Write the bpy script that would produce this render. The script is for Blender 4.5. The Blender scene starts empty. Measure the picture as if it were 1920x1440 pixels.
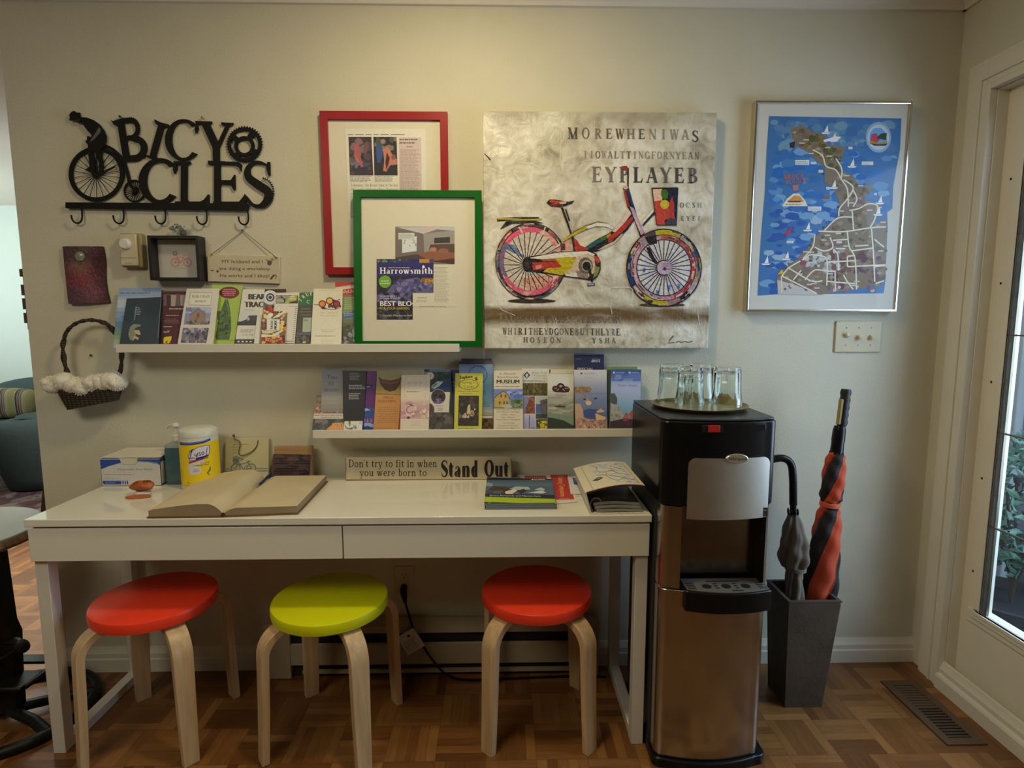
import bpy, bmesh, math, random
from mathutils import Vector, Matrix
random.seed(7)
scene = bpy.context.scene
COL = scene.collection
PI = math.pi
R = math.radians

# ------------------------------------------------------------------ camera
CAM = Vector((1.358, -2.0546, 1.3151))
YAW, PITCH, ROLL, FPX = -0.0211, 0.1168, -0.0004, 1081.75
cyw, syw, cp, sp = math.cos(YAW), math.sin(YAW), math.cos(PITCH), math.sin(PITCH)
FWD = Vector((-syw*cp, cyw*cp, -sp))
RGT = Vector((cyw, syw, 0.0))
UPV = RGT.cross(FWD)
cr, sr = math.cos(ROLL), math.sin(ROLL)
RGT, UPV = cr*RGT + sr*UPV, -sr*RGT + cr*UPV
cam_data = bpy.data.cameras.new('camera')
cam_data.sensor_width = 36.0
cam_data.lens = FPX/1920*36.0
cam_data.clip_start = 0.02
cam = bpy.data.objects.new('camera', cam_data)
COL.objects.link(cam)
M3 = Matrix((RGT, UPV, -FWD)).transposed()
cam.matrix_world = Matrix.Translation(CAM) @ M3.to_4x4()
scene.camera = cam

# ------------------------------------------------------------------ exposure, world, lights
vs = scene.view_settings
vs.view_transform = 'Standard'
vs.look = 'None'
vs.gamma = 1.0
vs.use_curve_mapping = False
vs.exposure = 0.28
world = bpy.data.worlds.new('world')
scene.world = world
world.use_nodes = True
wbg = world.node_tree.nodes['Background']
wbg.inputs['Color'].default_value = (0.62, 0.80, 1.0, 1)
wbg.inputs['Strength'].default_value = 0.6

def area_light(name, loc, target, sx, sy, watts, color, spread=None):
    d = bpy.data.lights.new(name, 'AREA')
    d.shape = 'RECTANGLE'; d.size = sx; d.size_y = sy
    d.energy = watts; d.color = color
    if spread: d.spread = spread
    o = bpy.data.objects.new(name, d)
    o.location = loc
    o.rotation_euler = (Vector(target)-Vector(loc)).to_track_quat('-Z', 'Y').to_euler()
    COL.objects.link(o)
    return o
def point_light(name, loc, rad, watts, color):
    d = bpy.data.lights.new(name, 'POINT')
    d.shadow_soft_size = rad; d.energy = watts; d.color = color
    o = bpy.data.objects.new(name, d); o.location = loc
    COL.objects.link(o)
    return o
# the room's warm ceiling lamp, above and just in front of the desk
area_light('ceiling_downlight', (1.24, -0.74, 2.41), (1.24, -0.735, 0.0), 0.15, 0.15, 7.6, (1.0, 0.82, 0.47))
point_light('upper_wall_fill', (1.24, -0.76, 2.29), 0.06, 3.6, (1.0, 0.82, 0.45))  # extra point light added below the downlight to brighten the upper wall
# daylight through the glazed front door on the right
area_light('door_daylight', (3.45, -0.60, 1.35), (2.0, -0.30, 1.0), 0.9, 1.7, 38.0, (0.72, 0.86, 1.0))
# daylight from the living room windows beyond the opening on the left
area_light('living_room_window_daylight', (-3.7, 2.1, 1.45), (-3.3, 4.0, 3.1), 1.6, 1.3, 31.0, (0.84, 1.0, 0.96))
# added fill lights that brighten the living room floor and ceiling
area_light('living_floor_fill', (-0.95, 1.15, 2.38), (-0.9, 1.1, 0.0), 0.6, 0.6, 26.0, (1.0, 0.95, 0.84), R(100))
point_light('living_ceiling_fill', (-1.55, 2.0, 1.5), 0.15, 11.0, (0.86, 1.0, 0.97))
# added fill light behind the camera, brightens the wall and desk
area_light('room_fill', (0.0, -2.0, 2.40), (0.1, -1.8, 0.0), 1.2, 1.0, 25.0, (1.0, 0.93, 0.71))

# ------------------------------------------------------------------ helpers: colour and materials
def lin1(c):
    c = c/255.0
    return c/12.92 if c <= 0.04045 else ((c+0.055)/1.055)**2.4
def lin(c): return tuple(lin1(x) for x in c)
def alb(c, white, top=0.80):
    """albedo of something that reads c where white paper reads white"""
    return tuple(min(0.92, max(0.004, top*a/b)) for a, b in zip(lin(c), lin(white)))
WU = (188, 180, 154)      # white paper on the upper shelf
WL = (198, 190, 164)      # white paper on the lower shelf
WR = (196, 191, 174)      # white paper at the right end of the lower shelf
WF = (198, 188, 160)      # white mat inside the red and green frames
WP = (216, 211, 192)      # white paint on the canvas
WM = (202, 199, 188)      # white margin of the map
WD = (192, 185, 162)      # white things on the desk

MATS = {}
def mat(name, color, rough=0.5, metal=0.0, noise=0.06, nscale=30.0, bump=0.0, bscale=200.0, spec=0.5, trans=0.0, ior=1.45, coat=0.0, aniso=0.0):
    if name in MATS: return MATS[name]
    m = bpy.data.materials.new(name); m.use_nodes = True
    nt = m.node_tree; b = nt.nodes['Principled BSDF']
    b.inputs['Roughness'].default_value = rough
    b.inputs['Metallic'].default_value = metal
    b.inputs['Specular IOR Level'].default_value = spec
    b.inputs['IOR'].default_value = ior
    b.inputs['Transmission Weight'].default_value = trans
    b.inputs['Coat Weight'].default_value = coat
    b.inputs['Anisotropic'].default_value = aniso
    c = tuple(color)[:3]
    tc = nt.nodes.new('ShaderNodeTexCoord')
    if noise > 0:
        n = nt.nodes.new('ShaderNodeTexNoise'); n.inputs['Scale'].default_value = nscale
        n.inputs['Detail'].default_value = 4
        nt.links.new(tc.outputs['Object'], n.inputs['Vector'])
        r = nt.nodes.new('ShaderNodeValToRGB')
        r.color_ramp.elements[0].position = 0.25; r.color_ramp.elements[1].position = 0.75
        r.color_ramp.elements[0].color = tuple(x*(1-noise) for x in c)+(1,)
        r.color_ramp.elements[1].color = tuple(min(1, x*(1+noise)) for x in c)+(1,)
        nt.links.new(n.outputs['Fac'], r.inputs['Fac'])
        nt.links.new(r.outputs['Color'], b.inputs['Base Color'])
    else:
        b.inputs['Base Color'].default_value = c+(1,)
    if bump > 0:
        n2 = nt.nodes.new('ShaderNodeTexNoise'); n2.inputs['Scale'].default_value = bscale
        n2.inputs['Detail'].default_value = 3
        nt.links.new(tc.outputs['Object'], n2.inputs['Vector'])
        bp = nt.nodes.new('ShaderNodeBump'); bp.inputs['Strength'].default_value = bump
        bp.inputs['Distance'].default_value = 0.01
        nt.links.new(n2.outputs['Fac'], bp.inputs['Height'])
        nt.links.new(bp.outputs['Normal'], b.inputs['Normal'])
    MATS[name] = m
    return m

def wood(name, c1, c2, rough=0.45, scale=(3, 40, 3), coat=0.0, rot=(0, 0, 0)):
    """straight-grained wood: stretched noise through a ramp"""
    if name in MATS: return MATS[name]
    m = bpy.data.materials.new(name); m.use_nodes = True
    nt = m.node_tree; b = nt.nodes['Principled BSDF']
    b.inputs['Roughness'].default_value = rough
    b.inputs['Coat Weight'].default_value = coat
    tc = nt.nodes.new('ShaderNodeTexCoord'); mp = nt.nodes.new('ShaderNodeMapping')
    mp.inputs['Scale'].default_value = scale; mp.inputs['Rotation'].default_value = rot
    n = nt.nodes.new('ShaderNodeTexNoise'); n.inputs['Scale'].default_value = 4; n.inputs['Detail'].default_value = 6
    r = nt.nodes.new('ShaderNodeValToRGB')
    r.color_ramp.elements[0].position = 0.3; r.color_ramp.elements[1].position = 0.7
    r.color_ramp.elements[0].color = tuple(c1)+(1,); r.color_ramp.elements[1].color = tuple(c2)+(1,)
    L = nt.links.new
    L(tc.outputs['Object'], mp.inputs['Vector']); L(mp.outputs['Vector'], n.inputs['Vector'])
    L(n.outputs['Fac'], r.inputs['Fac']); L(r.outputs['Color'], b.inputs['Base Color'])
    MATS[name] = m
    return m

def ink_mat(name='printed_paper', rough=0.45, bump=0.0, coat=0.0):
    """colours come from the mesh's own colour attribute, with a faint paper noise"""
    if name in MATS: return MATS[name]
    m = bpy.data.materials.new(name); m.use_nodes = True
    nt = m.node_tree; b = nt.nodes['Principled BSDF']
    b.inputs['Roughness'].default_value = rough
    b.inputs['Specular IOR Level'].default_value = .3
    at = nt.nodes.new('ShaderNodeAttribute'); at.attribute_name = 'Col'
    tc = nt.nodes.new('ShaderNodeTexCoord')
    n = nt.nodes.new('ShaderNodeTexNoise'); n.inputs['Scale'].default_value = 180; n.inputs['Detail'].default_value = 3
    mr = nt.nodes.new('ShaderNodeMapRange'); mr.inputs['To Min'].default_value = 0.9; mr.inputs['To Max'].default_value = 1.08
    mx = nt.nodes.new('ShaderNodeVectorMath'); mx.operation = 'SCALE'
    L = nt.links.new
    L(tc.outputs['Object'], n.inputs['Vector']); L(n.outputs['Fac'], mr.inputs['Value'])
    L(at.outputs['Color'], mx.inputs[0]); L(mr.outputs['Result'], mx.inputs['Scale'])
    L(mx.outputs['Vector'], b.inputs['Base Color'])
    if bump > 0:
        n2 = nt.nodes.new('ShaderNodeTexNoise'); n2.inputs['Scale'].default_value = 90; n2.inputs['Detail'].default_value = 5
        bp = nt.nodes.new('ShaderNodeBump'); bp.inputs['Strength'].default_value = bump; bp.inputs['Distance'].default_value = 0.01
        L(tc.outputs['Object'], n2.inputs['Vector']); L(n2.outputs['Fac'], bp.inputs['Height']); L(bp.outputs['Normal'], b.inputs['Normal'])
    MATS[name] = m
    return m

# ------------------------------------------------------------------ helpers: meshes
class MB:
    """collects shapes and links them as ONE mesh object"""
    def __init__(self): self.v = []; self.f = []; self.c = []; self.col = (0.8, 0.8, 0.8)
    def _add(self, vs_, fs_, c=None):
        o = len(self.v); self.v += [tuple(p) for p in vs_]
        for f in fs_:
            self.f.append(tuple(i+o for i in f)); self.c.append(c or self.col)
        return self
    def box(self, x0, x1, y0, y1, z0, z1, c=None):
        p = [(x, y, z) for z in (z0, z1) for y in (y0, y1) for x in (x0, x1)]
        return self._add(p, [(0,2,3,1), (4,5,7,6), (0,1,5,4), (2,6,7,3), (0,4,6,2), (1,3,7,5)], c)
    def obox(self, cen, ax, ay, az, c=None):
        cen, ax, ay, az = Vector(cen), Vector(ax), Vector(ay), Vector(az)
        p = [cen+sx*ax+sy*ay+sz*az for sz in (-1, 1) for sy in (-1, 1) for sx in (-1, 1)]
        return self._add(p, [(0,2,3,1), (4,5,7,6), (0,1,5,4), (2,6,7,3), (0,4,6,2), (1,3,7,5)], c)
    def prism(self, pts, off, c=None):
        """polygon pts (3D) extruded by vector off"""
        n = len(pts); off = Vector(off)
        p = [Vector(q) for q in pts]; p += [q+off for q in p]
        fs = [tuple(range(n))[::-1], tuple(range(n, 2*n))]
        fs += [(i, (i+1) % n, n+(i+1) % n, n+i) for i in range(n)]
        return self._add(p, fs, c)
    def zprism(self, pts, z0, z1, c=None):
        return self.prism([(x, y, z0) for x, y in pts], (0, 0, z1-z0), c)
    def rings(self, rings, closed=True, cap=True, c=None):
        """loft through rings of equal vertex count"""
        n = len(rings[0]); p = [q for r in rings for q in r]; fs = []
        for k in range(len(rings)-1):
            for i in range(n if closed else n-1):
                j = (i+1) % n
                fs.append((k*n+i, k*n+j, (k+1)*n+j, (k+1)*n+i))
        if cap and closed:
            fs.append(tuple(range(n))[::-1]); fs.append(tuple(range((len(rings)-1)*n, len(rings)*n)))
        return self._add(p, fs, c)
    def tube(self, path, rad, n=10, flat=1.0, closed=False, cap=True, c=None):
        path = [Vector(p) for p in path]; m = len(path)
        rr = rad if isinstance(rad, (list, tuple)) else [rad]*m
        ref = None; rs = []
        for i, p in enumerate(path):
            if closed: t = path[(i+1) % m]-path[i-1]
            else: t = path[min(i+1, m-1)]-path[max(i-1, 0)]
            t = t.normalized()
            if ref is None:
                ref = Vector((0, 0, 1)) if abs(t.z) < 0.9 else Vector((1, 0, 0))
            a = (ref - t*ref.dot(t))
            a = a.normalized() if a.length > 1e-6 else t.orthogonal().normalized()
            ref = a; b = t.cross(a)
            rs.append([p+rr[i]*(math.cos(2*PI*k/n)*a+flat*math.sin(2*PI*k/n)*b) for k in range(n)])
        if closed: rs.append(rs[0]); return self.rings(rs, cap=False, c=c)
        return self.rings(rs, cap=cap, c=c)
    def lathe(self, prof, cen=(0, 0, 0), n=32, c=None, ax=None):
        """prof: list of (r, h); spun about z (or about unit vector ax) through cen"""
        cen = Vector(cen); q = Vector((0, 0, 1)).rotation_difference(Vector(ax)) if ax else None
        rs = []
        for r, h in prof:
            ring = []
            for k in range(n):
                v = Vector((max(r, 1e-5)*math.cos(2*PI*k/n), max(r, 1e-5)*math.sin(2*PI*k/n), h))
                if q: v = q @ v
                ring.append(cen+v)
            rs.append(ring)
        return self.rings(rs, c=c)
    def ell(self, cen, rx, ry, rz, n=20, m=12, c=None, wob=0.0, seed=0):
        rnd = random.Random(seed); ph = [rnd.uniform(0, 6.28) for _ in range(6)]
        rs = []
        for j in range(m+1):
            th = PI*(j/m); ring = []
            for k in range(n):
                a = 2*PI*k/n
                w = 1+wob*(math.sin(3*a+ph[0]+2*th)+math.sin(5*th+ph[1]+a)+math.sin(7*a+ph[2]))/3
                s = max(math.sin(th), 1e-4)
                ring.append((cen[0]+rx*w*s*math.cos(a), cen[1]+ry*w*s*math.sin(a), cen[2]-rz*w*math.cos(th)))
            rs.append(ring)
        return self.rings(rs, c=c)
    def build(self, name, m, parent=None, bevel=0.0, seg=2, smooth=35, colors=False, subsurf=0, recalc=True):
        me = bpy.data.meshes.new(name)
        me.from_pydata(self.v, [], self.f)
        if colors:
            at = me.color_attributes.new('Col', 'FLOAT_COLOR', 'CORNER')
            k = 0; data = []
            for f, c in zip(self.f, self.c): data += (list(c)+[1.0])*len(f)
            at.data.foreach_set('color', data)
        if recalc:
            bm = bmesh.new(); bm.from_mesh(me)
            bmesh.ops.recalc_face_normals(bm, faces=bm.faces)
            bm.to_mesh(me); bm.free()
        me.materials.append(m)
        if smooth:
            me.polygons.foreach_set('use_smooth', [True]*len(me.polygons))
            me.set_sharp_from_angle(angle=R(smooth))
        o = bpy.data.objects.new(name, me); COL.objects.link(o)
        if parent is not None:
            o.parent = parent; o.matrix_parent_inverse = Matrix.Translation(ROOTLOC.get(parent.name, Vector())).inverted()
        if bevel > 0:
            bv = o.modifiers.new('bevel', 'BEVEL'); bv.width = bevel; bv.segments = seg
            bv.limit_method = 'ANGLE'; bv.angle_limit = R(40)
        if subsurf:
            ss = o.modifiers.new('sub', 'SUBSURF'); ss.levels = subsurf; ss.render_levels = subsurf
        return o

ROOTLOC = {}
def tag(o, label, cat, group=None):
    o['label'] = label; o['category'] = cat
    if group: o['group'] = group
    return o
def thing(name, label, cat, loc=(0, 0, 0), group=None):
    o = bpy.data.objects.new(name, None); o.empty_display_size = 0.05
    o.location = loc; COL.objects.link(o); ROOTLOC[o.name] = Vector(loc)
    return tag(o, label, cat, group)
def struct(name, mb, m, **kw):
    o = mb.build(name, m, **kw); o['kind'] = 'structure'; return o
def bez(p0, p1, p2, p3, n=12):
    p0, p1, p2, p3 = map(Vector, (p0, p1, p2, p3))
    return [(1-t)**3*p0+3*(1-t)**2*t*p1+3*(1-t)*t*t*p2+t**3*p3 for t in [i/n for i in range(n+1)]]
def catmull(pts, n=6):
    """smooth curve through tuples of any dimension"""
    out = []; m = len(pts)
    for i in range(m-1):
        a = pts[max(i-1, 0)]; b = pts[i]; c = pts[i+1]; d = pts[min(i+2, m-1)]
        for k in range(n):
            t = k/n
            out.append(tuple(0.5*(2*b[j]+(-a[j]+c[j])*t+(2*a[j]-5*b[j]+4*c[j]-d[j])*t*t+(-a[j]+3*b[j]-3*c[j]+d[j])*t**3) for j in range(len(b))))
    out.append(tuple(pts[-1])); return out

# ------------------------------------------------------------------ helpers: planes the flat things lie in
class Plane:
    def __init__(self, O, U, V):
        self.O, self.U, self.V = Vector(O), Vector(U).normalized(), Vector(V).normalized()
        self.N = self.U.cross(self.V)
    def uv(self, px, py):
        d = FWD*FPX + RGT*(px-960) - UPV*(py-720)
        t = (self.O-CAM).dot(self.N)/d.dot(self.N)
        p = CAM+d*t-self.O
        return p.dot(self.U), p.dot(self.V)
    def at(self, u, v, h=0.0): return self.O+self.U*u+self.V*v+self.N*h
    def pt(self, px, py, h=0.0): return self.at(*self.uv(px, py), h)
def wall_plane(y): return Plane((0, y, 0), (1, 0, 0), (0, 0, 1))
def top_plane(z): return Plane((0, 0, z), (1, 0, 0), (0, 1, 0))

# ------------------------------------------------------------------ a small serif stroke alphabet (unit cap height)
def _st(x0, y0, x1, y1, w):
    """straight stroke with horizontal ends"""
    if abs(y1-y0) < 1e-6: return [[(x0, y0-w/2), (x1, y0-w/2), (x1, y0+w/2), (x0, y0+w/2)]]
    k = w/2*math.hypot(x1-x0, y1-y0)/abs(y1-y0)
    return [[(x0-k, y0), (x0+k, y0), (x1+k, y1), (x1-k, y1)]]
def _sf(x, y, h, up):
    """bracketed serif of half width h at the end of a stem"""
    s = 1 if up else -1
    return [[(x-h, y), (x+h, y), (x+h, y+s*.035), (x+h*.45, y+s*.085), (x-h*.45, y+s*.085), (x-h, y+s*.035)]]
def _arc(cx, cy, rx, ry, a0, a1, T, t, n=18):
    out = []; pr = None
    for i in range(n+1):
        a = R(a0+(a1-a0)*i/n)
        o = (cx+rx*math.cos(a), cy+ry*math.sin(a)); q = (cx+(rx-T)*math.cos(a), cy+(ry-t)*math.sin(a))
        if pr: out.append([pr[0], o, q, pr[1]])
        pr = (o, q)
    return out
def _vs(pts, n=5):
    """stroke of changing width through (x, y, w)"""
    p = catmull(pts, n); out = []; pr = None
    for i, (x, y, w) in enumerate(p):
        a = p[max(i-1, 0)]; b = p[min(i+1, len(p)-1)]
        dx, dy = b[0]-a[0], b[1]-a[1]; l = math.hypot(dx, dy) or 1
        nx, ny = -dy/l*w/2, dx/l*w/2
        cur = ((x+nx, y+ny), (x-nx, y-ny))
        if pr: out.append([pr[0], cur[0], cur[1], pr[1]])
        pr = cur
    return out
def serif_glyph(ch, T=.17, t=.07):
    h = T*.5+.09
    stem = lambda x, y0=0, y1=1: _st(x, y0, x, y1, T)
    full = lambda x: stem(x)+_sf(x, 0, h, True)+_sf(x, 1, h, False)
    thin = lambda x0, y0, x1, y1: _st(x0, y0, x1, y1, t)
    C = ch
    if C == 'A': return .86, _st(.43, 1, .72, 0, T)+thin(.40, .97, .12, 0)+_st(.22, .34, .62, .34, t)+_sf(.12, 0, .12, True)+_sf(.72, 0, .15, True)
    if C == 'B': return .74, full(.18)+_arc(.32, .755, .30, .245, -90, 90, T, t)+_arc(.32, .27, .37, .27, -90, 90, T, t)+[[(.18, 1), (.33, 1), (.33, 1-t), (.18, 1-t)], [(.18, .475), (.33, .475), (.33, .475+t), (.18, .475+t)], [(.18, 0), (.33, 0), (.33, t), (.18, t)]]
    if C == 'C': return .82, _arc(.46, .5, .44, .51, 48, 318, T, t, 26)+_vs([(.78, .87, .02), (.77, .78, .09), (.76, .66, .02)])
    if C == 'D': return .86, full(.18)+_arc(.34, .5, .46, .5, -90, 90, T, t, 22)+[[(.18, 1), (.35, 1), (.35, 1-t), (.18, 1-t)], [(.18, 0), (.35, 0), (.35, t), (.18, t)]]
    if C == 'E': return .72, full(.18)+_st(.18, 1-t/2, .60, 1-t/2, t)+_st(.18, t/2, .64, t/2, t)+_st(.18, .52, .48, .52, t)+[[(.52, 1), (.62, 1), (.63, .76), (.60, .76)], [(.54, 0), (.65, 0), (.69, .27), (.65, .27)], [(.46, .52-t/2), (.46, .52+t/2), (.50, .66), (.52, .66), (.52, .38), (.50, .38)]]
    if C == 'F': return .66, full(.18)+_st(.18, 1-t/2, .60, 1-t/2, t)+_st(.18, .52, .48, .52, t)+[[(.52, 1), (.62, 1), (.63, .74), (.60, .74)], [(.46, .52-t/2), (.46, .52+t/2), (.50, .66), (.52, .66), (.52, .38), (.50, .38)]]
    if C == 'G': return .86, serif_glyph('C', T, t)[1]+_st(.72, .02, .72, .42, T)+_sf(.72, .42, .15, False)
    if C == 'H': return .90, full(.18)+full(.72)+_st(.18, .51, .72, .51, t)
    if C == 'I': return .36, full(.18)
    if C == 'J': return .46, _st(.28, .2, .28, 1, T)+_sf(.28, 1, h, False)+_arc(.14, .16, .22, .2, -150, 0, T, t)
    if C == 'K': return .84, full(.18)+thin(.66, .97, .26, .42)+_st(.36, .56, .70, 0, T)+_sf(.66, 1, .13, False)+_sf(.70, 0, .15, True)
    if C == 'L': return .70, full(.18)+_st(.18, t/2, .62, t/2, t)+[[(.52, 0), (.63, 0), (.67, .28), (.63, .28)]]
    if C == 'M': return 1.06, thin(.16, 0, .16, 1)+_st(.16, 1, .52, .02, T)+thin(.86, 1, .52, .02)+stem(.86)+_sf(.16, 0, .12, True)+_sf(.86, 0, h, True)+_sf(.12, 1, .12, False)+_sf(.88, 1, .14, False)
    if C == 'N': return .92, thin(.16, 0, .16, 1)+_st(.16, 1, .74, 0, T)+thin(.74, 0, .74, 1)+_sf(.16, 0, .12, True)+_sf(.12, 1, .13, False)+_sf(.74, 1, .12, False)
    if C == 'O': return .92, _arc(.46, .5, .43, .51, 0, 360, T, t, 36)
    if C == 'P': return .70, full(.18)+_arc(.32, .73, .34, .27, -90, 90, T, t)+[[(.18, 1), (.33, 1), (.33, 1-t), (.18, 1-t)], [(.18, .46), (.33, .46), (.33, .46+t), (.18, .46+t)]]
    if C == 'Q': return .92, _arc(.46, .5, .43, .51, 0, 360, T, t, 36)+_st(.50, .12, .80, -.18, T*.8)
    if C == '&': return .86, _arc(.38, .76, .22, .25, 0, 360, T*.8, t)+_arc(.34, .26, .30, .28, 0, 360, T, t)+_st(.30, .70, .76, 0, T)
    if C == 'R': return .80, serif_glyph('P', T, t)[1]+_st(.36, .48, .66, 0, T)+_sf(.68, 0, .13, True)
    if C == 'S': return .64, _vs([(.52, .80, .05), (.42, .94, .075), (.28, .965, .08), (.14, .86, .13), (.15, .68, T*.95), (.32, .53, T), (.49, .37, T*.95), (.51, .17, .14), (.36, .04, .08), (.20, .05, .075), (.09, .20, .05)])+[[(.50, .97), (.54, .97), (.56, .70), (.53, .70)], [(.08, .03), (.11, .03), (.09, .30), (.06, .30)]]
    if C == 'T': return .76, stem(.38)+_sf(.38, 0, h, True)+_st(.06, 1-t/2, .70, 1-t/2, t)+[[(.04, 1), (.13, 1), (.08, .76), (.05, .76)], [(.63, 1), (.72, 1), (.71, .76), (.68, .76)]]
    if C == 'U': return .88, _st(.20, .28, .20, 1, T)+_st(.70, .28, .70, 1, t)+_arc(.42, .30, .305, .31, 180, 360, T*.8, t, 16)+_sf(.20, 1, h, False)+_sf(.70, 1, .13, False)
    if C == 'V': return .84, _st(.14, 1, .42, 0, T)+thin(.70, 1, .44, 0)+_sf(.14, 1, .15, False)+_sf(.70, 1, .12, False)
    if C == 'W': return 1.18, _st(.14, 1, .36, 0, T)+thin(.58, .95, .38, 0)+_st(.56, 1, .80, 0, T)+thin(1.04, 1, .82, 0)+_sf(.14, 1, .15, False)+_sf(.56, 1, .13, False)+_sf(1.04, 1, .12, False)
    if C == 'X': return .84, _st(.14, 1, .70, 0, T)+thin(.70, 1, .14, 0)+_sf(.14, 1, .14, False)+_sf(.70, 0, .14, True)
    if C == 'Y': return .82, _st(.12, 1, .42, .46, T)+thin(.72, 1, .44, .46)+_st(.42, 0, .42, .5, T)+_sf(.42, 0, h, True)+_sf(.12, 1, .14, False)+_sf(.72, 1, .12, False)
    # lower case, x height .66
    xh = .66
    if C == 'a': return .62, _vs([(.12, .50, .10), (.24, .62, .06), (.38, .58, .10), (.41, .42, T), (.41, .12, T), (.50, .03, .06), (.58, .06, .03)])+_vs([(.40, .38, .05), (.22, .33, .08), (.13, .19, T*.9), (.22, .05, .07), (.40, .12, .04)])
    if C == 'c': return .56, _arc(.32, .33, .27, .34, 42, 322, T, t)
    if C == 'p': return .68, _st(.18, -.32, .18, xh, T)+_sf(.18, -.32, .15, True)+_sf(.14, xh, .11, False)+_arc(.34, .33, .27, .34, -120, 120, T, t)
    if C == 'g': return .66, _arc(.30, .38, .22, .28, 0, 360, T*.8, t, 24)+_vs([(.20, .10, .06), (.14, .0, .08), (.34, -.06, .12), (.54, -.14, .1), (.42, -.30, .06), (.16, -.28, .08), (.10, -.14, .05), (.22, -.03, .05)])+_st(.44, .60, .60, .64, t)
    if C == 'v': return .66, _st(.12, xh, .34, 0, T)+_st(.56, xh, .36, 0, t)+_sf(.12, xh, .13, False)+_sf(.56, xh, .11, False)
    if C == 'x': return .64, _st(.12, xh, .52, 0, T)+_st(.52, xh, .12, 0, t)
    if C == 'k': return .70, stem(.18)+_sf(.14, 1, .11, False)+_sf(.18, 0, .15, True)+_st(.52, xh, .24, .28, t)+_st(.32, .38, .60, 0, T)
    if C == 'b': return .66, stem(.18, 0, 1)+_sf(.14, 1, .11, False)+_arc(.34, .33, .27, .34, -120, 120, T, t)
    if C == 'd': return .68, stem(.46, 0, 1)+_sf(.42, 1, .11, False)+_sf(.50, 0, .11, True)+_arc(.30, .33, .26, .34, 60, 300, T, t)
    if C == 'e': return .60, _arc(.32, .33, .27, .34, 0, 318, T, t)+_st(.10, .36, .56, .36, t)
    if C == 'f': return .42, _vs([(.40, .90, .10), (.32, .98, .06), (.20, .90, T*.9), (.20, .6, T), (.20, .0, T)])+_st(.04, .63, .38, .63, t)+_sf(.20, 0, .17, True)
    if C == 'h': return .74, stem(.18)+_sf(.14, 1, .11, False)+_sf(.18, 0, .15, True)+_vs([(.22, .46, .04), (.38, .63, .09), (.54, .50, T), (.54, 0, T)])+_sf(.54, 0, .15, True)
    if C == 'i': return .36, stem(.18, 0, xh)+_sf(.14, xh, .11, False)+_sf(.18, 0, .15, True)+_arc(.18, .86, .09, .09, 0, 360, .088, .088, 12)
    if C == 'm': return 1.08, stem(.18, 0, xh)+_sf(.14, xh, .11, False)+_sf(.18, 0, .14, True)+_vs([(.22, .46, .04), (.37, .63, .09), (.52, .50, T), (.52, 0, T)])+_sf(.52, 0, .14, True)+_vs([(.56, .46, .04), (.71, .63, .09), (.86, .50, T), (.86, 0, T)])+_sf(.86, 0, .14, True)
    if C == 'n': return .74, stem(.18, 0, xh)+_sf(.14, xh, .11, False)+_sf(.18, 0, .15, True)+_vs([(.22, .46, .04), (.38, .63, .09), (.54, .50, T), (.54, 0, T)])+_sf(.54, 0, .15, True)
    if C == 'o': return .66, _arc(.33, .33, .29, .34, 0, 360, T, t, 28)
    if C == 'r': return .52, stem(.18, 0, xh)+_sf(.14, xh, .11, False)+_sf(.18, 0, .15, True)+_vs([(.22, .44, .04), (.33, .60, .08), (.46, .56, .14)])
    if C == 's': return .50, _vs([(.40, .52, .05), (.27, .63, .07), (.13, .50, .13), (.26, .35, T), (.39, .18, .13), (.25, .03, .07), (.10, .14, .05)])
    if C == 't': return .46, _vs([(.20, .90, .02), (.20, .66, T), (.20, .18, T), (.28, .04, .08), (.42, .10, .03)])+_st(.03, .63, .40, .63, t)
    if C == 'u': return .74, _vs([(.18, xh, T), (.18, .2, T), (.32, .04, .09), (.50, .16, .05)])+stem(.54, 0, xh)+_sf(.14, xh, .11, False)+_sf(.50, xh, .11, False)+_sf(.58, 0, .12, True)
    if C == 'w': return .92, _st(.12, xh, .30, 0, T)+_st(.46, xh, .32, 0, t)+_st(.44, xh, .62, 0, T)+_st(.80, xh, .64, 0, t)+_sf(.12, xh, .13, False)+_sf(.46, xh, .13, False)+_sf(.80, xh, .11, False)
    if C == 'y': return .66, _st(.12, xh, .34, .02, T)+_vs([(.56, xh, t), (.38, .10, t), (.26, -.24, .07), (.12, -.28, .12)])+_sf(.12, xh, .13, False)+_sf(.56, xh, .11, False)
    if C == 'l': return .36, full(.18)
    if C == "'": return .22, _vs([(.11, 1, .12), (.10, .86, .08), (.07, .74, .03)])
    if C == '.': return .26, _arc(.13, .07, .08, .08, 0, 360, .079, .079, 10)
    return .36, []

_SANS = {}
def sans_polys(s, res=2, shear=0.0):
    """outline polygons of a line in Blender's built-in sans font, unit cap height"""
    if (s, res) in _SANS: return _SANS[(s, res)]
    cu = bpy.data.curves.new('lettering_source', 'FONT'); cu.body = s; cu.resolution_u = res
    ob = bpy.data.objects.new('lettering_source', cu)
    COL.objects.link(ob)
    dg = bpy.context.evaluated_depsgraph_get()
    me = ob.evaluated_get(dg).to_mesh()
    polys = [[(me.vertices[i].co.x/0.729, me.vertices[i].co.y/0.729) for i in p.vertices] for p in me.polygons]
    ob.evaluated_get(dg).to_mesh_clear()
    bpy.data.objects.remove(ob); bpy.data.curves.remove(cu)
    w = max((x for p in polys for x, y in p), default=0.3*len(s))
    _SANS[(s, res)] = (w, polys)
    return w, polys
def serif_polys(s, T=.17, t=.07, gap=.04):
    x = 0; out = []
    for ch in s:
        w, ps = serif_glyph(ch, T, t)
        out += [[(a+x, b) for a, b in p] for p in ps]
        x += w+gap
    return x-gap, out

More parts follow.
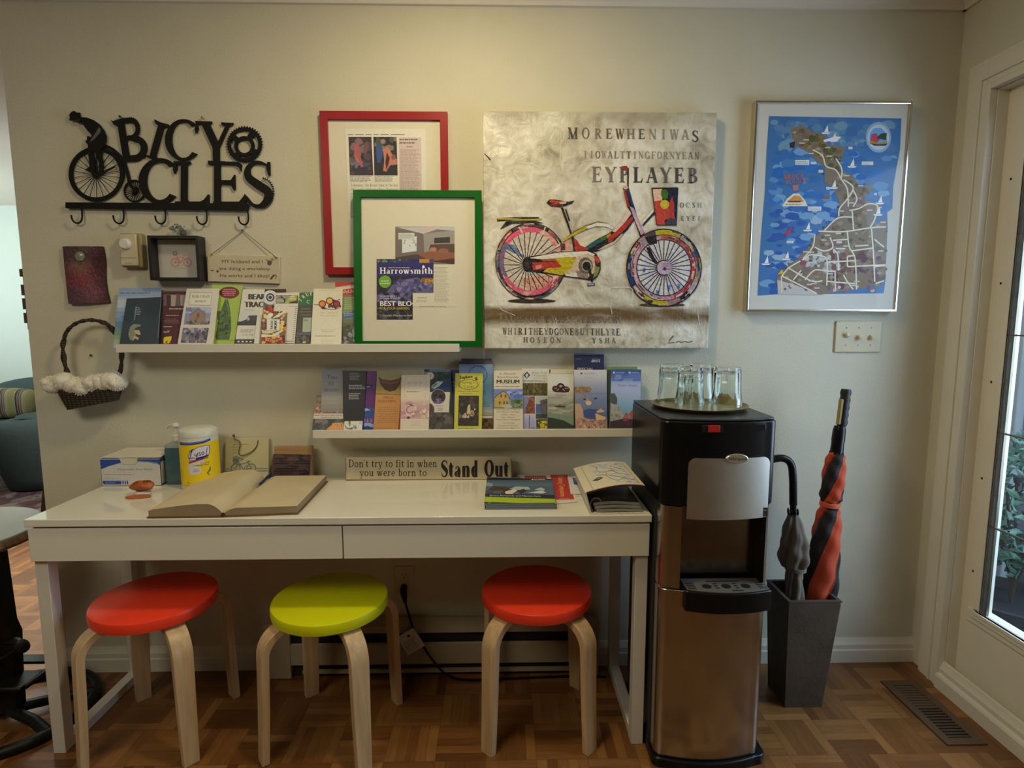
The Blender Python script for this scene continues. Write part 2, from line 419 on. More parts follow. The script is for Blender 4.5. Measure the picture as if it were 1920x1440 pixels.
# ------------------------------------------------------------------ flat artwork: coloured polygons stacked a hair apart on a plane
def clip_poly(poly, quad):
    """Sutherland-Hodgman against a convex polygon"""
    area = sum(quad[i-1][0]*quad[i][1]-quad[i][0]*quad[i-1][1] for i in range(len(quad)))
    s = 1 if area > 0 else -1
    out = list(poly)
    for i in range(len(quad)):
        ax, ay = quad[i-1]; bx, by = quad[i]
        ins = lambda p: s*((bx-ax)*(p[1]-ay)-(by-ay)*(p[0]-ax)) >= -1e-9
        res = []
        for j in range(len(out)):
            p, q = out[j-1], out[j]; ip, iq = ins(p), ins(q)
            if ip != iq:
                d = (bx-ax)*(q[1]-p[1])-(by-ay)*(q[0]-p[0])
                if abs(d) > 1e-12:
                    t = -((bx-ax)*(p[1]-ay)-(by-ay)*(p[0]-ax))/d
                    res.append((p[0]+t*(q[0]-p[0]), p[1]+t*(q[1]-p[1])))
            if iq: res.append(q)
        out = res
        if not out: return []
    return out

class Art:
    """draws in the coordinates of a reference view (ox, oy, scale), then lays the shapes onto a plane"""
    def __init__(self, plane, view=(0, 0, 1.0), white=WD, clip=None, step=5e-5, h0=4e-4):
        self.pl, self.view, self.white, self.step, self.h0 = plane, view, white, step, h0
        self.items = []; self.layer = 0; self.clip = clip
    def c(self, col): return alb(col, self.white)
    def raw(self, poly, col, layer):
        if self.clip:
            poly = clip_poly(poly, self.clip)
        if len(poly) >= 3: self.items.append((poly, self.c(col), layer))
    def poly(self, pts, col): self.layer += 1; self.raw(list(pts), col, self.layer); return self
    def rect(self, x0, y0, x1, y1, col): return self.poly([(x0, y0), (x1, y0), (x1, y1), (x0, y1)], col)
    def ell(self, cx, cy, rx, ry, col, n=24, rot=0):
        c, s = math.cos(R(rot)), math.sin(R(rot))
        return self.poly([(cx+rx*math.cos(a)*c-ry*math.sin(a)*s, cy+rx*math.cos(a)*s+ry*math.sin(a)*c) for a in [2*PI*k/n for k in range(n)]], col)
    def arc(self, cx, cy, r0, r1, a0, a1, col, ky=1.0, n=None):
        """ring sector, degrees, y down; ky squashes"""
        n = n or max(3, int(abs(a1-a0)/9)); self.layer += 1
        for i in range(n):
            q = []
            for a, r in ((i, r0), (i, r1), (i+1, r1), (i+1, r0)):
                t = R(a0+(a1-a0)*a/n); q.append((cx+r*math.cos(t), cy+ky*r*math.sin(t)))
            self.raw(q, col, self.layer)
        return self
    def line(self, pts, w, col, smooth=False, taper=False):
        if smooth: pts = catmull([tuple(p) for p in pts], 5)
        self.layer += 1; pr = None; m = len(pts)
        for i, p in enumerate(pts):
            a = pts[max(i-1, 0)]; b = pts[min(i+1, m-1)]
            dx, dy = b[0]-a[0], b[1]-a[1]; l = math.hypot(dx, dy) or 1
            ww = w*(1-0.75*abs(2*i/(m-1)-1)) if taper and m > 2 else w
            cur = ((p[0]-dy/l*ww/2, p[1]+dx/l*ww/2), (p[0]+dy/l*ww/2, p[1]-dx/l*ww/2))
            if pr: self.raw([pr[0], cur[0], cur[1], pr[1]], col, self.layer)
            pr = cur
        return self
    def text(self, s, x, y, h, col, w=None, font='sans', align='l', ang=0, T=.17, t=.07, shear=0.0, gap=.04, bold=0):
        """baseline start (x, y), cap height h, optional total width w"""
        tw, ps = sans_polys(s) if font == 'sans' else serif_polys(s, T, t, gap)
        kx = (w/tw) if w else h
        off = {'l': 0, 'c': -tw*kx/2, 'r': -tw*kx}[align]
        ca, sa = math.cos(R(ang)), math.sin(R(ang)); self.layer += 1
        for dx in ([0] if not bold else [-bold, -bold/2, 0, bold/2, bold]):
            if dx: self.layer += 1
            for p in ps:
                q = []
                for a, b in p:
                    X = a*kx+off+shear*b*h+dx*h; Y = -b*h
                    q.append((x+X*ca-Y*sa, y+X*sa+Y*ca))
                self.raw(q, col, self.layer)
        return self
    def bars(self, x0, y0, x1, y1, n, col, seed=1, fill=.45, align='l', slant=0.0):
        """lines of print too small to read: broken word-length dashes"""
        rnd = random.Random(seed); dy = (y1-y0)/n; self.layer += 1
        for i in range(n):
            yy = y0+dy*(i+.5); x = x0; end = x0+(x1-x0)*rnd.uniform(.72, 1.0)
            if align == 'c': x = x0+(x1-end)/2; end = end+(x1-end)/2
            while x < end-1e-6:
                wl = (x1-x0)*rnd.uniform(.06, .2); e = min(end, x+wl)
                s0 = slant*(x-x0); s1 = slant*(e-x0)
                self.raw([(x, yy-dy*fill/2+s0), (e, yy-dy*fill/2+s1), (e, yy+dy*fill/2+s1), (x, yy+dy*fill/2+s0)], col, self.layer)
                x = e+(x1-x0)*.025
        return self
    def blobs(self, x0, y0, x1, y1, n, size, cols, seed=1, asp=1.0):
        """mottled photo texture: soft irregular dabs kept inside the box"""
        rnd = random.Random(seed); keep = self.clip
        for i in range(n):
            cx, cy = rnd.uniform(x0, x1), rnd.uniform(y0, y1); s = size*rnd.uniform(.5, 1.25)
            k = rnd.randint(6, 9); a0 = rnd.uniform(0, 6.28); col = rnd.choice(cols)
            pts = []
            for j in range(k):
                a = a0+2*PI*j/k; r = s*rnd.uniform(.65, 1.15)
                pts.append((min(x1, max(x0, cx+r*asp*math.cos(a))), min(y1, max(y0, cy+r*math.sin(a)))))
            self.poly(pts, col)
        return self
    def vgrad(self, x0, y0, x1, y1, cols, n=14):
        """printed vertical colour fade"""
        for i in range(n):
            t = (i+.5)/n*(len(cols)-1); k = min(int(t), len(cols)-2); f = t-k
            c = tuple(cols[k][j]*(1-f)+cols[k+1][j]*f for j in range(3))
            self.rect(x0, y0+(y1-y0)*i/n, x1, y0+(y1-y0)*(i+1)/n, c)
        return self
    def uvs(self, p):
        ox, oy, s = self.view
        return self.pl.uv(ox+p[0]/s, oy+p[1]/s)
    def pack(self):
        """stack only what overlaps: each shape gets the lowest free layer"""
        bb = {}
        for p, c, l in self.items:
            b = bb.setdefault(l, [1e9, 1e9, -1e9, -1e9])
            for x, y in p: b[0] = min(b[0], x); b[1] = min(b[1], y); b[2] = max(b[2], x); b[3] = max(b[3], y)
        done = []; new = {}
        for l in sorted(bb):
            x0, y0, x1, y1 = bb[l]; k = 0
            for a0, b0, a1, b1, kk in done:
                if kk > k and a0 < x1 and x0 < a1 and b0 < y1 and y0 < b1: k = kk
            new[l] = k+1; done.append((x0, y0, x1, y1, k+1))
        n = max(new.values(), default=1)
        self.step = min(self.step, .0016/n)
        self.items = [(p, c, new[l]) for p, c, l in self.items]
    def into(self, mb):
        self.pack()
        for i, (poly, col, layer) in enumerate(self.items):
            h = self.h0+layer*self.step+(i % 8)*.1*self.step
            pts = [self.pl.at(*self.uvs(p), h) for p in poly]
            nrm = Vector((0, 0, 0))
            for i in range(1, len(pts)-1): nrm += (pts[i]-pts[0]).cross(pts[i+1]-pts[0])
            if nrm.dot(self.pl.N) < 0: pts = pts[::-1]
            mb._add(pts, [tuple(range(len(pts)))], col)
        return mb
    def build(self, name, parent=None, m=None):
        return self.into(MB()).build(name, m or ink_mat(), parent, colors=True, smooth=0, recalc=False)

# ================================================================== THE SETTING
XL, XR, ZC, ZTOP = -0.285, 2.937, 2.339, 2.42
wall_paint = mat('wall_paint', (0.64, 0.612, 0.50), rough=0.75, noise=0.035, nscale=5, bump=0.12, bscale=160)
trim_paint = mat('trim_paint', (0.74, 0.70, 0.60), rough=0.45, noise=0.03, nscale=8)
ceil_paint = mat('ceiling_paint', (0.74, 0.68, 0.60), rough=0.85, noise=0.03, nscale=6)
pale_paint = mat('living_room_paint', (0.72, 0.78, 0.74), rough=0.8, noise=0.02, nscale=4)
hall_paint = mat('hall_wall_paint', (0.13, 0.115, 0.10), rough=0.8, noise=0.04, nscale=4)

def parquet():
    """mosaic parquet: 15 cm squares of six fingers, turned alternately"""
    m = bpy.data.materials.new('parquet'); m.use_nodes = True
    nt = m.node_tree; b = nt.nodes['Principled BSDF']; L = nt.links.new; N = nt.nodes.new
    tc = N('ShaderNodeTexCoord'); mp = N('ShaderNodeMapping')
    mp.inputs['Location'].default_value = (0.055, 0.02, 0)
    L(tc.outputs['Object'], mp.inputs['Vector'])
    sx = N('ShaderNodeSeparateXYZ'); L(mp.outputs['Vector'], sx.inputs['Vector'])
    def mth(op, a, bb=None):
        n = N('ShaderNodeMath'); n.operation = op
        for i, v in enumerate((a, bb)):
            if v is None: continue
            if isinstance(v, (int, float)): n.inputs[i].default_value = v
            else: L(v, n.inputs[i])
        return n.outputs[0]
    S = 0.152
    u = mth('DIVIDE', sx.outputs['X'], S); v = mth('DIVIDE', sx.outputs['Y'], S)
    iu, iv = mth('FLOOR', u), mth('FLOOR', v)
    fu, fv = mth('FRACT', u), mth('FRACT', v)
    par = mth('FRACT', mth('MULTIPLY', mth('ADD', mth('ADD', iu, iv), 100.0), 0.5))
    odd = mth('GREATER_THAN', par, 0.25)
    def mixf(f, a, bb):
        n = N('ShaderNodeMix'); n.data_type = 'FLOAT'
        L(f, n.inputs[0]); L(a, n.inputs[2]); L(bb, n.inputs[3]); return n.outputs[0]
    across = mixf(odd, fu, fv); along = mixf(odd, fv, fu)
    st = mth('MULTIPLY', across, 5.0); si = mth('FLOOR', st); sf = mth('FRACT', st)
    cmb = N('ShaderNodeCombineXYZ'); L(iu, cmb.inputs[0]); L(iv, cmb.inputs[1]); L(si, cmb.inputs[2])
    wn = N('ShaderNodeTexWhiteNoise'); L(cmb.outputs[0], wn.inputs['Vector'])
    cmb2 = N('ShaderNodeCombineXYZ'); L(iu, cmb2.inputs[0]); L(iv, cmb2.inputs[1])
    wn2 = N('ShaderNodeTexWhiteNoise'); L(cmb2.outputs[0], wn2.inputs['Vector'])
    # grain along the finger
    g = N('ShaderNodeCombineXYZ')
    L(mth('MULTIPLY', across, 9.0), g.inputs[0]); L(mth('MULTIPLY', along, 0.9), g.inputs[1]); L(mth('ADD', mth('MULTIPLY', wn.outputs['Value'], 57.0), mth('MULTIPLY', iu, 3.1)), g.inputs[2])
    ns = N('ShaderNodeTexNoise'); ns.inputs['Scale'].default_value = 2.2; ns.inputs['Detail'].default_value = 5
    L(g.outputs[0], ns.inputs['Vector'])
    val = mth('ADD', mth('ADD', mth('MULTIPLY', wn.outputs['Value'], 0.50), mth('MULTIPLY', wn2.outputs['Value'], 0.22)), mth('MULTIPLY', ns.outputs['Fac'], 0.45))
    r = N('ShaderNodeValToRGB'); e = r.color_ramp.elements
    e[0].position = 0.25; e[0].color = (0.11, 0.041, 0.011, 1); e[1].position = 0.95; e[1].color = (0.30, 0.138, 0.042, 1)
    mid = e.new(0.6); mid.color = (0.195, 0.080, 0.021, 1)
    L(val, r.inputs['Fac'])
    # joints
    edge = mth('MINIMUM', mth('MINIMUM', fu, mth('SUBTRACT', 1.0, fu)), mth('MINIMUM', fv, mth('SUBTRACT', 1.0, fv)))
    j1 = mth('LESS_THAN', edge, 0.008)
    j2 = mth('LESS_THAN', mth('MINIMUM', sf, mth('SUBTRACT', 1.0, sf)), 0.025)
    j = mth('MULTIPLY', mth('MAXIMUM', j1, j2), 0.45)
    mx = N('ShaderNodeMix'); mx.data_type = 'RGBA'
    L(j, mx.inputs[0]); L(r.outputs['Color'], mx.inputs[6]); mx.inputs[7].default_value = (0.07, 0.028, 0.012, 1)
    L(mx.outputs[2], b.inputs['Base Color'])
    b.inputs['Roughness'].default_value = 0.34
    bp = N('ShaderNodeBump'); bp.inputs['Strength'].default_value = 0.15; bp.inputs['Distance'].default_value = 0.004
    L(mth('SUBTRACT', 1.0, j), bp.inputs['Height']); L(bp.outputs['Normal'], b.inputs['Normal'])
    return m

struct('floor', MB().box(-5.2, 3.06, -4.4, 4.3, -0.08, 0.0), parquet(), smooth=0)
struct('wall_back', MB().box(XL, XR+0.12, 0.0, 0.13, 0, ZTOP), wall_paint, smooth=0)
struct('ceiling', MB().box(-5.2, 3.06, -4.4, 4.3, ZTOP, ZTOP+0.08), ceil_paint, smooth=0)
# far living room and the hall behind the photographer
struct('wall_far', MB().box(-5.2, XR+0.12, 4.0, 4.12, 0, ZTOP), pale_paint, smooth=0)
struct('wall_left', MB().box(-5.2, -5.08, -4.4, 4.0, 0, ZTOP), pale_paint, smooth=0)
struct('wall_front', MB().box(-5.08, XR+0.12, -4.4, -4.28, 0, ZTOP), hall_paint, smooth=0)
# right wall with the glazed door: opening y from -0.165 to -1.06
yd0, yd1, zd = -0.165, -1.065, 2.03
wr = MB()
wr.box(XR, XR+0.12, yd0, 0.0, 0, ZTOP)
wr.box(XR, XR+0.12, -4.28, yd1, 0, ZTOP)
wr.box(XR, XR+0.12, yd1, yd0, zd, ZTOP)
struct('wall_right', wr, wall_paint, smooth=0)

# crown moulding under the ceiling
def crown_profile(path0, path1, nrm):
    p0, p1, n = Vector(path0), Vector(path1), Vector(nrm)
    prof = [(0.0, ZC), (0.012, ZC), (0.016, ZC+0.012), (0.03, ZC+0.022), (0.05, ZC+0.055), (0.058, ZC+0.062), (0.058, ZTOP), (0, ZTOP)]
    return [Vector((p0.x, p0.y, 0))+n*d+Vector((0, 0, z)) for d, z in prof], p1-p0
pts, off = crown_profile((XL, 0, 0), (XR, 0, 0), (0, -1, 0))
struct('trim_1', MB().prism(pts, off), ceil_paint, smooth=25)
pts, off = crown_profile((XR, 0, 0), (XR, -4.28, 0), (-1, 0, 0))
struct('trim_2', MB().prism(pts, off), ceil_paint, smooth=25)

# baseboards
def base_profile(p0, n):
    prof = [(0, 0), (0.016, 0), (0.016, 0.048), (0.013, 0.053), (0.013, 0.07), (0.007, 0.082), (0.004, 0.092), (0, 0.092)]
    return [Vector(p0)+Vector(n)*d+Vector((0, 0, z)) for d, z in prof]
struct('baseboard_back', MB().prism(base_profile((XL, 0, 0), (0, -1, 0)), (XR-XL, 0, 0)), trim_paint, smooth=25)
prof = [(0, 0), (0.030, 0), (0.030, 0.045), (0.026, 0.052), (0.018, 0.056), (0.018, 0.072), (0.012, 0.08), (0.008, 0.094), (0, 0.096)]
struct('baseboard_right', MB().prism([Vector((XR-d, -0.162, z)) for d, z in prof], (0, -4.1, 0)), trim_paint, smooth=25)
# casing around the door: stepped boards
cs = MB()
for (a, b_, d) in ((-0.062, -0.1458, 0.016), (-0.075, -0.1457, 0.020), (-0.118, -0.128, 0.026), (-0.146, -0.165, 0.024)):
    cs.box(XR-d, XR+0.0005, b_, a, 0.0, zd+(-yd0+a))
cs.box(XR-0.016, XR+0.0005, yd1-0.1, -0.1461, zd+.0192, zd+0.103)
cs.box(XR-0.020, XR+0.0005, yd1-0.09, -0.1462, zd+0.0193, zd+0.09)
cs.box(XR-0.026, XR+0.0005, yd1-0.06, -0.1281, zd+0.037, zd+0.047)
cs.box(XR-0.024, XR+0.0005, yd1-0.02, -0.1651, zd, zd+0.019)
struct('trim_3', cs, trim_paint, bevel=0.002)
# the door: slab set 35 mm back with a long leaded light
XD = XR+0.036
gy0, gy1, gz0, gz1 = -0.248, -0.98, 0.322, 1.93
door_white = mat('door_paint', (0.80, 0.755, 0.64), rough=0.4, noise=0.03, nscale=7)
sl = MB()
sl.box(XD, XD+0.04, gy0, yd0-.0042, 0.0, gz0); sl.box(XD, XD+0.04, gy0, yd0-.0042, gz0, zd-.0045); sl.box(XD, XD+0.04, yd1+.0042, gy1, 0.0, zd-.0045)
sl.box(XD, XD+0.04, gy1, gy0, 0.0, gz0); sl.box(XD, XD+0.04, gy1, gy0, gz1, zd)
door = struct('door_1', sl, door_white, smooth=0)
jb = MB(); jb.box(XR-.0002, XD+0.06, yd0-0.004, yd0-.0002, 0, zd-.0002); jb.box(XR-.0002, XD+0.06, yd1+.0002, yd1+.004, 0, zd-.0002); jb.box(XR-.0002, XD+0.06, yd1+.004, yd0-.004, zd-.004, zd-.0002)
struct('trim_4', jb, trim_paint, bevel=0.001)
fr = MB()
for d, w in ((0.006, 0.046), (0.011, 0.026), (0.014, 0.012)):
    fr.box(XD-d*.4, XD+0.001, gy0, gy0+w*0.2, gz0-w, gz1+w); fr.box(XD-d*.4, XD+0.001, gy1-w*0.2, gy1, gz0-w, gz1+w)
    fr.box(XD-d, XD+0.001, gy1, gy0+w, gz0-w, gz0-.0002); fr.box(XD-d, XD+0.001, gy1, gy0, gz1, gz1+w)
fr.build('glazing_frame', door_white, door, bevel=0.003)
sp = MB()
for z in (0.45, 0.775, 1.10, 1.42, 1.745): sp.ell((XD-0.0005, -0.204, z), 0.0012, 0.004, 0.004, 8, 6)
sp.build('screw_hole', mat('dark_hole', (0.02, 0.015, 0.01), rough=0.8, noise=0), door)
def facing(nt, k):
    lw = nt.nodes.new('ShaderNodeLayerWeight'); p = nt.nodes.new('ShaderNodeMath'); p.operation = 'POWER'; p.inputs[1].default_value = 4
    q = nt.nodes.new('ShaderNodeMath'); q.operation = 'MULTIPLY_ADD'; q.inputs[1].default_value = k; q.inputs[2].default_value = .035
    nt.links.new(lw.outputs['Facing'], p.inputs[0]); nt.links.new(p.outputs[0], q.inputs[0]); return q
def pane_material():
    m = bpy.data.materials.new('textured_pane'); m.use_nodes = True
    nt = m.node_tree; L = nt.links.new; N = nt.nodes.new
    nt.nodes.remove(nt.nodes['Principled BSDF']); out = nt.nodes['Material Output']
    tr = N('ShaderNodeBsdfTransparent'); tr.inputs['Color'].default_value = (0.80, 0.86, 0.90, 1)
    gl = N('ShaderNodeBsdfGlossy'); gl.inputs['Roughness'].default_value = 0.06
    fz = facing(nt, .7)
    n = N('ShaderNodeTexNoise'); n.inputs['Scale'].default_value = 40
    bp = N('ShaderNodeBump'); bp.inputs['Strength'].default_value = 0.2; bp.inputs['Distance'].default_value = 0.004
    tc = N('ShaderNodeTexCoord'); L(tc.outputs['Object'], n.inputs['Vector']); L(n.outputs['Fac'], bp.inputs['Height'])
    L(bp.outputs['Normal'], gl.inputs['Normal'])
    mx = N('ShaderNodeMixShader'); L(fz.outputs[0], mx.inputs[0]); L(tr.outputs[0], mx.inputs[1]); L(gl.outputs[0], mx.inputs[2])
    L(mx.outputs[0], out.inputs['Surface'])
    return m
MB().box(XD+0.003, XD+0.006, gy1, gy0, gz0, gz1).build('pane', pane_material(), door, smooth=0)
lead = mat('lead_came', (0.20, 0.18, 0.14), rough=0.35, metal=0.8, noise=0.1)
lc = MB()
for z in (1.57, 1.255, 0.94, 0.626): lc.box(XD+0.000, XD+0.009, gy1, gy0, z-0.0025, z+0.0025)
for y in (gy0-0.021, -0.62, gy1+0.02): lc.box(XD+0.0003, XD+0.0087, y-0.0025, y+0.0025, gz0, gz1)
lc.build('lead_came', lead, door, smooth=0)
MB().box(XD+0.0012, XD+0.0078, gy0-0.0182, gy0-0.0005, gz0, gz1).build('bevelled_border', mat('bevel_glass', (0.20, 0.24, 0.30), rough=0.12, noise=0.2, nscale=30, metal=0.4), door, smooth=0)

# outside the door: porch boards, a white post, a bush in a dark planter
porch = mat('porch_boards', (0.40, 0.36, 0.42), rough=0.8, noise=0.12, nscale=6)
struct('wall_porch', MB().box(3.3, 6.0, 1.55, 1.65, -0.2, 2.9), porch, smooth=0)
struct('ground', MB().box(3.06, 7.0, -3.5, 3.0, -0.3, -0.12), mat('porch_floor', (0.10, 0.10, 0.11), rough=0.9, noise=0.2), smooth=0)
post = MB().box(3.76, 3.80, 0.545, 0.585, -0.12, 2.7)
post.box(3.75, 3.81, 0.535, 0.595, -0.12, -.02); post.box(3.75, 3.81, 0.535, 0.595, 2.5, 2.6)
o = post.build('porch_post', mat('porch_white', (0.82, 0.86, 0.90), rough=0.5, noise=0.04), None, bevel=0.006)
tag(o, 'white porch post seen through the glass of the front door', 'post')
rnd = random.Random(5)
bush = thing('porch_bush', 'dark green leafy bush seen through the lower glass of the front door', 'bush', (3.50, 0.20, -0.12))
lf = MB()
for i in range(1100):
    a, b_ = rnd.uniform(0, 2*PI), math.acos(rnd.uniform(-1, 1)); r = rnd.uniform(.55, 1)**.5
    c = Vector((3.50+.20*r*math.sin(b_)*math.cos(a), 0.20+.24*r*math.sin(b_)*math.sin(a), .55+.30*r*math.cos(b_)))
    d = Vector((rnd.gauss(0, 1), rnd.gauss(0, 1), rnd.gauss(0, 1)-.3)).normalized(); s = d.orthogonal().normalized(); l = rnd.uniform(.035, .07)
    nn = d.cross(s)*l*.12
    lf._add([c, c+d*l*.5+s*l*.22+nn, c+d*l, c+d*l*.5-s*l*.22+nn], [(0, 1, 2), (0, 2, 3)])
lf.build('foliage', mat('bush_leaf', (0.10, 0.20, 0.15), rough=0.5, noise=0.5, nscale=14), bush, smooth=0)
st = MB()
for i in range(7):
    a = 2*PI*i/7
    st.tube(bez((3.5, .2, .12), (3.5, .2, .3), (3.5+.08*math.cos(a), .2+.08*math.sin(a), .4), (3.5+.14*math.cos(a), .2+.16*math.sin(a), .62), 6), .006, 6)
st.build('stem', mat('bush_stem', (0.09, 0.06, 0.04), rough=0.8), bush)
pl = MB().lathe([(.16, -.12), (.20, .12), (.21, .15), (.19, .15), (.18, .11), (0, .11)], (3.5, .2, 0), 24)
pl.build('planter', mat('planter_dark', (0.05, 0.05, 0.06), rough=0.6), bush)

# ================================================================== DESK
gloss_white = mat('gloss_white', (0.80, 0.775, 0.68), rough=0.07, noise=0.01, nscale=4, spec=0.6, coat=0.4)
satin_white = mat('satin_white', (0.70, 0.67, 0.60), rough=0.3, noise=0.015, nscale=4)
YF, YB, ZD = -0.440, -0.022, 0.74
desk = thing('writing_desk', 'long glossy white writing desk with two drawers standing against the wall', 'desk', (0.9, -0.23, 0))
MB().box(0, 1.8, YF, YB, ZD-0.022, ZD).build('tabletop', gloss_white, desk, bevel=0.002)
MB().box(0.012, 1.788, YF+0.018, YB, 0.617, ZD-0.0222).build('desk_body', satin_white, desk, bevel=0.001)
for x0, x1 in ((0.004, 0.898), (0.902, 1.796)):
    MB().box(x0, x1, YF+0.006, YF+0.0178, 0.613, ZD-0.028).build('drawer', gloss_white, desk, bevel=0.0015)
for x0, x1 in ((0.003, 0.040), (1.760, 1.797)):
    MB().box(x0, x1, YF+0.020, YF+0.058, 0, 0.6168).build('leg', satin_white, desk, bevel=0.0015)
    MB().box(x0, x1, YB-0.036, YB, 0.0, 0.6168).build('leg', satin_white, desk, bevel=0.0015)
    MB().box(x0+0.001, x1-0.001, YF+0.0582, YB-0.0362, 0.0, 0.030).build('floor_rail', satin_white, desk, bevel=0.0015)

# ================================================================== STOOLS
birch = wood('birch_ply', (0.50, 0.33, 0.17), (0.66, 0.47, 0.27), rough=0.42, scale=(14, 14, 1.2), coat=0.1)
seat_red = mat('seat_red', (0.88, 0.055, 0.020), rough=0.33, noise=0.04, nscale=12)
seat_red2 = seat_red
seat_green = mat('seat_lime', (0.66, 0.68, 0.006), rough=0.33, noise=0.04, nscale=12)
def leg_bm(ang):
    """bent birch leg: runs out under the seat, turns down in a quarter bend"""
    c, s = math.cos(ang), math.sin(ang)
    w, th = 0.0275, 0.023
    top = 0.4125; rb = 0.086
    prof = [(0.045, top), (0.132, top)]
    for k in range(1, 9):
        a = PI/2*k/8
        prof.append((0.132+rb*math.sin(a), top-rb+rb*math.cos(a)))
    prof.append((0.222, 0.17)); prof.append((0.229, 0.0))
    rings = []
    for i, (r, z) in enumerate(prof):
        a = prof[max(i-1, 0)]; b = prof[min(i+1, len(prof)-1)]
        dx, dz = b[0]-a[0], b[1]-a[1]; l = math.hypot(dx, dz); nx, nz = dz/l*-1, dx/l   # outward/up normal
        if i == len(prof)-1: nx, nz = 1, 0
        ww = w*(1 if z > .3 else 0.80+0.2*z/.3)
        q = []
        for sg, d in ((-1, 0), (1, 0), (1, th), (-1, th)):
            rr = r-abs(nx)*d*1.0; zz = z-nz*d
            if i == len(prof)-1: zz = z
            q.append((rr*c-sg*ww*s, rr*s+sg*ww*c, zz))
        rings.append(q)
    m = MB(); m.rings(rings)
    return m
def stool(label, x, y, rot, m):
    t = thing('round_stool', label, 'stool', (x, y, 0), 'round stools tucked under the desk')
    sb = MB(); prof = [(0.0, 0.4125), (0.166, 0.4125), (0.174, 0.4165), (0.1755, 0.425), (0.1755, 0.441), (0.1735, 0.447), (0.168, 0.45), (0.0, 0.45)]
    sb.lathe(prof, (x, y, 0), 64)
    sb.build('seat', m, t, smooth=40)
    for k in range(4):
        lb = leg_bm(rot+PI/4+k*PI/2)
        lb.v = [(a+x, b+y, c) for a, b, c in lb.v]
        lb.build('leg', birch, t, bevel=0.0018, smooth=30)
    return t
stool('red round stool under the left end of the desk, beside its left legs', 0.280, -0.318, R(2), seat_red)
stool('lime green round stool between the two red stools', 0.828, -0.335, R(-8), seat_green)
stool('red round stool at the right of the lime green one, nearest the water cooler', 1.474, -0.292, R(0), seat_red)

# ================================================================== WATER COOLER
blackp = mat('black_plastic', (0.007, 0.007, 0.008), rough=0.25, noise=0.1, nscale=20, spec=.3)
blackm = mat('black_side_panel', (0.016, 0.016, 0.018), rough=0.42, noise=0.15, nscale=40)
steel = mat('brushed_steel', (0.46, 0.44, 0.42), rough=0.24, metal=1.0, noise=0.05, nscale=40, aniso=0.4)
steel_plate = mat('steel_plate', (0.62, 0.59, 0.54), rough=0.45, metal=1.0, noise=0.07, nscale=18)
chrome = mat('chrome', (0.75, 0.74, 0.72), rough=0.1, metal=1.0, noise=0.0)
CX0, CX1, CYB, CYF = 1.806, 2.124, -0.150, -0.495
XC, HW = (CX0+CX1)/2, (CX1-CX0)/2
def bulge(x, yf=CYF, b=0.032): return yf-b*(1-((x-XC)/HW)**2)
def front_outline(x0, x1, yback, inset=0.0, n=16, corner=True, b=0.032):
    """plan outline with a bowed front and rounded front corners"""
    pts = [(x1, yback), (x0, yback)]
    r = 0.028
    if corner:
        for k in range(7):
            a = PI/2*k/6; pts.append((x0+r-r*math.cos(a), bulge(x0+r, b=b)+r+inset-r*math.sin(a)))
    else: pts.append((x0, bulge(x0, b=b)+inset))
    xa, xb = (x0+r, x1-r) if corner else (x0, x1)
    for k in range(1, n): 
        x = xa+(xb-xa)*k/n; pts.append((x, bulge(x, b=b)+inset))
    if corner:
        for k in range(7):
            a = PI/2*(1-k/6); pts.append((x1-r+r*math.cos(a), bulge(x1-r, b=b)+r+inset-r*math.sin(a)))
    else: pts.append((x1, bulge(x1, b=b)+inset))
    return pts
cool = thing('water_cooler', 'tall black and stainless steel bottom loading water cooler right of the desk', 'water cooler', (XC, -0.32, 0))
MB().box(CX0, CX1, CYB, CYF+0.045, 0.012, 0.79).build('cabinet', blackm, cool, bevel=0.004)
MB().zprism(front_outline(CX0-0.004, CX1+0.018, CYB, -0.012), 0.0, 0.028).build('base', blackp, cool, bevel=0.004)
MB().zprism(front_outline(CX0+0.004, CX1-0.004, CYF+0.0448), 0.030, 0.545).build('lower_door', steel, cool, bevel=0.002, smooth=50)
# head
hd = MB(); hd.zprism(front_outline(CX0-0.003, CX1+0.003, CYB+0.002, -0.002), 0.790, 1.030)
hd.build('head', blackp, cool, bevel=0.006, seg=3, smooth=50)
MB().zprism(front_outline(CX0-0.001, CX1+0.001, CYB+0.004, 0.004), 1.0302, 1.036).build('top_cover', mat('black_top', (0.016, 0.016, 0.017), rough=0.35, noise=0.15), cool, bevel=0.003)
# steel columns either side of the niche and the dark niche between them
NX0, NX1 = 1.868, 2.078
def column(x0, x1):
    m = MB(); ol = []
    full = front_outline(CX0+0.004, CX1-0.004, CYF+0.0448, n=40)
    fr_ = [p for p in full if x0-1e-6 <= p[0] <= x1+1e-6 and p[1] < CYF+0.03]
    fr_.sort()
    if x0 > XC: pts = [(x1, CYF+0.0448), (x0, CYF+0.0448)]+fr_
    else: pts = [(x1, CYF+0.0448), (x0, CYF+0.0448)]+fr_
    return m.zprism(pts, 0.551, 0.789)
column(CX0+0.004, NX0).build('steel_column', steel, cool, smooth=50)
column(NX1+0.028, CX1-0.004).build('steel_column', steel, cool, smooth=50)
MB().box(NX1+0.0205, NX1+0.0278, bulge(NX1+0.02)+0.006, CYF+0.0446, 0.551, 0.789).build('black_strip', blackp, cool)
nb = MB()
nb.rings([[(NX0+0.0002, -0.452, z), (NX1+0.02, -0.452, z), (NX1+0.02, -0.4512, z), (NX0+0.0002, -0.4512, z)] for z in (0.551, 0.789)])
nb.build('niche_back', mat('niche_panel', (0.23, 0.20, 0.17), rough=0.22, metal=1.0, noise=0.08), cool, smooth=0)
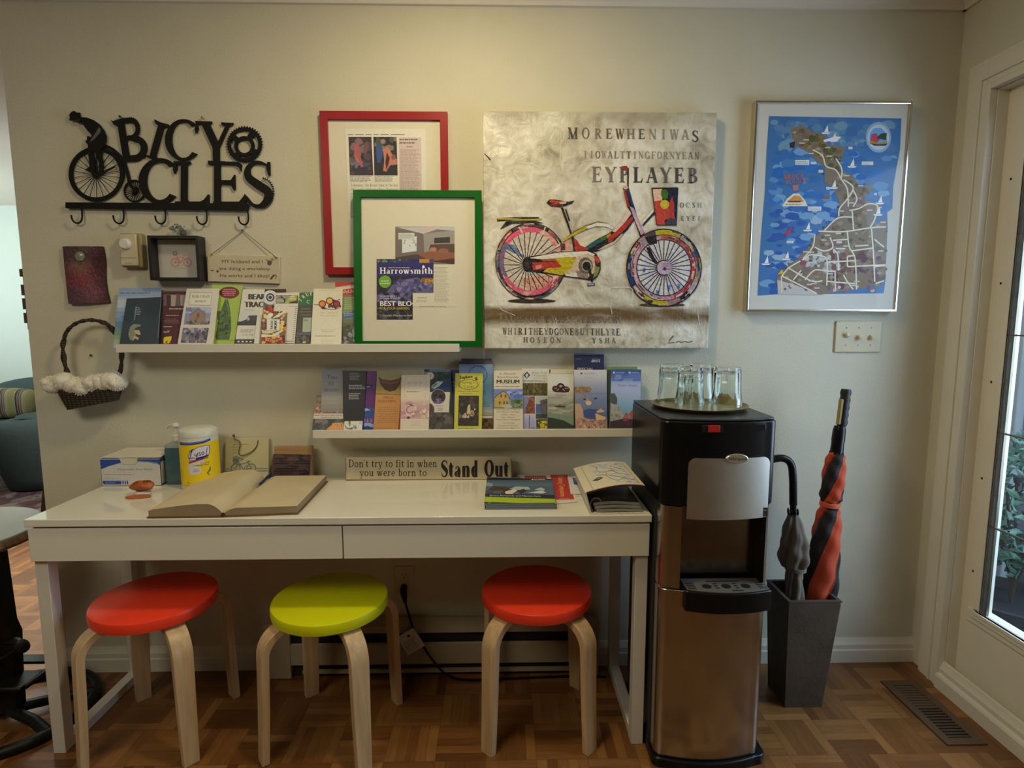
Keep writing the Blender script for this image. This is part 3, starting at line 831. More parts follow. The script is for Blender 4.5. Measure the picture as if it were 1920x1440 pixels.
# steel name plate over the spouts with the oval badge
plate_pts = []
px0, px1, pz0, pz1, prr = 1.874, 2.106, 0.757, 0.930, 0.022
def arcp(cx, cz, r, a0, a1, n=6): return [(cx+r*math.cos(R(a0+(a1-a0)*k/n)), cz+r*math.sin(R(a0+(a1-a0)*k/n))) for k in range(n+1)]
outl = [(px0, pz0)]+[(px1, pz0)]+arcp(px1-prr, pz1-prr, prr, 0, 90)+arcp(px0+prr, pz1-prr, prr, 90, 180)
# subdivide horizontally so that the plate follows the bowed front
pm = MB(); cols = 14
def zr(x):
    if x > px1-prr: return pz1-prr+math.sqrt(max(0, prr**2-(x-px1+prr)**2))
    if x < px0+prr: return pz1-prr+math.sqrt(max(0, prr**2-(px0+prr-x)**2))
    return pz1
xs = sorted(set([px0+(px1-px0)*i/cols for i in range(cols+1)]+[px0+prr*(1-math.cos(R(a))) for a in range(0, 91, 15)]+[px1-prr*(1-math.cos(R(a))) for a in range(0, 91, 15)]))
pm.rings([[(x, bulge(x)-0.0055, pz0), (x, bulge(x)-0.0055, zr(x)), (x, bulge(x)-0.002, zr(x)), (x, bulge(x)-0.002, pz0)] for x in xs])
pm.build('spout_cover', steel_plate, cool, smooth=30)
bd = MB(); bx, bz = 2.002, 0.930
rs = []
for s, d in ((1.0, 0.004), (1.0, 0.008), (0.9, 0.0105)):
    rs.append([(bx+0.031*s*math.cos(2*PI*k/32), bulge(bx)-d, bz+0.0135*s*math.sin(2*PI*k/32)) for k in range(32)])
bd.rings(rs)
badge = bd.build('badge', mat('badge_silver', (0.55, 0.50, 0.40), rough=0.3, metal=0.6, noise=0.05), cool)
bp_ = Plane((bx, bulge(bx)-0.0107, bz), (1, 0, 0), (0, 0, 1))
class LArt(Art):
    """the same drawing set laid out in metres (y down) on its plane"""
    def uvs(self, p): return p[0], -p[1]
a = LArt(bp_, white=(200, 200, 200), h0=2e-4); a.text('Whirlpool', 0, 0.0035, 0.0082, (25, 25, 40), w=0.050, align='c', font='sans', shear=.15)
a.build('lettering', badge)
a = LArt(Plane((2.092, bulge(2.092)-0.0056, 0.772), (1, 0, 0), (0, 0, 1)), white=(200, 200, 200), h0=3e-4)
a.rect(-0.013, -0.013, 0.012, 0.013, (45, 42, 40)); a.rect(-0.009, -0.008, 0.009, -0.003, (120, 115, 105)); a.bars(-0.009, 0.0, 0.009, 0.01, 3, (110, 105, 100), seed=3)
a.build('sticker', cool)
# red tag button and recess in the head
MB().box(1.906, 1.966, bulge(1.93)-0.0035, bulge(1.93)+0.004, 1.0, 1.022).build('button_recess', mat('recess_black', (0.006, 0.006, 0.006), rough=0.5), cool, bevel=0.002)
MB().box(1.921, 1.953, bulge(1.937)-0.0052, bulge(1.937)-0.0036+0.002, 1.003, 1.022).build('button', mat('button_red', (0.55, 0.02, 0.015), rough=0.4), cool, bevel=0.001).__setitem__('label', 'red button')
MB().box(2.02, 2.085, bulge(2.05)-0.001, bulge(2.05)+0.004, 1.005, 1.024).build('switch_recess', MATS['recess_black'], cool, bevel=0.002)
# drip tray
TX0, TX1 = 1.872, 2.114
TXC = (TX0+TX1)/2
def trayo(s=1.0, n=24, y0=-0.470, d=0.092):
    pts = [(TXC+(TX1-TXC)*s, y0), (TXC-(TXC-TX0)*s, y0)]
    for k in range(n+1):
        u = -1+2*k/n; pts.append((TXC+(TX1-TXC)*s*u, y0-(d-0.022*u*u)*s))
    return pts
MB().zprism(trayo(), 0.497, 0.556).build('drip_tray', blackp, cool, bevel=0.003, smooth=40)
gm = MB(); gm.zprism(trayo(0.95, y0=-0.4705), 0.5562, 0.5605)
grille = gm.build('grille', mat('grille_plastic', (0.10, 0.095, 0.08), rough=0.35, noise=0.1), cool, smooth=40, bevel=0.001)
ho = MB()
for hx in (1.938, 1.993, 2.048):
    ho.lathe([(0.0, 0.5606), (0.013, 0.5606), (0.013, 0.5612), (0, 0.5612)], (hx, -0.522, 0), 20)
for hx in (1.893, 2.094):
    for k in range(4): ho.box(hx-0.012, hx+0.012, -0.502-0.011*k-0.003, -0.502-0.011*k+0.002, 0.5606, 0.5612)
ho.box(1.945, 2.04, -0.493, -0.489, 0.5606, 0.5612)
for hx in (1.965, 2.021):
    for k in range(3): ho.box(hx-0.005, hx+0.005, -0.507-0.013*k-0.002, -0.507-0.013*k+0.003, 0.5606, 0.5612)
ho.box(2.0, 2.03, -0.551, -0.547, 0.5606, 0.5612)
ho.build('drain_slot', MATS['recess_black'], grille, smooth=0)
MB().box(CX0+0.006, NX0-0.002, CYF-0.0, CYF+0.0445, 0.5455, 0.5505).build('chrome_trim', chrome, cool)
# ------------------------------------------------ tray and glasses on top
ZT = 1.036
brass = mat('aged_brass', (0.36, 0.27, 0.11), rough=0.32, metal=0.9, noise=0.25, nscale=12)
o = MB().lathe([(0.0, ZT), (0.132, ZT), (0.142, ZT+0.009), (0.1445, ZT+0.0115), (0.142, ZT+0.0125), (0.131, ZT+0.0045), (0.0, ZT+0.004)], (1.972, -0.305, 0), 64).build('round_tray', brass)
tag(o, 'round brass tray with a low rim on top of the water cooler', 'tray')
glass_m = bpy.data.materials.new('drinking_glass'); glass_m.use_nodes = True
gb = glass_m.node_tree.nodes['Principled BSDF']
gb.inputs['Base Color'].default_value = (0.93, 0.985, 0.96, 1); gb.inputs['Roughness'].default_value = 0.02
gb.inputs['Transmission Weight'].default_value = 1.0; gb.inputs['IOR'].default_value = 1.48
def tumbler(name, x, y, label, rot=0.0, k=1.0):
    m = MB(); z0 = ZT+0.0045; n = 60
    def ring(r, z, flute):
        out = []
        for i in range(n):
            a = 2*PI*i/n+rot
            f = 1-flute*(0.5+0.5*math.cos(10*(a-rot)))
            out.append((x+k*r*f*math.cos(a), y+k*r*f*math.sin(a), z0+k*z))
        return out
    rings = [ring(.0430, 0, 0), ring(.0428, .02, 0), ring(.0425, .030, 0), ring(.0415, .036, .035), ring(.040, .06, .06), ring(.0385, .10, .06), ring(.0375, .116, .05), ring(.0365, .122, .02), ring(.030, .124, 0), ring(.001, .1225, 0),
             ring(.001, .112, 0), ring(.030, .111, 0), ring(.0345, .106, 0), ring(.0362, .06, 0), ring(.0388, .028, 0), ring(.0402, .0, 0)]
    p = [q for r in rings for q in r]; fs = []
    N_ = len(rings)
    for j in range(N_):
        for i in range(n):
            i2 = (i+1) % n; j2 = (j+1) % N_
            fs.append((j*n+i, j*n+i2, j2*n+i2, j2*n+i))
    m._add(p, fs)
    o = m.build(name, glass_m, smooth=50)
    return tag(o, label, 'glass', 'drinking glasses upside down on the round tray')
tumbler('drinking_glass', 1.907, -0.232, 'upside down drinking glass at the back left of the brass tray')
tumbler('drinking_glass', 1.932, -0.338, 'upside down drinking glass in the middle at the front of the brass tray', .2)
tumbler('drinking_glass', 2.000, -0.236, 'upside down drinking glass at the back, half hidden by the middle glass', .4)
tumbler('drinking_glass', 2.035, -0.362, 'upside down drinking glass standing apart at the right of the brass tray', .1, 1.02)

# ================================================================== UMBRELLA STAND AND UMBRELLAS
stand = thing('umbrella_stand', 'tapering square grey brown umbrella stand between the water cooler and the door', 'umbrella stand', (2.384, -0.18, 0))
sm = mat('stand_metal', (0.080, 0.060, 0.045), rough=0.5, noise=0.3, nscale=7, metal=0.0, bump=0.15, bscale=40)
def sq(cx, cy, h, z): return [(cx-h, cy-h, z), (cx+h, cy-h, z), (cx+h, cy+h, z), (cx-h, cy+h, z)]
SCX, SCY = 2.386, -0.178
def stsq(k, z, d=0):  # the stand leans its left face a little less than its right
    x0 = 2.318+(-0.006)*k+d; x1 = 2.444+0.042*k-d; y0 = -0.264-0.0*k+d; y1 = -0.140+0.035*k-d
    return [(x0, y0, z), (x1, y0, z), (x1, y1, z), (x0, y1, z)]
b = MB(); b.rings([stsq(0, 0.0), stsq(1, 0.366), stsq(1, 0.372, .002), stsq(1, 0.372, .009), stsq(.3, 0.1, .009)], cap=True)
b.build('body', sm, stand, smooth=0)
rim = MB()
o_, i_ = stsq(1, 0.3722, -.002), stsq(1, 0.3722, .0095)
rim.rings([o_, [(x, y, z+.006) for x, y, z in o_], [(x, y, z+.006) for x, y, z in i_], i_, o_], cap=False)
rim.build('rim', sm, stand, smooth=0)

cloth_ink = ink_mat('umbrella_cloth', rough=0.7, bump=0.1)
def folded(mb, path, rad, pleats, twist, colfn, n=60, depth=.16):
    """a rolled canopy: pleated tube whose folds wind round the shaft"""
    path = [Vector(p) for p in path]; m = len(path); rings = []
    for i, p in enumerate(path):
        t = (path[min(i+1, m-1)]-path[max(i-1, 0)]).normalized()
        a = Vector((0, -1, 0)); a = (a-t*a.dot(t)).normalized(); b_ = t.cross(a)
        ring = []
        for k in range(n):
            ph = pleats*2*PI*k/n; th = 2*PI*k/n+twist*i/(m-1); f = 1-depth*(0.5+0.5*math.cos(ph))**2+0.05*math.sin(3*th+i*.7)
            ring.append(p+rad[i]*f*(math.cos(th)*a+math.sin(th)*b_))
        rings.append(ring)
    base = len(mb.v); mb.v += [tuple(q) for r in rings for q in r]
    for i in range(m-1):
        for k in range(n):
            k2 = (k+1) % n
            mb.f.append((base+i*n+k, base+i*n+k2, base+(i+1)*n+k2, base+(i+1)*n+k))
            th = 2*PI*(k+.5)/n
            mb.c.append(colfn(th, (i+.5)/(m-1)))
    for ring_i in (0, m-1):
        mb.f.append(tuple(base+ring_i*n+k for k in range(n))); mb.c.append((.03, .03, .03))
    return mb
def lerp_path(p0, p1, ts): return [Vector(p0)*(1-t)+Vector(p1)*t for t in ts]
# the black and orange one
um = thing('golf_umbrella', 'rolled black and orange golf umbrella with a black and tan grip, leaning in the stand', 'umbrella', (2.44, -0.165, 0.05))
pb, pt = Vector((2.436, -0.185, 0.02)), Vector((2.522, -0.145, 1.075))
ax = (pt-pb)
at = lambda z: pb+ax*((z-pb.z)/ax.z)
zs = [.04, .12, .22, .30, .38, .46, .54, .60, .645, .665, .675, .685, .70, .735, .78, .82, .845, .855]
rd = [.02, .032, .042, .050, .055, .054, .049, .043, .036, .030, .027, .030, .036, .038, .036, .032, .027, .020]
cl = MB()
orange = lin((192, 76, 46)); blk = lin((38, 32, 34)); dor = lin((140, 46, 28))
def ucol(th, t):
    s = (th/(2*PI)*2) % 1.0
    return orange if s < .46 else (dor if s < .54 else blk)
zr_ = catmull(list(zip(zs, rd)), 6)
folded(cl, [at(z) for z, r in zr_], [r for z, r in zr_], 4, 7.5, ucol, n=120)
cl.build('canopy', cloth_ink, um, colors=True, smooth=50)
bandm = mat('umbrella_band', lin((205, 95, 65)), rough=.7)
bd = MB(); bd.rings([[at(z)+Vector((r*math.cos(2*PI*k/24), r*math.sin(2*PI*k/24), 0)) for k in range(24)] for z, r in ((.667, .030), (.669, .033), (.681, .033), (.683, .030))])
bd.build('strap', bandm, um)
hz = [.856, .87, .885, .90, .93, .945]
MB().tube([at(z) for z in hz], [.021, .0205, .02, .021, .020, .017], 16).build('grip_collar', blackp, um)
gz = [.9452+i*.0125 for i in range(11)]
gm = MB()
gm.tube([at(z)+Vector((.006, 0, 0)) for z in gz], [.015+.0028*(i % 2) for i in range(11)], 14, flat=.9)
gm.build('handle', mat('rubber_black', (.012, .012, .012), rough=.5), um)
gm = MB(); gm.obox(at(.995)+Vector((-.0115, -.008, 0)), (.0045, 0, .0003), (0, .008, 0), ax.normalized()*.043)
gm.build('grip_inlay', mat('grip_tan', lin((150, 130, 70)), rough=.5), um, bevel=.002).__setitem__('label', 'tan inlay along the grip')
rb = MB()
for k in range(8):
    a_ = 2*PI*k/8; q = at(.852)+Vector((.019*math.cos(a_), .019*math.sin(a_), 0))
    rb.ell(q, .0045, .0045, .008, 8, 6)
rb.build('rib_tip', blackp, um)
# the grey one
ug = thing('folded_umbrella', 'crumpled grey brown umbrella with a black crook handle, next to the cooler in the stand', 'umbrella', (2.37, -0.16, 0.05))
qb, qt = Vector((2.384, -0.205, 0.02)), Vector((2.346, -0.185, 0.70))
ax2 = qt-qb; at2 = lambda z: qb+ax2*((z-qb.z)/ax2.z)
zs = [.05, .15, .25, .33, .38, .42, .455, .462, .47, .50, .53, .56, .60, .635, .65]
rd = [.018, .026, .032, .033, .030, .028, .026, .028, .042, .050, .049, .044, .034, .022, .015]
gc = [lin((128, 115, 98)), lin((98, 86, 74)), lin((112, 100, 86))]
cl = MB(); zr_ = catmull(list(zip(zs, rd)), 4)
folded(cl, [at2(z) for z, r in zr_], [r for z, r in zr_], 5, 2.2, lambda th, t: gc[int((th/(2*PI)*10) % 3)], depth=.3)
cl.build('canopy', cloth_ink, ug, colors=True, smooth=50)
bd = MB(); bd.rings([[at2(z)+Vector((r*math.cos(2*PI*k/24)+.006, r*math.sin(2*PI*k/24), 0)) for k in range(24)] for z, r in ((.452, .027), (.455, .034), (.468, .035), (.470, .028))])
bd.build('strap', mat('grey_band', lin((125, 112, 98)), rough=.7), ug)
p1 = at2(.652)
MB().tube([p1+Vector((0, 0, 0)), p1+Vector((-.001, 0, .03))], [.011, .010], 12).build('collar', blackp, ug)
hk = [p1+Vector((-.001, 0, .03)), p1+Vector((-.006, 0, .11)), p1+Vector((-.010, 0, .145))]
hk += bez(p1+Vector((-.010, 0, .145)), p1+Vector((-.014, 0, .195)), p1+Vector((-.05, .0, .198)), p1+Vector((-.085, .0, .186)), 8)[1:]
MB().tube(hk, .0125, 14).build('handle', blackp, ug, smooth=50)
rb = MB()
for k in range(8):
    a_ = 2*PI*k/8; q = at2(.658)+Vector((.016*math.cos(a_), .016*math.sin(a_), 0))
    rb.ell(q, .0035, .0035, .011, 8, 6)
rb.build('rib_tip', blackp, ug)

# ================================================================== FLOOR REGISTER, HEATER, OUTLET, SWITCHES
vb = mat('register_brown', (0.11, 0.066, 0.038), rough=0.42, metal=0.2, noise=0.15)
reg = thing('floor_register', 'brown metal floor register by the door baseboard', 'floor vent', (2.797, -0.288, 0))
x0, x1, y0, y1 = 2.733, 2.860, -0.448, -0.133
f = MB(); 
for a_, b__, c_, d_ in ((x0, x1, y0, y0+.028), (x0, x1, y1-.028, y1), (x0, x0+.026, y0+.028, y1-.028), (x1-.026, x1, y0+.028, y1-.028)): f.box(a_, b__, c_, d_, 0.0005, 0.0045)
f.build('frame', vb, reg, smooth=0)
MB().box(x0+.026, x1-.026, y0+.028, y1-.028, .0003, .0009).build('duct_opening', mat('duct_black', (.006, .005, .004), rough=.8, noise=0), reg, smooth=0)
sl = MB()
for k in range(19):
    yy = y0+.034+k*(y1-y0-.062)/19
    sl.box(x0+.0262, x1-.0262, yy, yy+(.0052 if k < 10 else .0105), .001, .0035)
sl.build('slat', vb, reg, smooth=0)

hb = mat('heater_enamel', (0.36, 0.29, 0.20), rough=0.45, noise=0.05)
heat = thing('baseboard_heater', 'long beige baseboard heater along the wall under the desk', 'heater', (1.11, -0.04, 0))
hx0, hx1 = 0.505, 1.715
MB().box(hx0, hx1, -0.030, -0.0165, 0.012, 0.208).build('back_plate', hb, heat, smooth=0)
MB().prism([(hx0, -.030, .208), (hx0, -.066, .196), (hx0, -.070, .172), (hx0, -.066, .170), (hx0, -.060, .190), (hx0, -.030, .200)], (hx1-hx0, 0, 0)).build('top_hood', hb, heat, smooth=25)
MB().prism([(hx0+.0, -.062, .132), (hx0, -.070, .128), (hx0, -.070, .052), (hx0, -.062, .046)], (hx1-hx0, 0, 0)).build('front_panel', hb, heat, smooth=25)
MB().box(hx0+.005, hx1-.005, -.052, -.0302, .0, .168).build('fin_block', mat('heater_dark', (.018, .015, .012), rough=.7), heat, smooth=0)
MB().box(hx0+.13, hx1, -.071, -.060, .018, .030).build('bottom_rail', hb, heat, smooth=0)
for xa in (hx0-.003, hx1-.09): MB().box(xa, xa+.093, -.0725, -.0165, .0, .210).build('end_cap', hb, heat, bevel=.003)

ivory = mat('ivory_plastic', (0.62, 0.54, 0.38), rough=0.35, noise=0.03)
out = thing('wall_outlet', 'ivory wall outlet above the heater under the desk', 'outlet', (1.001, -0.004, .34))
MB().box(.966, 1.036, -.006, -.0003, .284, .396).build('cover_plate', ivory, out, bevel=.002)
for z in (.364, .318):
    MB().prism([(1.001+.017*math.cos(2*PI*k/20), -.0062, z+.0145*math.sin(2*PI*k/20)) for k in range(20)], (0, -.0015, 0)).build('socket', ivory, out)
s_ = MB()
s_.box(.9935, .9955, -.0082, -.0078, .361, .371); s_.box(1.0065, 1.0085, -.0082, -.0078, .362, .370); s_.ell((1.001, -.0078, .356), .0024, .0006, .0024, 8, 6)
s_.build('slot', MATS['dark_hole'], out, smooth=0)
cord = thing('power_cord', 'black power cord plugged into the wall outlet and hanging over the heater', 'cord', (1.0, -.02, .3))
pg = MB(); pg.tube([(1.001, -.0082, .318), (1.001, -.024, .318), (1.003, -.036, .312), (1.006, -.040, .296), (1.009, -.040, .272)], [.0125, .013, .013, .011, .006], 14)
pg.build('plug', blackp, cord, smooth=50)
pth = catmull([(1.009, -.040, .275), (1.022, -.050, .235), (1.045, -.082, .19), (1.075, -.092, .14), (1.12, -.095, .07), (1.17, -.098, .022), (1.25, -.10, .005), (1.40, -.092, .0045), (1.60, -.085, .0045), (1.745, -.09, .0045)], 6)
MB().tube(pth, .0042, 10).build('cord', blackp, cord, smooth=50)
tg = MB(); tpl = Plane((1.046, -.0975, .155), Vector((.78, 0, .40)), Vector((-.42, 0, .78)))
tg.obox((1.036, -.0995, .157), Vector((.030, 0, .018)), Vector((0, .0004, 0)), Vector((-.020, 0, .034)))
tgo = tg.build('label_tag', mat('tag_paper', (.62, .60, .54), rough=.7), cord, smooth=0)
a = LArt(Plane((1.036, -.0999, .157), Vector((.030, 0, .018)), Vector((-.020, 0, .034))), white=(200, 200, 195), h0=2e-4)
a.bars(-.028, -.01, .028, .033, 6, (120, 118, 115), seed=5); a.ell(0.004, -.022, .006, .0045, (40, 38, 36))
a.build('print', tgo)

sw = thing('switch_plate', 'ivory triple light switch plate below the framed map', 'light switch', (2.645, -.004, 1.242))
MB().box(2.561, 2.728, -.006, -.0003, 1.186, 1.298).build('cover_plate', ivory, sw, bevel=.0025)
for i, (xx, dz) in enumerate(((2.600, 1), (2.645, -1), (2.690, -1))):
    MB().obox((xx, -.0105, 1.243+.004*dz), (.0048, 0, 0), (0, .0075, -.004*dz), (0, .002*dz, .006)).build('toggle', ivory, sw, bevel=.001)
    for zz in (1.274, 1.212): MB().ell((xx, -.0062, zz), .003, .0012, .003, 10, 6).build('screw', mat('screw_ivory', (.40, .34, .22), rough=.3, metal=.5), sw)

# ================================================================== PICTURE LEDGES
led_white = mat('ledge_white', (0.74, 0.71, 0.64), rough=0.35, noise=0.015, nscale=4)
def ledge(label, x0, x1, ztop):
    t = thing('picture_ledge', label, 'shelf', ((x0+x1)/2, -.06, ztop-.028), 'white picture ledges on the wall')
    MB().box(x0, x1, -.0125, -.0004, ztop-.027, ztop+.040).build('back_rail', led_white, t, bevel=.001)
    MB().box(x0, x1, -.1078, -.0127, ztop-.027, ztop-.015).build('base_board', led_white, t, bevel=.001)
    MB().box(x0, x1, -.120, -.108, ztop-.027, ztop).build('front_lip', led_white, t, bevel=.001)
    return t
Z1, Z2 = 1.2235, 0.9315
ledge('upper white picture ledge with brochures, its right end in front of the green frame', .0885, 1.222, Z1)
ledge('lower white picture ledge with brochures, ending at the water cooler', .724, 1.874, Z2)

# ================================================================== FRAMED THINGS ON THE WALL
def px_quad(pl, pts): return [pl.uv(*p) for p in pts]
def frame_mb(pl, out, inn, h0, h1, rab=0.004):
    """a mitred frame: rectangles in plane coordinates (u0, u1, v0, v1)"""
    m = MB()
    def rect(r, h): return [pl.at(r[0], r[2], h), pl.at(r[1], r[2], h), pl.at(r[1], r[3], h), pl.at(r[0], r[3], h)]
    m.rings([rect(out, h0), rect(out, h1), rect(inn, h1), rect(inn, h0), rect(out, h0)], cap=False)
    return m
def board_mb(pl, r, h0, h1):
    m = MB(); q = [(r[0], r[2]), (r[1], r[2]), (r[1], r[3]), (r[0], r[3])]
    return m.rings([[pl.at(u, v, h0) for u, v in q], [pl.at(u, v, h1) for u, v in q]])
mat_board = mat('mat_board', (0.72, 0.68, 0.58), rough=0.7, noise=0.02, nscale=60)

# ---- red frame with the newspaper page
red_l = mat('red_lacquer', (0.32, 0.016, 0.022), rough=0.35, noise=0.05, spec=.25)
pr = wall_plane(-.0004)
fr = thing('framed_newspaper_page', 'red picture frame with a newspaper page, partly behind the green frame', 'picture', (.97, 0, 1.45))
u0, u1, v0, v1 = .757, 1.184, 1.458, 1.998
frame_mb(pr, (u0, u1, v0, v1), (u0+.0255, u1-.0255, v0+.0255, v1-.0275), 0, .020).build('frame', red_l, fr, smooth=0, bevel=.001)
board_mb(pr, (u0+.02, u1-.02, v0+.02, v1-.02), .004, .011).build('mat_board', mat_board, fr, smooth=0)
pl = wall_plane(-.0116)
V2 = (560, 180, 5.142)
a = Art(pl, V2, WF, clip=[(445, 318), (1222, 318), (1240, 1500), (500, 1500)])
a.poly([(445, 318), (1222, 318), (1240, 1500), (500, 1500)], (196, 184, 150))
a.bars(475, 365, 1185, 380, 1, (90, 85, 75), seed=4, fill=.5)
a.poly([(480, 395), (702, 395), (720, 766), (494, 766)], (62, 46, 46))
a.clip = [(480, 395), (702, 395), (720, 766), (494, 766)]
a.blobs(485, 400, 715, 760, 26, 42, [(78, 60, 58), (58, 44, 46), (96, 78, 72), (48, 40, 44), (110, 88, 80)], 3)
a.poly([(540, 470), (575, 440), (590, 520), (600, 600), (640, 680), (600, 690), (560, 610), (535, 560)], (150, 78, 72))
a.poly([(530, 560), (570, 600), (600, 660), (560, 640)], (160, 96, 84)); a.ell(650, 500, 22, 60, (104, 70, 62), rot=10)
a.blobs(500, 640, 715, 760, 12, 30, [(48, 48, 56), (70, 66, 70), (100, 96, 96)], 8)
a.clip = [(720, 395), (944, 395), (955, 766), (730, 766)]
a.poly([(720, 395), (944, 395), (955, 766), (730, 766)], (44, 42, 40))
a.blobs(722, 396, 952, 560, 16, 34, [(58, 56, 46), (72, 70, 56), (40, 40, 38), (110, 100, 74)], 5)
a.poly([(745, 480), (800, 470), (812, 560), (790, 640), (760, 650), (748, 560)], (52, 72, 104)); a.ell(815, 440, 28, 26, (96, 90, 74)); a.ell(812, 438, 17, 20, (140, 112, 90))
a.poly([(812, 510), (860, 490), (900, 560), (945, 610), (950, 660), (880, 670), (845, 730), (815, 720), (825, 620)], (172, 104, 78))
a.poly([(850, 540), (880, 600), (850, 720), (836, 640)], (60, 38, 34)); a.ell(915, 590, 22, 26, (120, 72, 58))
a.clip = None
a.bars(495, 770, 716, 832, 5, (110, 104, 92), seed=6); a.bars(732, 770, 955, 832, 5, (110, 104, 92), seed=7)
for yy, s in ((872, 'Tobermory, The Resort Town At The End'), (912, "Of Canada's Ribboning Bruce Peninsula")): a.text(s, 505, yy, 25, (86, 80, 70), w=450, font='serif', T=.14, t=.06)
a.poly([(965, 400), (1180, 400), (1192, 1200), (972, 1200)], (182, 160, 136))
a.bars(972, 405, 1176, 468, 2, (112, 84, 80), seed=9, fill=.42); a.bars(1040, 480, 1100, 500, 1, (120, 96, 88), seed=2)
a.bars(978, 512, 1182, 1190, 58, (148, 124, 106), seed=10, fill=.5)
a.bars(500, 935, 940, 1180, 20, (140, 130, 112), seed=12)
a.build('newspaper_page', fr)

# ---- green frame leaning in the upper ledge
green_l = mat('green_lacquer', (0.006, 0.115, 0.012), rough=0.3, noise=0.05, spec=.2)
tg_ = math.atan2(.045, .52)
pg_ = Plane((0, -.074, 1.2100), (1, 0, 0), (0, math.sin(tg_), math.cos(tg_)))
fg = thing('framed_magazine_cover', 'green picture frame with a magazine cover, standing at the right end of the upper ledge', 'picture', (1.09, -.08, 1.21))
q = px_quad(pg_, [(666, 360), (905, 359), (903, 653), (668, 640)])
gu0, gu1, gv1 = (q[0][0]+q[3][0])/2-.002, (q[1][0]+q[2][0])/2, (q[0][1]+q[1][1])/2
qi = px_quad(pg_, [(679.5, 373), (892, 373), (890, 639.5), (681, 639.5)])
gi0, gi1, giv0, giv1 = (qi[0][0]+qi[3][0])/2, (qi[1][0]+qi[2][0])/2, (qi[2][1]+qi[3][1])/2, (qi[0][1]+qi[1][1])/2
frame_mb(pg_, (gu0, gu1, .0005, gv1), (gi0, gi1, giv0, giv1), 0, .020).build('frame', green_l, fg, smooth=0, bevel=.001)
board_mb(pg_, (gi0-.004, gi1+.004, giv0-.004, giv1+.004), .003, .011).build('mat_board', mat_board, fg, smooth=0)
pgi = Plane(pg_.at(0, 0, .0112), pg_.U, pg_.V)
V3 = (640, 400, 5.332)
a = Art(pgi, V3, WF, h0=3e-4)
a.clip = [(540, 133), (1132, 133), (1132, 510), (540, 510)]
a.rect(540, 133, 1132, 510, (112, 100, 84))
a.poly([(560, 140), (1132, 133), (1132, 175), (960, 160), (820, 205)], (168, 160, 140)); a.ell(885, 155, 34, 22, (186, 156, 130))
a.poly([(540, 150), (820, 205), (830, 510), (540, 510)], (104, 90, 76)); a.poly([(820, 205), (1132, 170), (1132, 330), (830, 390)], (136, 126, 108))
a.poly([(608, 258), (755, 228), (752, 378), (608, 396)], (186, 186, 164)); a.blobs(612, 262, 752, 330, 9, 15, [(120, 128, 104), (150, 156, 130)], 2, .7)
a.rect(571, 196, 732, 260, (176, 172, 148)); a.bars(585, 205, 720, 252, 4, (150, 145, 124), seed=3)
a.poly([(928, 246), (1086, 236), (1086, 296), (928, 300)], (58, 52, 46)); a.poly([(875, 370), (890, 312), (1132, 305), (1132, 395)], (84, 62, 48))
a.poly([(760, 410), (880, 380), (1132, 395), (1132, 510), (900, 480)], (126, 78, 54)); a.ell(920, 362, 34, 22, (160, 104, 78)); a.ell(1020, 375, 52, 24, (132, 84, 62)); a.poly([(890, 480), (1132, 450), (1132, 510)], (70, 46, 36))
a.poly([(540, 440), (760, 410), (900, 480), (700, 510), (540, 510)], (72, 58, 48))
a.clip = None
# article page
a.rect(700, 510, 1136, 934, (190, 178, 140)); a.bars(930, 535, 1084, 892, 27, (150, 140, 116), seed=5, fill=.4); a.bars(760, 838, 860, 852, 1, (110, 104, 90), seed=6); a.bars(750, 862, 890, 892, 2, (150, 140, 116), seed=7); a.bars(780, 928, 1110, 938, 1, (120, 112, 96), seed=8)
# magazine cover: L shape
cov = [(354, 458), (922, 458), (922, 794), (714, 794), (714, 1062), (354, 1062)]
a.poly(cov, (40, 36, 40))
a.clip = [(354, 458), (922, 458), (922, 640), (354, 640)]
a.rect(354, 458, 922, 630, (46, 42, 84)); a.blobs(360, 460, 680, 492, 22, 18, [(64, 96, 40), (90, 120, 50), (44, 66, 36), (56, 52, 90)], 4)
a.rect(780, 458, 880, 496, (170, 116, 44)); a.rect(880, 458, 922, 496, (70, 60, 70))
a.clip = [(354, 630), (922, 630), (922, 794), (354, 794)]
a.rect(354, 628, 922, 794, (44, 38, 46)); a.blobs(356, 630, 600, 790, 14, 40, [(40, 38, 44), (58, 52, 60), (36, 32, 38)], 11)
a.poly([(450, 794), (520, 705), (640, 660), (760, 640), (860, 700), (922, 740), (922, 794)], (88, 82, 104)); a.blobs(520, 660, 915, 794, 60, 26, [(104, 98, 122), (84, 78, 104), (70, 64, 90), (120, 112, 132), (60, 54, 74)], 9)
a.poly([(800, 645), (922, 645), (922, 710), (800, 690)], (120, 84, 46)); a.text('FM', 835, 702, 46, (196, 140, 54), w=85)
a.clip = [(354, 794), (714, 794), (714, 1062), (354, 1062)]
a.blobs(354, 794, 714, 900, 20, 34, [(80, 74, 94), (56, 50, 64), (100, 92, 112)], 13)
a.rect(354, 985, 714, 1062, (44, 44, 36)); a.blobs(354, 940, 714, 1062, 40, 22, [(58, 62, 42), (44, 48, 36), (84, 70, 78), (36, 36, 34)], 14)
a.clip = None
a.ell(437, 684, 62, 62, (104, 142, 44), 40); a.bars(385, 665, 490, 712, 2, (178, 186, 130), seed=1, align='c')
a.text('Harrowsmith', 384, 604, 62, (214, 204, 176), w=532, font='serif', T=.19, t=.09)
a.poly([(806, 540), (812, 526), (820, 516), (830, 526), (838, 540), (822, 552)], (214, 204, 176))
a.bars(470, 536, 690, 552, 1, (160, 150, 140), seed=2); a.bars(385, 818, 600, 858, 2, (170, 160, 160), seed=3)
a.clip = [(354, 860), (714, 860), (714, 1062), (354, 1062)]
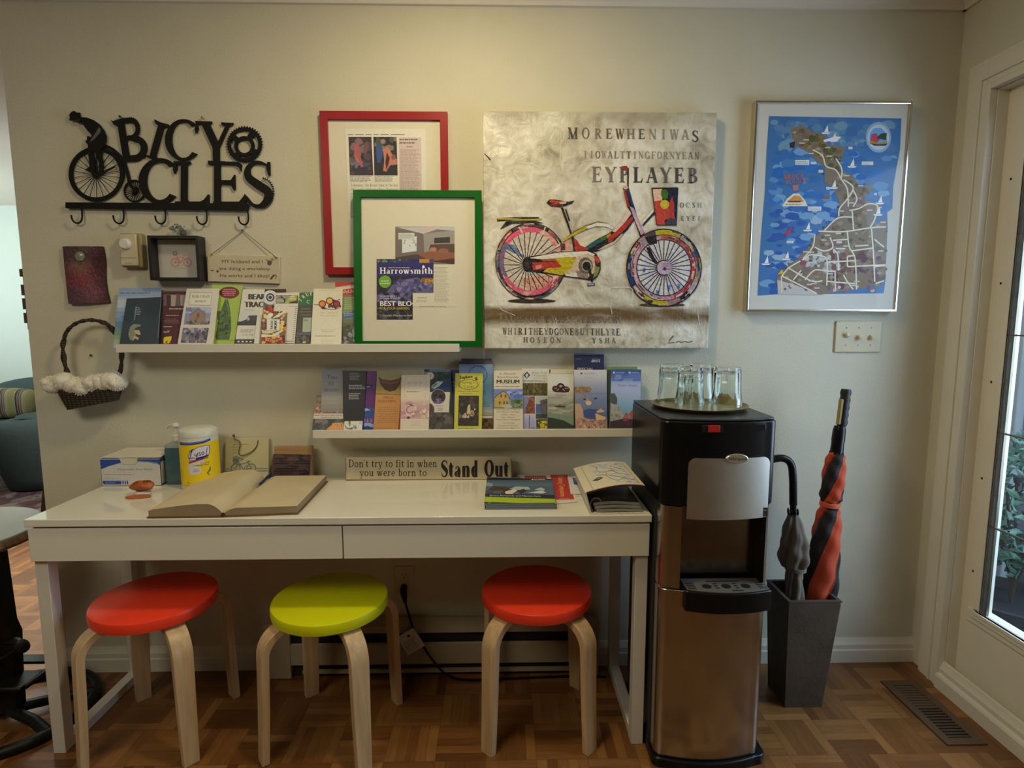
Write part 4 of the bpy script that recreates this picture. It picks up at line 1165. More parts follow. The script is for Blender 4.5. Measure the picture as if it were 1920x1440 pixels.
a.text('BEST BLOO', 384, 926, 50, (220, 214, 196), w=382, bold=.05); a.text('FOR YOUR GARDEN', 384, 962, 26, (196, 166, 60), w=295)
a.text('Canada\'s Weather-in-Doll', 412, 1030, 20, (190, 182, 160), w=290)
a.build('magazine_cover', fg)

# ---- the bicycle painting: deep stretched canvas with thick paint
def canvas_mat():
    m = bpy.data.materials.new('painted_canvas'); m.use_nodes = True
    nt = m.node_tree; b = nt.nodes['Principled BSDF']; L = nt.links.new; N = nt.nodes.new
    b.inputs['Roughness'].default_value = 0.42
    tc = N('ShaderNodeTexCoord')
    def noise(sc, det=5, dist=0.0, mp=None):
        n = N('ShaderNodeTexNoise'); n.inputs['Scale'].default_value = sc; n.inputs['Detail'].default_value = det; n.inputs['Distortion'].default_value = dist
        if mp:
            q = N('ShaderNodeMapping'); q.inputs['Scale'].default_value = mp; L(tc.outputs['Object'], q.inputs['Vector']); L(q.outputs['Vector'], n.inputs['Vector'])
        else: L(tc.outputs['Object'], n.inputs['Vector'])
        return n.outputs['Fac']
    r = N('ShaderNodeValToRGB'); e = r.color_ramp.elements
    e[0].position = 0.33; e[0].color = (0.34, 0.30, 0.22, 1); e[1].position = 0.60; e[1].color = (0.84, 0.82, 0.76, 1)
    k = e.new(0.46); k.color = (0.62, 0.58, 0.48, 1)
    mn = N('ShaderNodeMix'); mn.data_type = 'FLOAT'; mn.inputs[0].default_value = .45; L(noise(4.0, 7, 0.9), mn.inputs[2]); L(noise(17, 6, 1.5), mn.inputs[3]); L(mn.outputs[0], r.inputs['Fac'])
    # the painted ground: a brown sweep under the wheels, darker paint towards the canvas edges
    sx = N('ShaderNodeSeparateXYZ'); L(tc.outputs['Object'], sx.inputs['Vector'])
    def mr(v, a, bb, c, d):
        n = N('ShaderNodeMapRange'); n.interpolation_type = 'SMOOTHSTEP'
        for i, x in enumerate((a, bb, c, d)): n.inputs[i+1].default_value = x
        L(v, n.inputs[0]); return n.outputs[0]
    def mul(*vs_):
        o = vs_[0]
        for v in vs_[1:]:
            n = N('ShaderNodeMath'); n.operation = 'MULTIPLY'; L(o, n.inputs[0])
            if isinstance(v, float): n.inputs[1].default_value = v
            else: L(v, n.inputs[1])
            o = n.outputs[0]
        return o
    brown = mul(mr(sx.outputs['Z'], 1.268, 1.312, 0, 1), mr(sx.outputs['Z'], 1.356, 1.336, 0, 1), mr(noise(5, 4, .5, (1, 1, 3)), 0.30, .52, .45, 1))
    mx = N('ShaderNodeMix'); mx.data_type = 'RGBA'; L(mul(brown, 1.0), mx.inputs[0]); L(r.outputs['Color'], mx.inputs[6]); mx.inputs[7].default_value = (0.17, 0.105, 0.045, 1)
    top = mul(mr(sx.outputs['Z'], 1.90, 2.0, 0, 1), mr(noise(6, 4), .35, .6, .2, 1))
    mx2 = N('ShaderNodeMix'); mx2.data_type = 'RGBA'; L(mul(top, .75), mx2.inputs[0]); L(mx.outputs[2], mx2.inputs[6]); mx2.inputs[7].default_value = (0.28, 0.245, 0.18, 1)
    L(mx2.outputs[2], b.inputs['Base Color'])
    bp = N('ShaderNodeBump'); bp.inputs['Strength'].default_value = 0.8; bp.inputs['Distance'].default_value = 0.008
    ad = N('ShaderNodeMath'); ad.operation = 'ADD'; L(noise(14, 8, 1.2), ad.inputs[0]); L(mul(noise(90, 4, .0, (1, 1, .3)), .3), ad.inputs[1])
    L(ad.outputs[0], bp.inputs['Height']); L(bp.outputs['Normal'], b.inputs['Normal'])
    return m
pc = wall_plane(-.0405)
cv = thing('painting', 'large canvas painting of a colourful bicycle with stencilled lettering on the wall', 'painting', (1.69, 0, 1.2))
MB().box(1.303, 2.090, -.040, -.0005, 1.203, 1.994).build('canvas', canvas_mat(), cv, bevel=.003)
VA, VB, VC = (890, 190, 4.085), (890, 420, 4.085), (960, 340, 5.3333)
paint = ink_mat('oil_paint', rough=0.38, bump=0.6)
G = (92, 84, 72); G2 = (120, 112, 96); G3 = (142, 134, 114)
a = Art(pc, VA, WP, h0=3e-4)
def stencil(s, x0, x1, y, h, cols, ang=0, T=.2, t=.08, seed=1):
    """stencilled capitals: evenly spaced between x0 and x1, some letters fainter"""
    rnd = random.Random(seed); n = len(s)
    for i, ch in enumerate(s):
        if ch == ' ': continue
        w, ps = serif_glyph(ch, T, t)
        st_ = (x1-x0)/n; a.text(ch, x0+st_*(i+.5), y+(ang*(i-n/2)), h, cols[rnd.randrange(len(cols))], w=min(st_*.86, h*w*.9), font='serif', align='c', T=T, t=t)
a.text('M', 712, 288, 88, (70, 64, 58), font='serif', w=80, T=.22); a.text('O', 820, 286, 84, (100, 92, 78), font='serif', w=62)
stencil('REWHENIWA', 905, 1655, 290, 78, [G, G2, G2, G3, G], .9)
a.text('S', 1662, 312, 88, (80, 74, 66), font='serif', w=56)
stencil('IIOWALTTINGFORNYEAN', 825, 1725, 440, 56, [G2, G3, (104, 96, 82), G3], .55, seed=3)
stencil('EYPLAYEB', 885, 1725, 624, 118, [(96, 90, 82), (76, 70, 66), (120, 112, 98), (66, 60, 58)], 1.2, T=.22, seed=5)
stencil('OCSH', 1565, 1745, 815, 40, [(150, 148, 142), (96, 92, 90), (160, 156, 148)], seed=7); stencil('EYEE', 1570, 1745, 915, 36, [(150, 148, 142), (110, 104, 100)], seed=9)
# raised drips and ridges of paint
ridge = (206, 200, 176)
for p in ([(520, 520), (525, 400), (522, 250), (530, 150), (570, 105), (620, 115)], [(670, 105), (655, 160), (662, 300), (655, 430), (668, 520), (690, 550)], [(920, 150), (915, 260), (912, 360)], [(285, 530), (310, 470), (380, 480), (460, 490), (495, 520), (490, 590)], [(80, 400), (130, 430), (180, 400), (185, 340), (260, 350)], [(820, 500), (830, 460), (900, 455), (960, 470)], [(690, 330), (700, 280), (720, 250)], [(1680, 330), (1682, 440)], [(1340, 640), (1360, 700), (1370, 820)], [(90, 600), (110, 595), (130, 610), (130, 680)], [(1225, 500), (1260, 460), (1330, 470), (1340, 560)]):
    a.line(p, 5, ridge, smooth=True); 
a.poly([(75, 395), (125, 445), (122, 456), (75, 405)], (60, 52, 42))
a.build('lettering', cv, paint)
# the bicycle
a = Art(pc, VC, WP, h0=1.2e-3)
K, PINK, RED, YEL, NAVY, CRM, SAL, GRN, TEAL, ORG, MAUV = (34, 28, 26), (208, 88, 104), (170, 52, 38), (180, 160, 28), (30, 52, 92), (214, 204, 176), (206, 150, 122), (70, 108, 40), (36, 84, 92), (190, 92, 46), (176, 150, 152)
# rear wheel (reaches left of the view: negative x is fine)
rc = (187, 800); rx_, ky = 352, 1.085
a.ell(rc[0]+10, 1196, 240, 22, (60, 46, 30)); a.ell(1500, 1236, 230, 20, (70, 56, 38))
a.arc(rc[0], rc[1], 0, 300, 0, 360, (196, 182, 154), ky, 40)
a.blobs(rc[0]-200, rc[1]-200, rc[0]+230, rc[1]+250, 26, 70, [(200, 186, 160), (206, 160, 136), (190, 176, 150), (210, 196, 170)], 31)
a.poly([(20, 1000), (210, 950), (420, 930), (470, 960), (400, 1080), (200, 1100)], (204, 160, 132)); a.text('RATED', 120, 1030, 60, (176, 90, 66), w=300, font='serif', ang=-6); a.text('MERK', 200, 1090, 44, (186, 110, 84), w=200, font='serif', ang=-14)
a.poly([(-130, 640), (-60, 620), (20, 640), (90, 720), (140, 780), (60, 740)], (96, 116, 142))
a.arc(rc[0], rc[1], 272, 326, 0, 360, PINK, ky, 48)
for a0, a1, c in ((-70, 0, SAL), (0, 50, (210, 176, 148)), (150, 215, (110, 96, 120)), (60, 150, PINK), (215, 290, (214, 84, 108))): a.arc(rc[0], rc[1], 268, 318, a0, a1, c, ky)
a.arc(rc[0], rc[1], 318, 352, 0, 360, K, ky, 56)
for a0, a1, r0, r1, c in ((-150, -125, 318, 354, ORG), (-122, -62, 322, 345, (74, 58, 54)), (-120, -60, 346, 356, PINK), (-58, -38, 318, 350, (170, 112, 100)), (-36, -16, 320, 348, (60, 44, 42)), (-14, 6, 316, 350, SAL), (170, 196, 316, 352, (104, 108, 116)), (140, 165, 314, 345, (58, 76, 110)), (198, 212, 316, 344, (160, 120, 100)), (20, 40, 318, 350, (92, 66, 50)), (42, 60, 320, 350, (40, 42, 56)), (95, 130, 344, 358, (48, 52, 70))): a.arc(rc[0], rc[1], r0, r1, a0, a1, c, ky)
def daub(cx, cy, ra, rb, ky_, n, cols, seed):
    rnd = random.Random(seed)
    for _ in range(n):
        a0 = rnd.uniform(0, 360); r0 = rnd.uniform(ra, rb-8)
        a.arc(cx, cy, r0, min(rb, r0+rnd.uniform(6, 22)), a0, a0+rnd.uniform(4, 18), rnd.choice(cols), ky_, n=3)
a.arc(rc[0], rc[1], 346, 356, 0, 360, K, ky, 56); a.arc(rc[0], rc[1], 315, 321, 0, 360, K, ky, 56)
DK = [(40, 34, 32), (60, 46, 44), (150, 120, 110), (190, 150, 130), (90, 80, 84), (200, 180, 160), (120, 50, 50)]
daub(rc[0], rc[1], 318, 352, ky, 46, DK, 3); daub(rc[0], rc[1], 270, 322, ky, 26, [(220, 120, 130), (190, 70, 90), (206, 160, 140), (120, 90, 100)], 4)
for i in range(26):
    t = R(i*360/26+4); rr = 272
    a.line([(150+42*math.cos(t), 830+42*math.sin(t)), (rc[0]+rr*math.cos(t+.05), rc[1]+rr*ky*math.sin(t+.05))], 8, (44, 36, 30))
a.line([(70, 455), (105, 520)], 14, (200, 190, 160)); a.line([(335, 455), (300, 540)], 14, (200, 190, 160))
# mud guard and carrier
a.line([(-150, 385), (-40, 378), (100, 372), (270, 372)], 30, K, smooth=True); a.line([(-145, 376), (0, 378), (140, 385), (300, 378)], 15, YEL, smooth=True); a.poly([(-60, 400), (240, 395), (320, 420), (220, 415), (0, 425), (-120, 480)], K)
# chain stay, seat tube, saddle
a.poly([(270, 735), (480, 625), (540, 590), (555, 610), (330, 740)], (206, 176, 148)); a.line([(330, 735), (540, 615)], 7, K)
a.poly([(500, 590), (560, 560), (580, 640), (600, 720), (500, 720)], SAL); a.poly([(480, 620), (530, 620), (535, 690), (490, 690)], (84, 50, 46))
a.poly([(485, 262), (510, 262), (620, 560), (630, 700), (615, 700), (590, 545)], K); a.poly([(520, 268), (545, 262), (600, 450), (612, 540), (598, 520)], (176, 160, 150)); a.line([(535, 280), (575, 400)], 16, K)
a.poly([(345, 215), (375, 182), (450, 184), (510, 198), (560, 205), (625, 192), (600, 222), (540, 244), (480, 260), (390, 252)], K); a.poly([(370, 205), (385, 186), (470, 196), (480, 226), (400, 222)], RED); a.poly([(468, 205), (545, 200), (540, 224), (480, 226)], (204, 168, 130)); a.poly([(380, 225), (500, 232), (440, 252), (390, 245)], (112, 30, 24))
# frame tubes
a.poly([(500, 605), (620, 500), (740, 440), (860, 400), (960, 420), (1020, 460), (1015, 485), (930, 455), (830, 452), (730, 490), (620, 540), (520, 615)], (92, 84, 40)); a.poly([(500, 600), (630, 505), (745, 445), (770, 462), (640, 530), (520, 600)], YEL); a.poly([(740, 455), (850, 412), (960, 425), (1020, 462), (1010, 486), (940, 455), (840, 448), (760, 476)], CRM)
a.poly([(690, 690), (760, 640), (860, 575), (960, 525), (1060, 450), (1150, 350), (1200, 310), (1225, 380), (1150, 490), (1060, 580), (960, 650), (850, 702), (740, 720)], K)
a.poly([(720, 672), (800, 620), (900, 560), (960, 530), (955, 560), (880, 610), (800, 660), (740, 690)], TEAL); a.poly([(880, 570), (950, 540), (940, 580), (890, 600)], GRN); a.poly([(945, 545), (985, 515), (985, 560), (950, 570)], (190, 130, 40))
a.poly([(960, 560), (1060, 480), (1150, 390), (1205, 345), (1210, 385), (1130, 480), (1040, 560), (960, 610)], RED); a.poly([(1000, 500), (1080, 420), (1150, 300), (1185, 275), (1190, 330), (1120, 420), (1030, 510)], (214, 186, 164)); a.poly([(850, 690), (930, 640), (1020, 600), (1100, 520), (1110, 535), (1020, 625), (930, 670)], (196, 172, 138)); a.poly([(870, 640), (930, 620), (930, 640), (880, 660)], K); a.poly([(960, 600), (1010, 570), (1020, 590), (970, 620)], (120, 60, 40))
a.poly([(605, 555), (650, 590), (680, 640), (760, 672), (740, 700), (650, 705), (625, 700)], RED); a.line([(605, 545), (628, 705)], 12, K)
# stem, handlebar, fork
a.line([(1160, -135), (1158, 60)], 16, (60, 46, 40)); a.poly([(1090, -150), (1150, -155), (1160, -115), (1110, -108)], (150, 52, 40)); a.poly([(1105, 66), (1165, 60), (1250, 360), (1330, 560), (1290, 590), (1205, 350), (1150, 250), (1130, 150)], K)
a.poly([(1110, 80), (1140, 78), (1150, 150), (1175, 250), (1150, 260), (1130, 170)], (150, 50, 40)); a.poly([(1140, 76), (1165, 80), (1225, 260), (1250, 350), (1215, 300), (1170, 170)], NAVY); a.poly([(1175, 250), (1215, 270), (1260, 370), (1325, 510), (1290, 540), (1230, 400)], MAUV); a.poly([(1215, 345), (1240, 360), (1285, 480), (1270, 500)], (200, 176, 176)); a.ell(1135, 62, 26, 18, (196, 170, 146))
a.poly([(1300, 440), (1420, 300), (1425, 325), (1310, 450)], K); a.poly([(1300, 400), (1410, 280), (1412, 310), (1310, 420)], (216, 210, 190))
# front wheel
fc = (1517, 865); ky2 = 1.035; r2 = 374
a.arc(fc[0], fc[1], 0, 290, 0, 360, (204, 198, 184), ky2, 40); a.blobs(1300, 640, 1760, 1120, 26, 60, [(208, 202, 190), (200, 192, 184), (190, 184, 186), (210, 206, 196)], 44)
for x, y in ((1320, 890), (1450, 1110), (1570, 1060), (1670, 1050), (1380, 720)): a.poly([(x-14, y-24), (x+16, y-20), (x+12, y+22), (x-16, y+20)], (96, 116, 168))
a.arc(fc[0], fc[1], 318, r2, 0, 360, K, ky2, 60); a.arc(fc[0], fc[1], 270, 318, 0, 360, (180, 128, 132), ky2, 48)
for a0, a1, r0, r1, c in ((-104, -62, 322, 368, YEL), (-60, -40, 322, 366, (160, 150, 130)), (-38, -16, 320, 362, (38, 70, 120)), (-14, 18, 324, 372, (120, 118, 124)), (20, 44, 322, 366, (176, 170, 160)), (46, 60, 326, 360, K), (62, 84, 322, 366, (150, 118, 112)), (84, 128, 322, 372, YEL), (130, 150, 324, 366, (104, 88, 96)), (152, 200, 322, 372, NAVY), (202, 222, 322, 364, (190, 166, 140)), (224, 240, 330, 372, (96, 92, 84)), (240, 256, 325, 370, (70, 66, 58)),
                          (-95, -45, 276, 316, (178, 90, 56)), (-44, -20, 276, 312, (150, 62, 58)), (-15, 25, 276, 314, (186, 52, 48)), (25, 70, 280, 316, (170, 60, 60)), (150, 215, 280, 316, (188, 150, 152)), (100, 145, 278, 314, (160, 150, 130)), (165, 200, 318, 330, (196, 160, 160))): a.arc(fc[0], fc[1], r0, r1, a0, a1, c, ky2)
daub(fc[0], fc[1], 318, r2, ky2, 60, DK+[(30, 52, 92), (180, 160, 40)], 5); daub(fc[0], fc[1], 276, 318, ky2, 40, [(190, 150, 150), (120, 50, 56), (206, 176, 170), (90, 60, 66)], 6)
a.arc(fc[0], fc[1], 266, 276, 0, 360, (60, 40, 40), ky2, 48); a.arc(fc[0], fc[1], 368, 378, 0, 360, K, ky2, 60); a.arc(fc[0], fc[1], 316, 322, 0, 360, (50, 34, 36), ky2, 60)
for i in range(30):
    t = R(i*12+3)
    a.line([(fc[0]+66*math.cos(t), fc[1]+66*math.sin(t)), (fc[0]+268*math.cos(t+.06), fc[1]+268*ky2*math.sin(t+.06))], 8, (40, 32, 30))
a.poly([(1290, 590), (1330, 560), (1440, 540), (1450, 620), (1380, 640), (1340, 600)], K); a.poly([(1275, 600), (1320, 555), (1370, 640), (1340, 620), (1290, 680)], (150, 128, 130)); a.poly([(1340, 660), (1375, 660), (1420, 760), (1460, 815), (1430, 830), (1370, 750)], K)
a.ell(fc[0]+5, fc[1], 72, 76, (188, 160, 166)); a.arc(fc[0], fc[1], 68, 80, 60, 300, (70, 50, 54)); a.ell(fc[0]+8, fc[1]+10, 16, 18, (40, 34, 60)); a.bars(1500, 815, 1620, 890, 5, (96, 70, 86), seed=4, fill=.4)
# chain case, crank, pedal
a.poly([(130, 790), (170, 752), (330, 728), (480, 705), (760, 690), (840, 720), (885, 800), (885, 880), (850, 960), (800, 995), (680, 975), (540, 955), (180, 905), (130, 870)], K)
a.poly([(165, 768), (330, 735), (480, 712), (750, 698), (830, 730), (800, 760), (560, 760), (440, 770), (300, 780)], CRM); a.poly([(200, 812), (470, 800), (500, 860), (320, 880), (210, 890)], RED); a.poly([(430, 770), (560, 755), (640, 770), (640, 850), (500, 940), (310, 905), (350, 870), (500, 860)], YEL); a.poly([(640, 760), (760, 720), (820, 750), (840, 900), (760, 960), (640, 940), (540, 950), (520, 920), (600, 860)], (196, 168, 132)); a.poly([(640, 900), (760, 890), (760, 975), (660, 960)], (140, 116, 100)); a.poly([(815, 740), (870, 760), (880, 810), (845, 830)], (180, 70, 50)); a.poly([(830, 850), (880, 860), (850, 940), (810, 970)], (126, 130, 60)); a.poly([(540, 935), (640, 915), (660, 960), (560, 950)], CRM); a.poly([(300, 780), (430, 770), (450, 795), (300, 800)], (150, 90, 50)); a.poly([(230, 845), (300, 830), (290, 870), (240, 880)], (200, 130, 110))
a.ell(735, 845, 72, 84, (104, 94, 74)); a.ell(745, 845, 50, 56, (176, 160, 130)); a.ell(745, 848, 42, 46, K)
a.poly([(755, 870), (785, 868), (812, 1000), (790, 1010)], K); a.poly([(755, 1018), (825, 1015), (830, 1045), (752, 1050)], (84, 76, 76)); a.poly([(762, 1024), (815, 1022), (812, 1036), (765, 1038)], (170, 160, 150))
a.ell(155, 830, 48, 76, K); a.ell(150, 828, 24, 40, (60, 48, 44))
# basket
bk = [(1395, 70), (1660, 66), (1645, 440), (1445, 438)]
a.poly(bk, K); a.clip = bk
a.poly([(1405, 80), (1500, 76), (1500, 190), (1420, 210)], (222, 182, 142)); a.poly([(1560, 74), (1655, 72), (1640, 430), (1600, 400), (1610, 200), (1560, 180)], (34, 34, 54)); a.poly([(1420, 200), (1500, 190), (1600, 240), (1630, 380), (1540, 380), (1480, 430), (1440, 430)], (186, 66, 48)); a.poly([(1560, 240), (1600, 150), (1620, 230), (1620, 380), (1560, 360)], (176, 56, 46)); a.ell(1525, 232, 44, 46, (196, 176, 36)); a.poly([(1490, 90), (1540, 80), (1562, 120), (1550, 178), (1505, 175), (1488, 140)], (62, 104, 24)); a.poly([(1540, 400), (1580, 360), (1645, 390), (1640, 435), (1520, 430)], (66, 60, 66)); a.poly([(1460, 400), (1520, 390), (1530, 435), (1450, 432)], (200, 60, 50))
a.clip = None
a.line([(1395, 70), (1660, 66)], 9, K); a.line([(1395, 70), (1445, 438)], 9, K); a.line([(1445, 438), (1645, 440)], 9, K)
# lower ridges
for p in ([(980, 1090), (1000, 1065), (1160, 1062), (1205, 1090), (1210, 1190)], [(720, 1245), (760, 1225), (790, 1240)], [(950, 1250), (985, 1260), (1000, 1330)], [(960, 850), (950, 930), (975, 1000)], [(680, 1030), (720, 1060), (740, 1110)]): a.line(p, 7, ridge, smooth=True)
a.build('painted_bicycle', cv, paint)
a = Art(pc, VB, WP, h0=3e-4)
stencil('AATMESMINETHOSEWERESUCHI', 180, 1135, 755, 48, [(104, 96, 84), (124, 114, 94), (92, 84, 76), (140, 126, 100)], .3, seed=11)
stencil('WHIRITHEYDGONEBUTTHLYRE', 212, 1120, 850, 52, [(110, 104, 94), (84, 78, 72), (130, 122, 108), (70, 64, 60)], .3, T=.2, seed=12)
stencil('HOSEON', 365, 670, 910, 42, [(110, 104, 94), (96, 90, 80)], .5, seed=13); stencil('YSHA', 890, 1090, 914, 42, [(92, 86, 78), (110, 104, 94)], .5, seed=14)
a.line([(1525, 855), (1500, 880), (1485, 912), (1530, 908)], 6, (70, 62, 52)); a.line([(1540, 908), (1570, 898), (1580, 908), (1610, 900), (1640, 906), (1670, 895)], 5, (70, 62, 52), smooth=True)
for p in ([(180, 600), (200, 650), (260, 680), (310, 700)], [(1045, 800), (1050, 880), (1040, 940)], [(1710, 680), (1720, 760), (1740, 850)], [(620, 720), (630, 780)]): a.line(p, 5, ridge, smooth=True)
a.build('lettering', cv, paint)

# ---- the framed map
alu = mat('silver_frame', (0.70, 0.66, 0.58), rough=0.18, metal=1.0, noise=0.03)
mp_ = thing('framed_map', 'silver framed illustrated map of a blue peninsula hanging right of the painting', 'picture', (2.49, 0, 1.33))
pmw = wall_plane(-.0006)
mu0, mu1, mv0, mv1 = 2.222, 2.760, 1.330, 2.038
frame_mb(pmw, (mu0, mu1, mv0, mv1), (mu0+.009, mu1-.009, mv0+.009, mv1-.009), 0, .031).build('frame', alu, mp_, smooth=0, bevel=.0025)
board_mb(pmw, (mu0+.006, mu1-.006, mv0+.006, mv1-.006), .010, .0245).build('mat_board', mat('map_paper', (.66, .65, .61), rough=.6, noise=.03, nscale=20), mp_, smooth=0)
pmi = wall_plane(-.0254)
VM = (1350, 160, 2.7692)
a = Art(pmi, VM, WM, h0=2e-4)
SEA = [(64, 112, 156), (54, 102, 150), (84, 130, 170), (48, 96, 146), (104, 146, 176)]
shape = [(255, 160), (942, 172), (935, 330), (900, 520), (895, 640), (868, 660), (870, 740), (862, 860), (860, 1000), (850, 1080), (300, 1085), (195, 1092), (205, 900), (215, 760), (232, 560), (242, 340)]
a.poly(shape, (58, 104, 150))
a.clip = None
def inside(x, y):
    c = False
    for i in range(len(shape)):
        x1, y1 = shape[i-1]; x2, y2 = shape[i]
        if (y1 > y) != (y2 > y) and x < (x2-x1)*(y-y1)/(y2-y1)+x1: c = not c
    return c
def dabs(n, x0, x1, y0, y1, size, cols, seed, test=inside, asp=1.0):
    rnd = random.Random(seed)
    for i in range(n):
        cx, cy = rnd.uniform(x0, x1), rnd.uniform(y0, y1)
        s = size*rnd.uniform(.5, 1.2)
        if not all(test(cx+asp*s*dx, cy+s*dy) for dx, dy in ((1, 0), (-1, 0), (0, 1), (0, -1))): continue
        k = rnd.randint(6, 9); a0 = rnd.uniform(0, 6.28)
        a.poly([(cx+asp*s*rnd.uniform(.7, 1)*math.cos(a0+2*PI*j/k), cy+s*rnd.uniform(.7, 1)*math.sin(a0+2*PI*j/k)) for j in range(k)], rnd.choice(cols))
dabs(110, 240, 940, 170, 330, 26, [(84, 120, 150), (70, 110, 150), (58, 98, 140), (104, 136, 156)], 21, asp=1.6)
dabs(150, 220, 930, 330, 650, 24, SEA+[(44, 100, 164), (40, 94, 160)], 22, asp=1.8)
dabs(130, 205, 600, 640, 1080, 22, [(50, 98, 156), (40, 84, 152), (104, 142, 172), (136, 160, 176), (40, 78, 144)], 23, asp=2.0)
land = [(365, 230), (420, 205), (480, 240), (540, 255), (560, 310), (650, 320), (640, 360), (620, 400), (640, 450), (690, 470), (720, 520), (795, 515), (780, 560), (740, 590), (790, 610), (840, 620), (800, 700), (780, 735), (860, 690), (868, 760), (858, 1000), (840, 1040), (700, 1060), (500, 1090), (300, 1085), (296, 1000), (320, 960), (400, 900), (450, 850), (500, 780), (560, 730), (610, 680), (620, 610), (590, 540), (540, 500), (545, 430), (490, 380), (460, 350), (400, 320), (380, 280)]
def inland(x, y):
    c = False
    for i in range(len(land)):
        x1, y1 = land[i-1]; x2, y2 = land[i]
        if (y1 > y) != (y2 > y) and x < (x2-x1)*(y-y1)/(y2-y1)+x1: c = not c
    return c
a.poly(land, (118, 102, 82))
LC = [(104, 92, 56), (126, 108, 84), (92, 80, 58), (140, 118, 100), (112, 88, 84), (84, 76, 60), (150, 134, 116), (120, 92, 70)]
dabs(620, 300, 868, 200, 1090, 14, LC, 24, inland, 1.3)
dabs(60, 440, 640, 260, 480, 18, [(96, 86, 40), (110, 98, 50), (80, 76, 44)], 25, inland)
dabs(70, 560, 860, 860, 1080, 18, [(96, 60, 56), (110, 70, 62), (84, 56, 66), (120, 96, 60)], 26, inland)
dabs(40, 430, 620, 860, 960, 14, [(176, 172, 160), (150, 150, 150)], 27, inland)
def coast(x, y):
    return inside(x, y) and inland(x, y) != inland(x+16, y+10)
dabs(900, 290, 868, 200, 1080, 9, [(84, 78, 64), (104, 92, 60), (70, 92, 120), (120, 104, 80), (60, 60, 60)], 33, lambda x, y: coast(x, y) or coast(x-12, y-6))
a.poly([(300, 1085), (296, 1010), (400, 1040), (520, 1090)], (176, 168, 156)); dabs(40, 300, 860, 1040, 1090, 13, [(84, 86, 124), (140, 90, 90), (180, 172, 160), (96, 84, 110)], 28)
RD = (206, 196, 170)
roads = [[(480, 335), (530, 365), (550, 420), (600, 440), (630, 490), (660, 540), (665, 630)], [(600, 380), (630, 430), (630, 480)], [(640, 490), (690, 530), (660, 590), (620, 640), (615, 680)], [(690, 545), (710, 590), (690, 630)], [(540, 755), (610, 690), (690, 685)], [(670, 650), (720, 640), (770, 615), (818, 630), (800, 700), (780, 735)], [(685, 650), (692, 750)], [(510, 757), (640, 760), (780, 740), (860, 735)], [(660, 760), (670, 840), (700, 900), (707, 1060)], [(785, 745), (795, 870), (802, 1020)], [(570, 790), (585, 840), (540, 860), (490, 840)], [(585, 850), (610, 880), (615, 960)], [(585, 805), (660, 800)], [(600, 848), (650, 848)], [(680, 860), (790, 845)], [(555, 918), (700, 910)], [(660, 942), (700, 940), (858, 932)], [(660, 890), (660, 942)], [(660, 888), (700, 884)], [(320, 990), (360, 945), (440, 900), (470, 880), (540, 890), (555, 920), (553, 1040)], [(350, 945), (470, 1015), (530, 1015)], [(320, 990), (410, 1035), (500, 1080)], [(318, 990), (318, 1080)], [(380, 1010), (420, 960)], [(440, 1010), (490, 960), (555, 965), (600, 965)], [(596, 965), (597, 1060)], [(553, 1018), (700, 1030)], [(640, 985), (660, 1020), (690, 1060)], [(805, 1030), (850, 1015)], [(800, 942), (858, 935)], [(490, 780), (480, 840), (430, 900)], [(700, 835), (770, 830)], [(800, 800), (850, 840)]]
for r_ in roads: a.line(r_, 7, RD, smooth=len(r_) > 2)
rnd = random.Random(8)
for i in range(60):
    x, y = rnd.uniform(380, 850), rnd.uniform(230, 1060)
    if inland(x, y): a.rect(x-14, y-3, x+14, y+3, (190, 182, 168))
for x, y, w, h in ((390, 388, 72, 26), (470, 398, 30, 12), (735, 396, 60, 18), (455, 630, 70, 22), (345, 808, 36, 12), (510, 440, 24, 14), (550, 528, 18, 14), (740, 566, 0, 0), (800, 560, 14, 10), (665, 320, 22, 12)):
    if w: a.rect(x, y, x+w, y+h, (200, 200, 190)); a.bars(x+4, y+4, x+w-4, y+h-3, 2, (140, 140, 140), seed=int(x))
for x, y in ((550, 235), (590, 275), (685, 410), (455, 740), (830, 600), (820, 660), (345, 890), (240, 915), (590, 520)):
    a.poly([(x-26, y+10), (x+24, y+10), (x+14, y+18), (x-18, y+18)], (210, 208, 198)); a.poly([(x-10, y+8), (x+8, y-30), (x+12, y+8)], (214, 212, 204))
a.poly([(535, 285), (600, 265), (630, 268), (610, 285), (540, 295)], (214, 206, 200)); a.poly([(360, 300), (390, 290), (385, 325), (362, 325)], (44, 40, 44)); a.poly([(330, 775), (375, 730), (365, 765), (350, 780)], (160, 54, 70)); a.poly([(295, 985), (320, 955), (330, 975)], (196, 160, 40)); a.poly([(530, 575), (570, 570), (565, 590), (535, 590)], (120, 80, 70)); a.poly([(415, 905), (450, 915), (440, 935), (420, 930)], (140, 60, 80))
a.ell(822, 270, 66, 80, (132, 158, 180), 32); a.ell(822, 270, 56, 66, (176, 186, 190), 32)
a.poly([(776, 250), (800, 222), (835, 222), (862, 250), (868, 300), (820, 308), (776, 300)], (96, 150, 190)); a.poly([(778, 290), (785, 255), (810, 248), (830, 280), (815, 300)], (170, 60, 76)); a.poly([(810, 275), (835, 250), (866, 248), (860, 285), (835, 280)], (44, 66, 40)); a.poly([(778, 285), (820, 300), (868, 290), (868, 305), (820, 312), (776, 302)], (150, 130, 40)); a.poly([(776, 300), (820, 308), (868, 304), (860, 314), (800, 314)], (40, 40, 60))
a.text('BRUCE', 330, 488, 26, (150, 92, 78), w=105, font='serif', T=.24, t=.12, ang=-2); a.text('COUNTY', 340, 512, 22, (150, 92, 78), w=120, font='serif', T=.24, t=.12, ang=-3); a.poly([(375, 520), (410, 515), (405, 545), (380, 548)], (158, 108, 92))
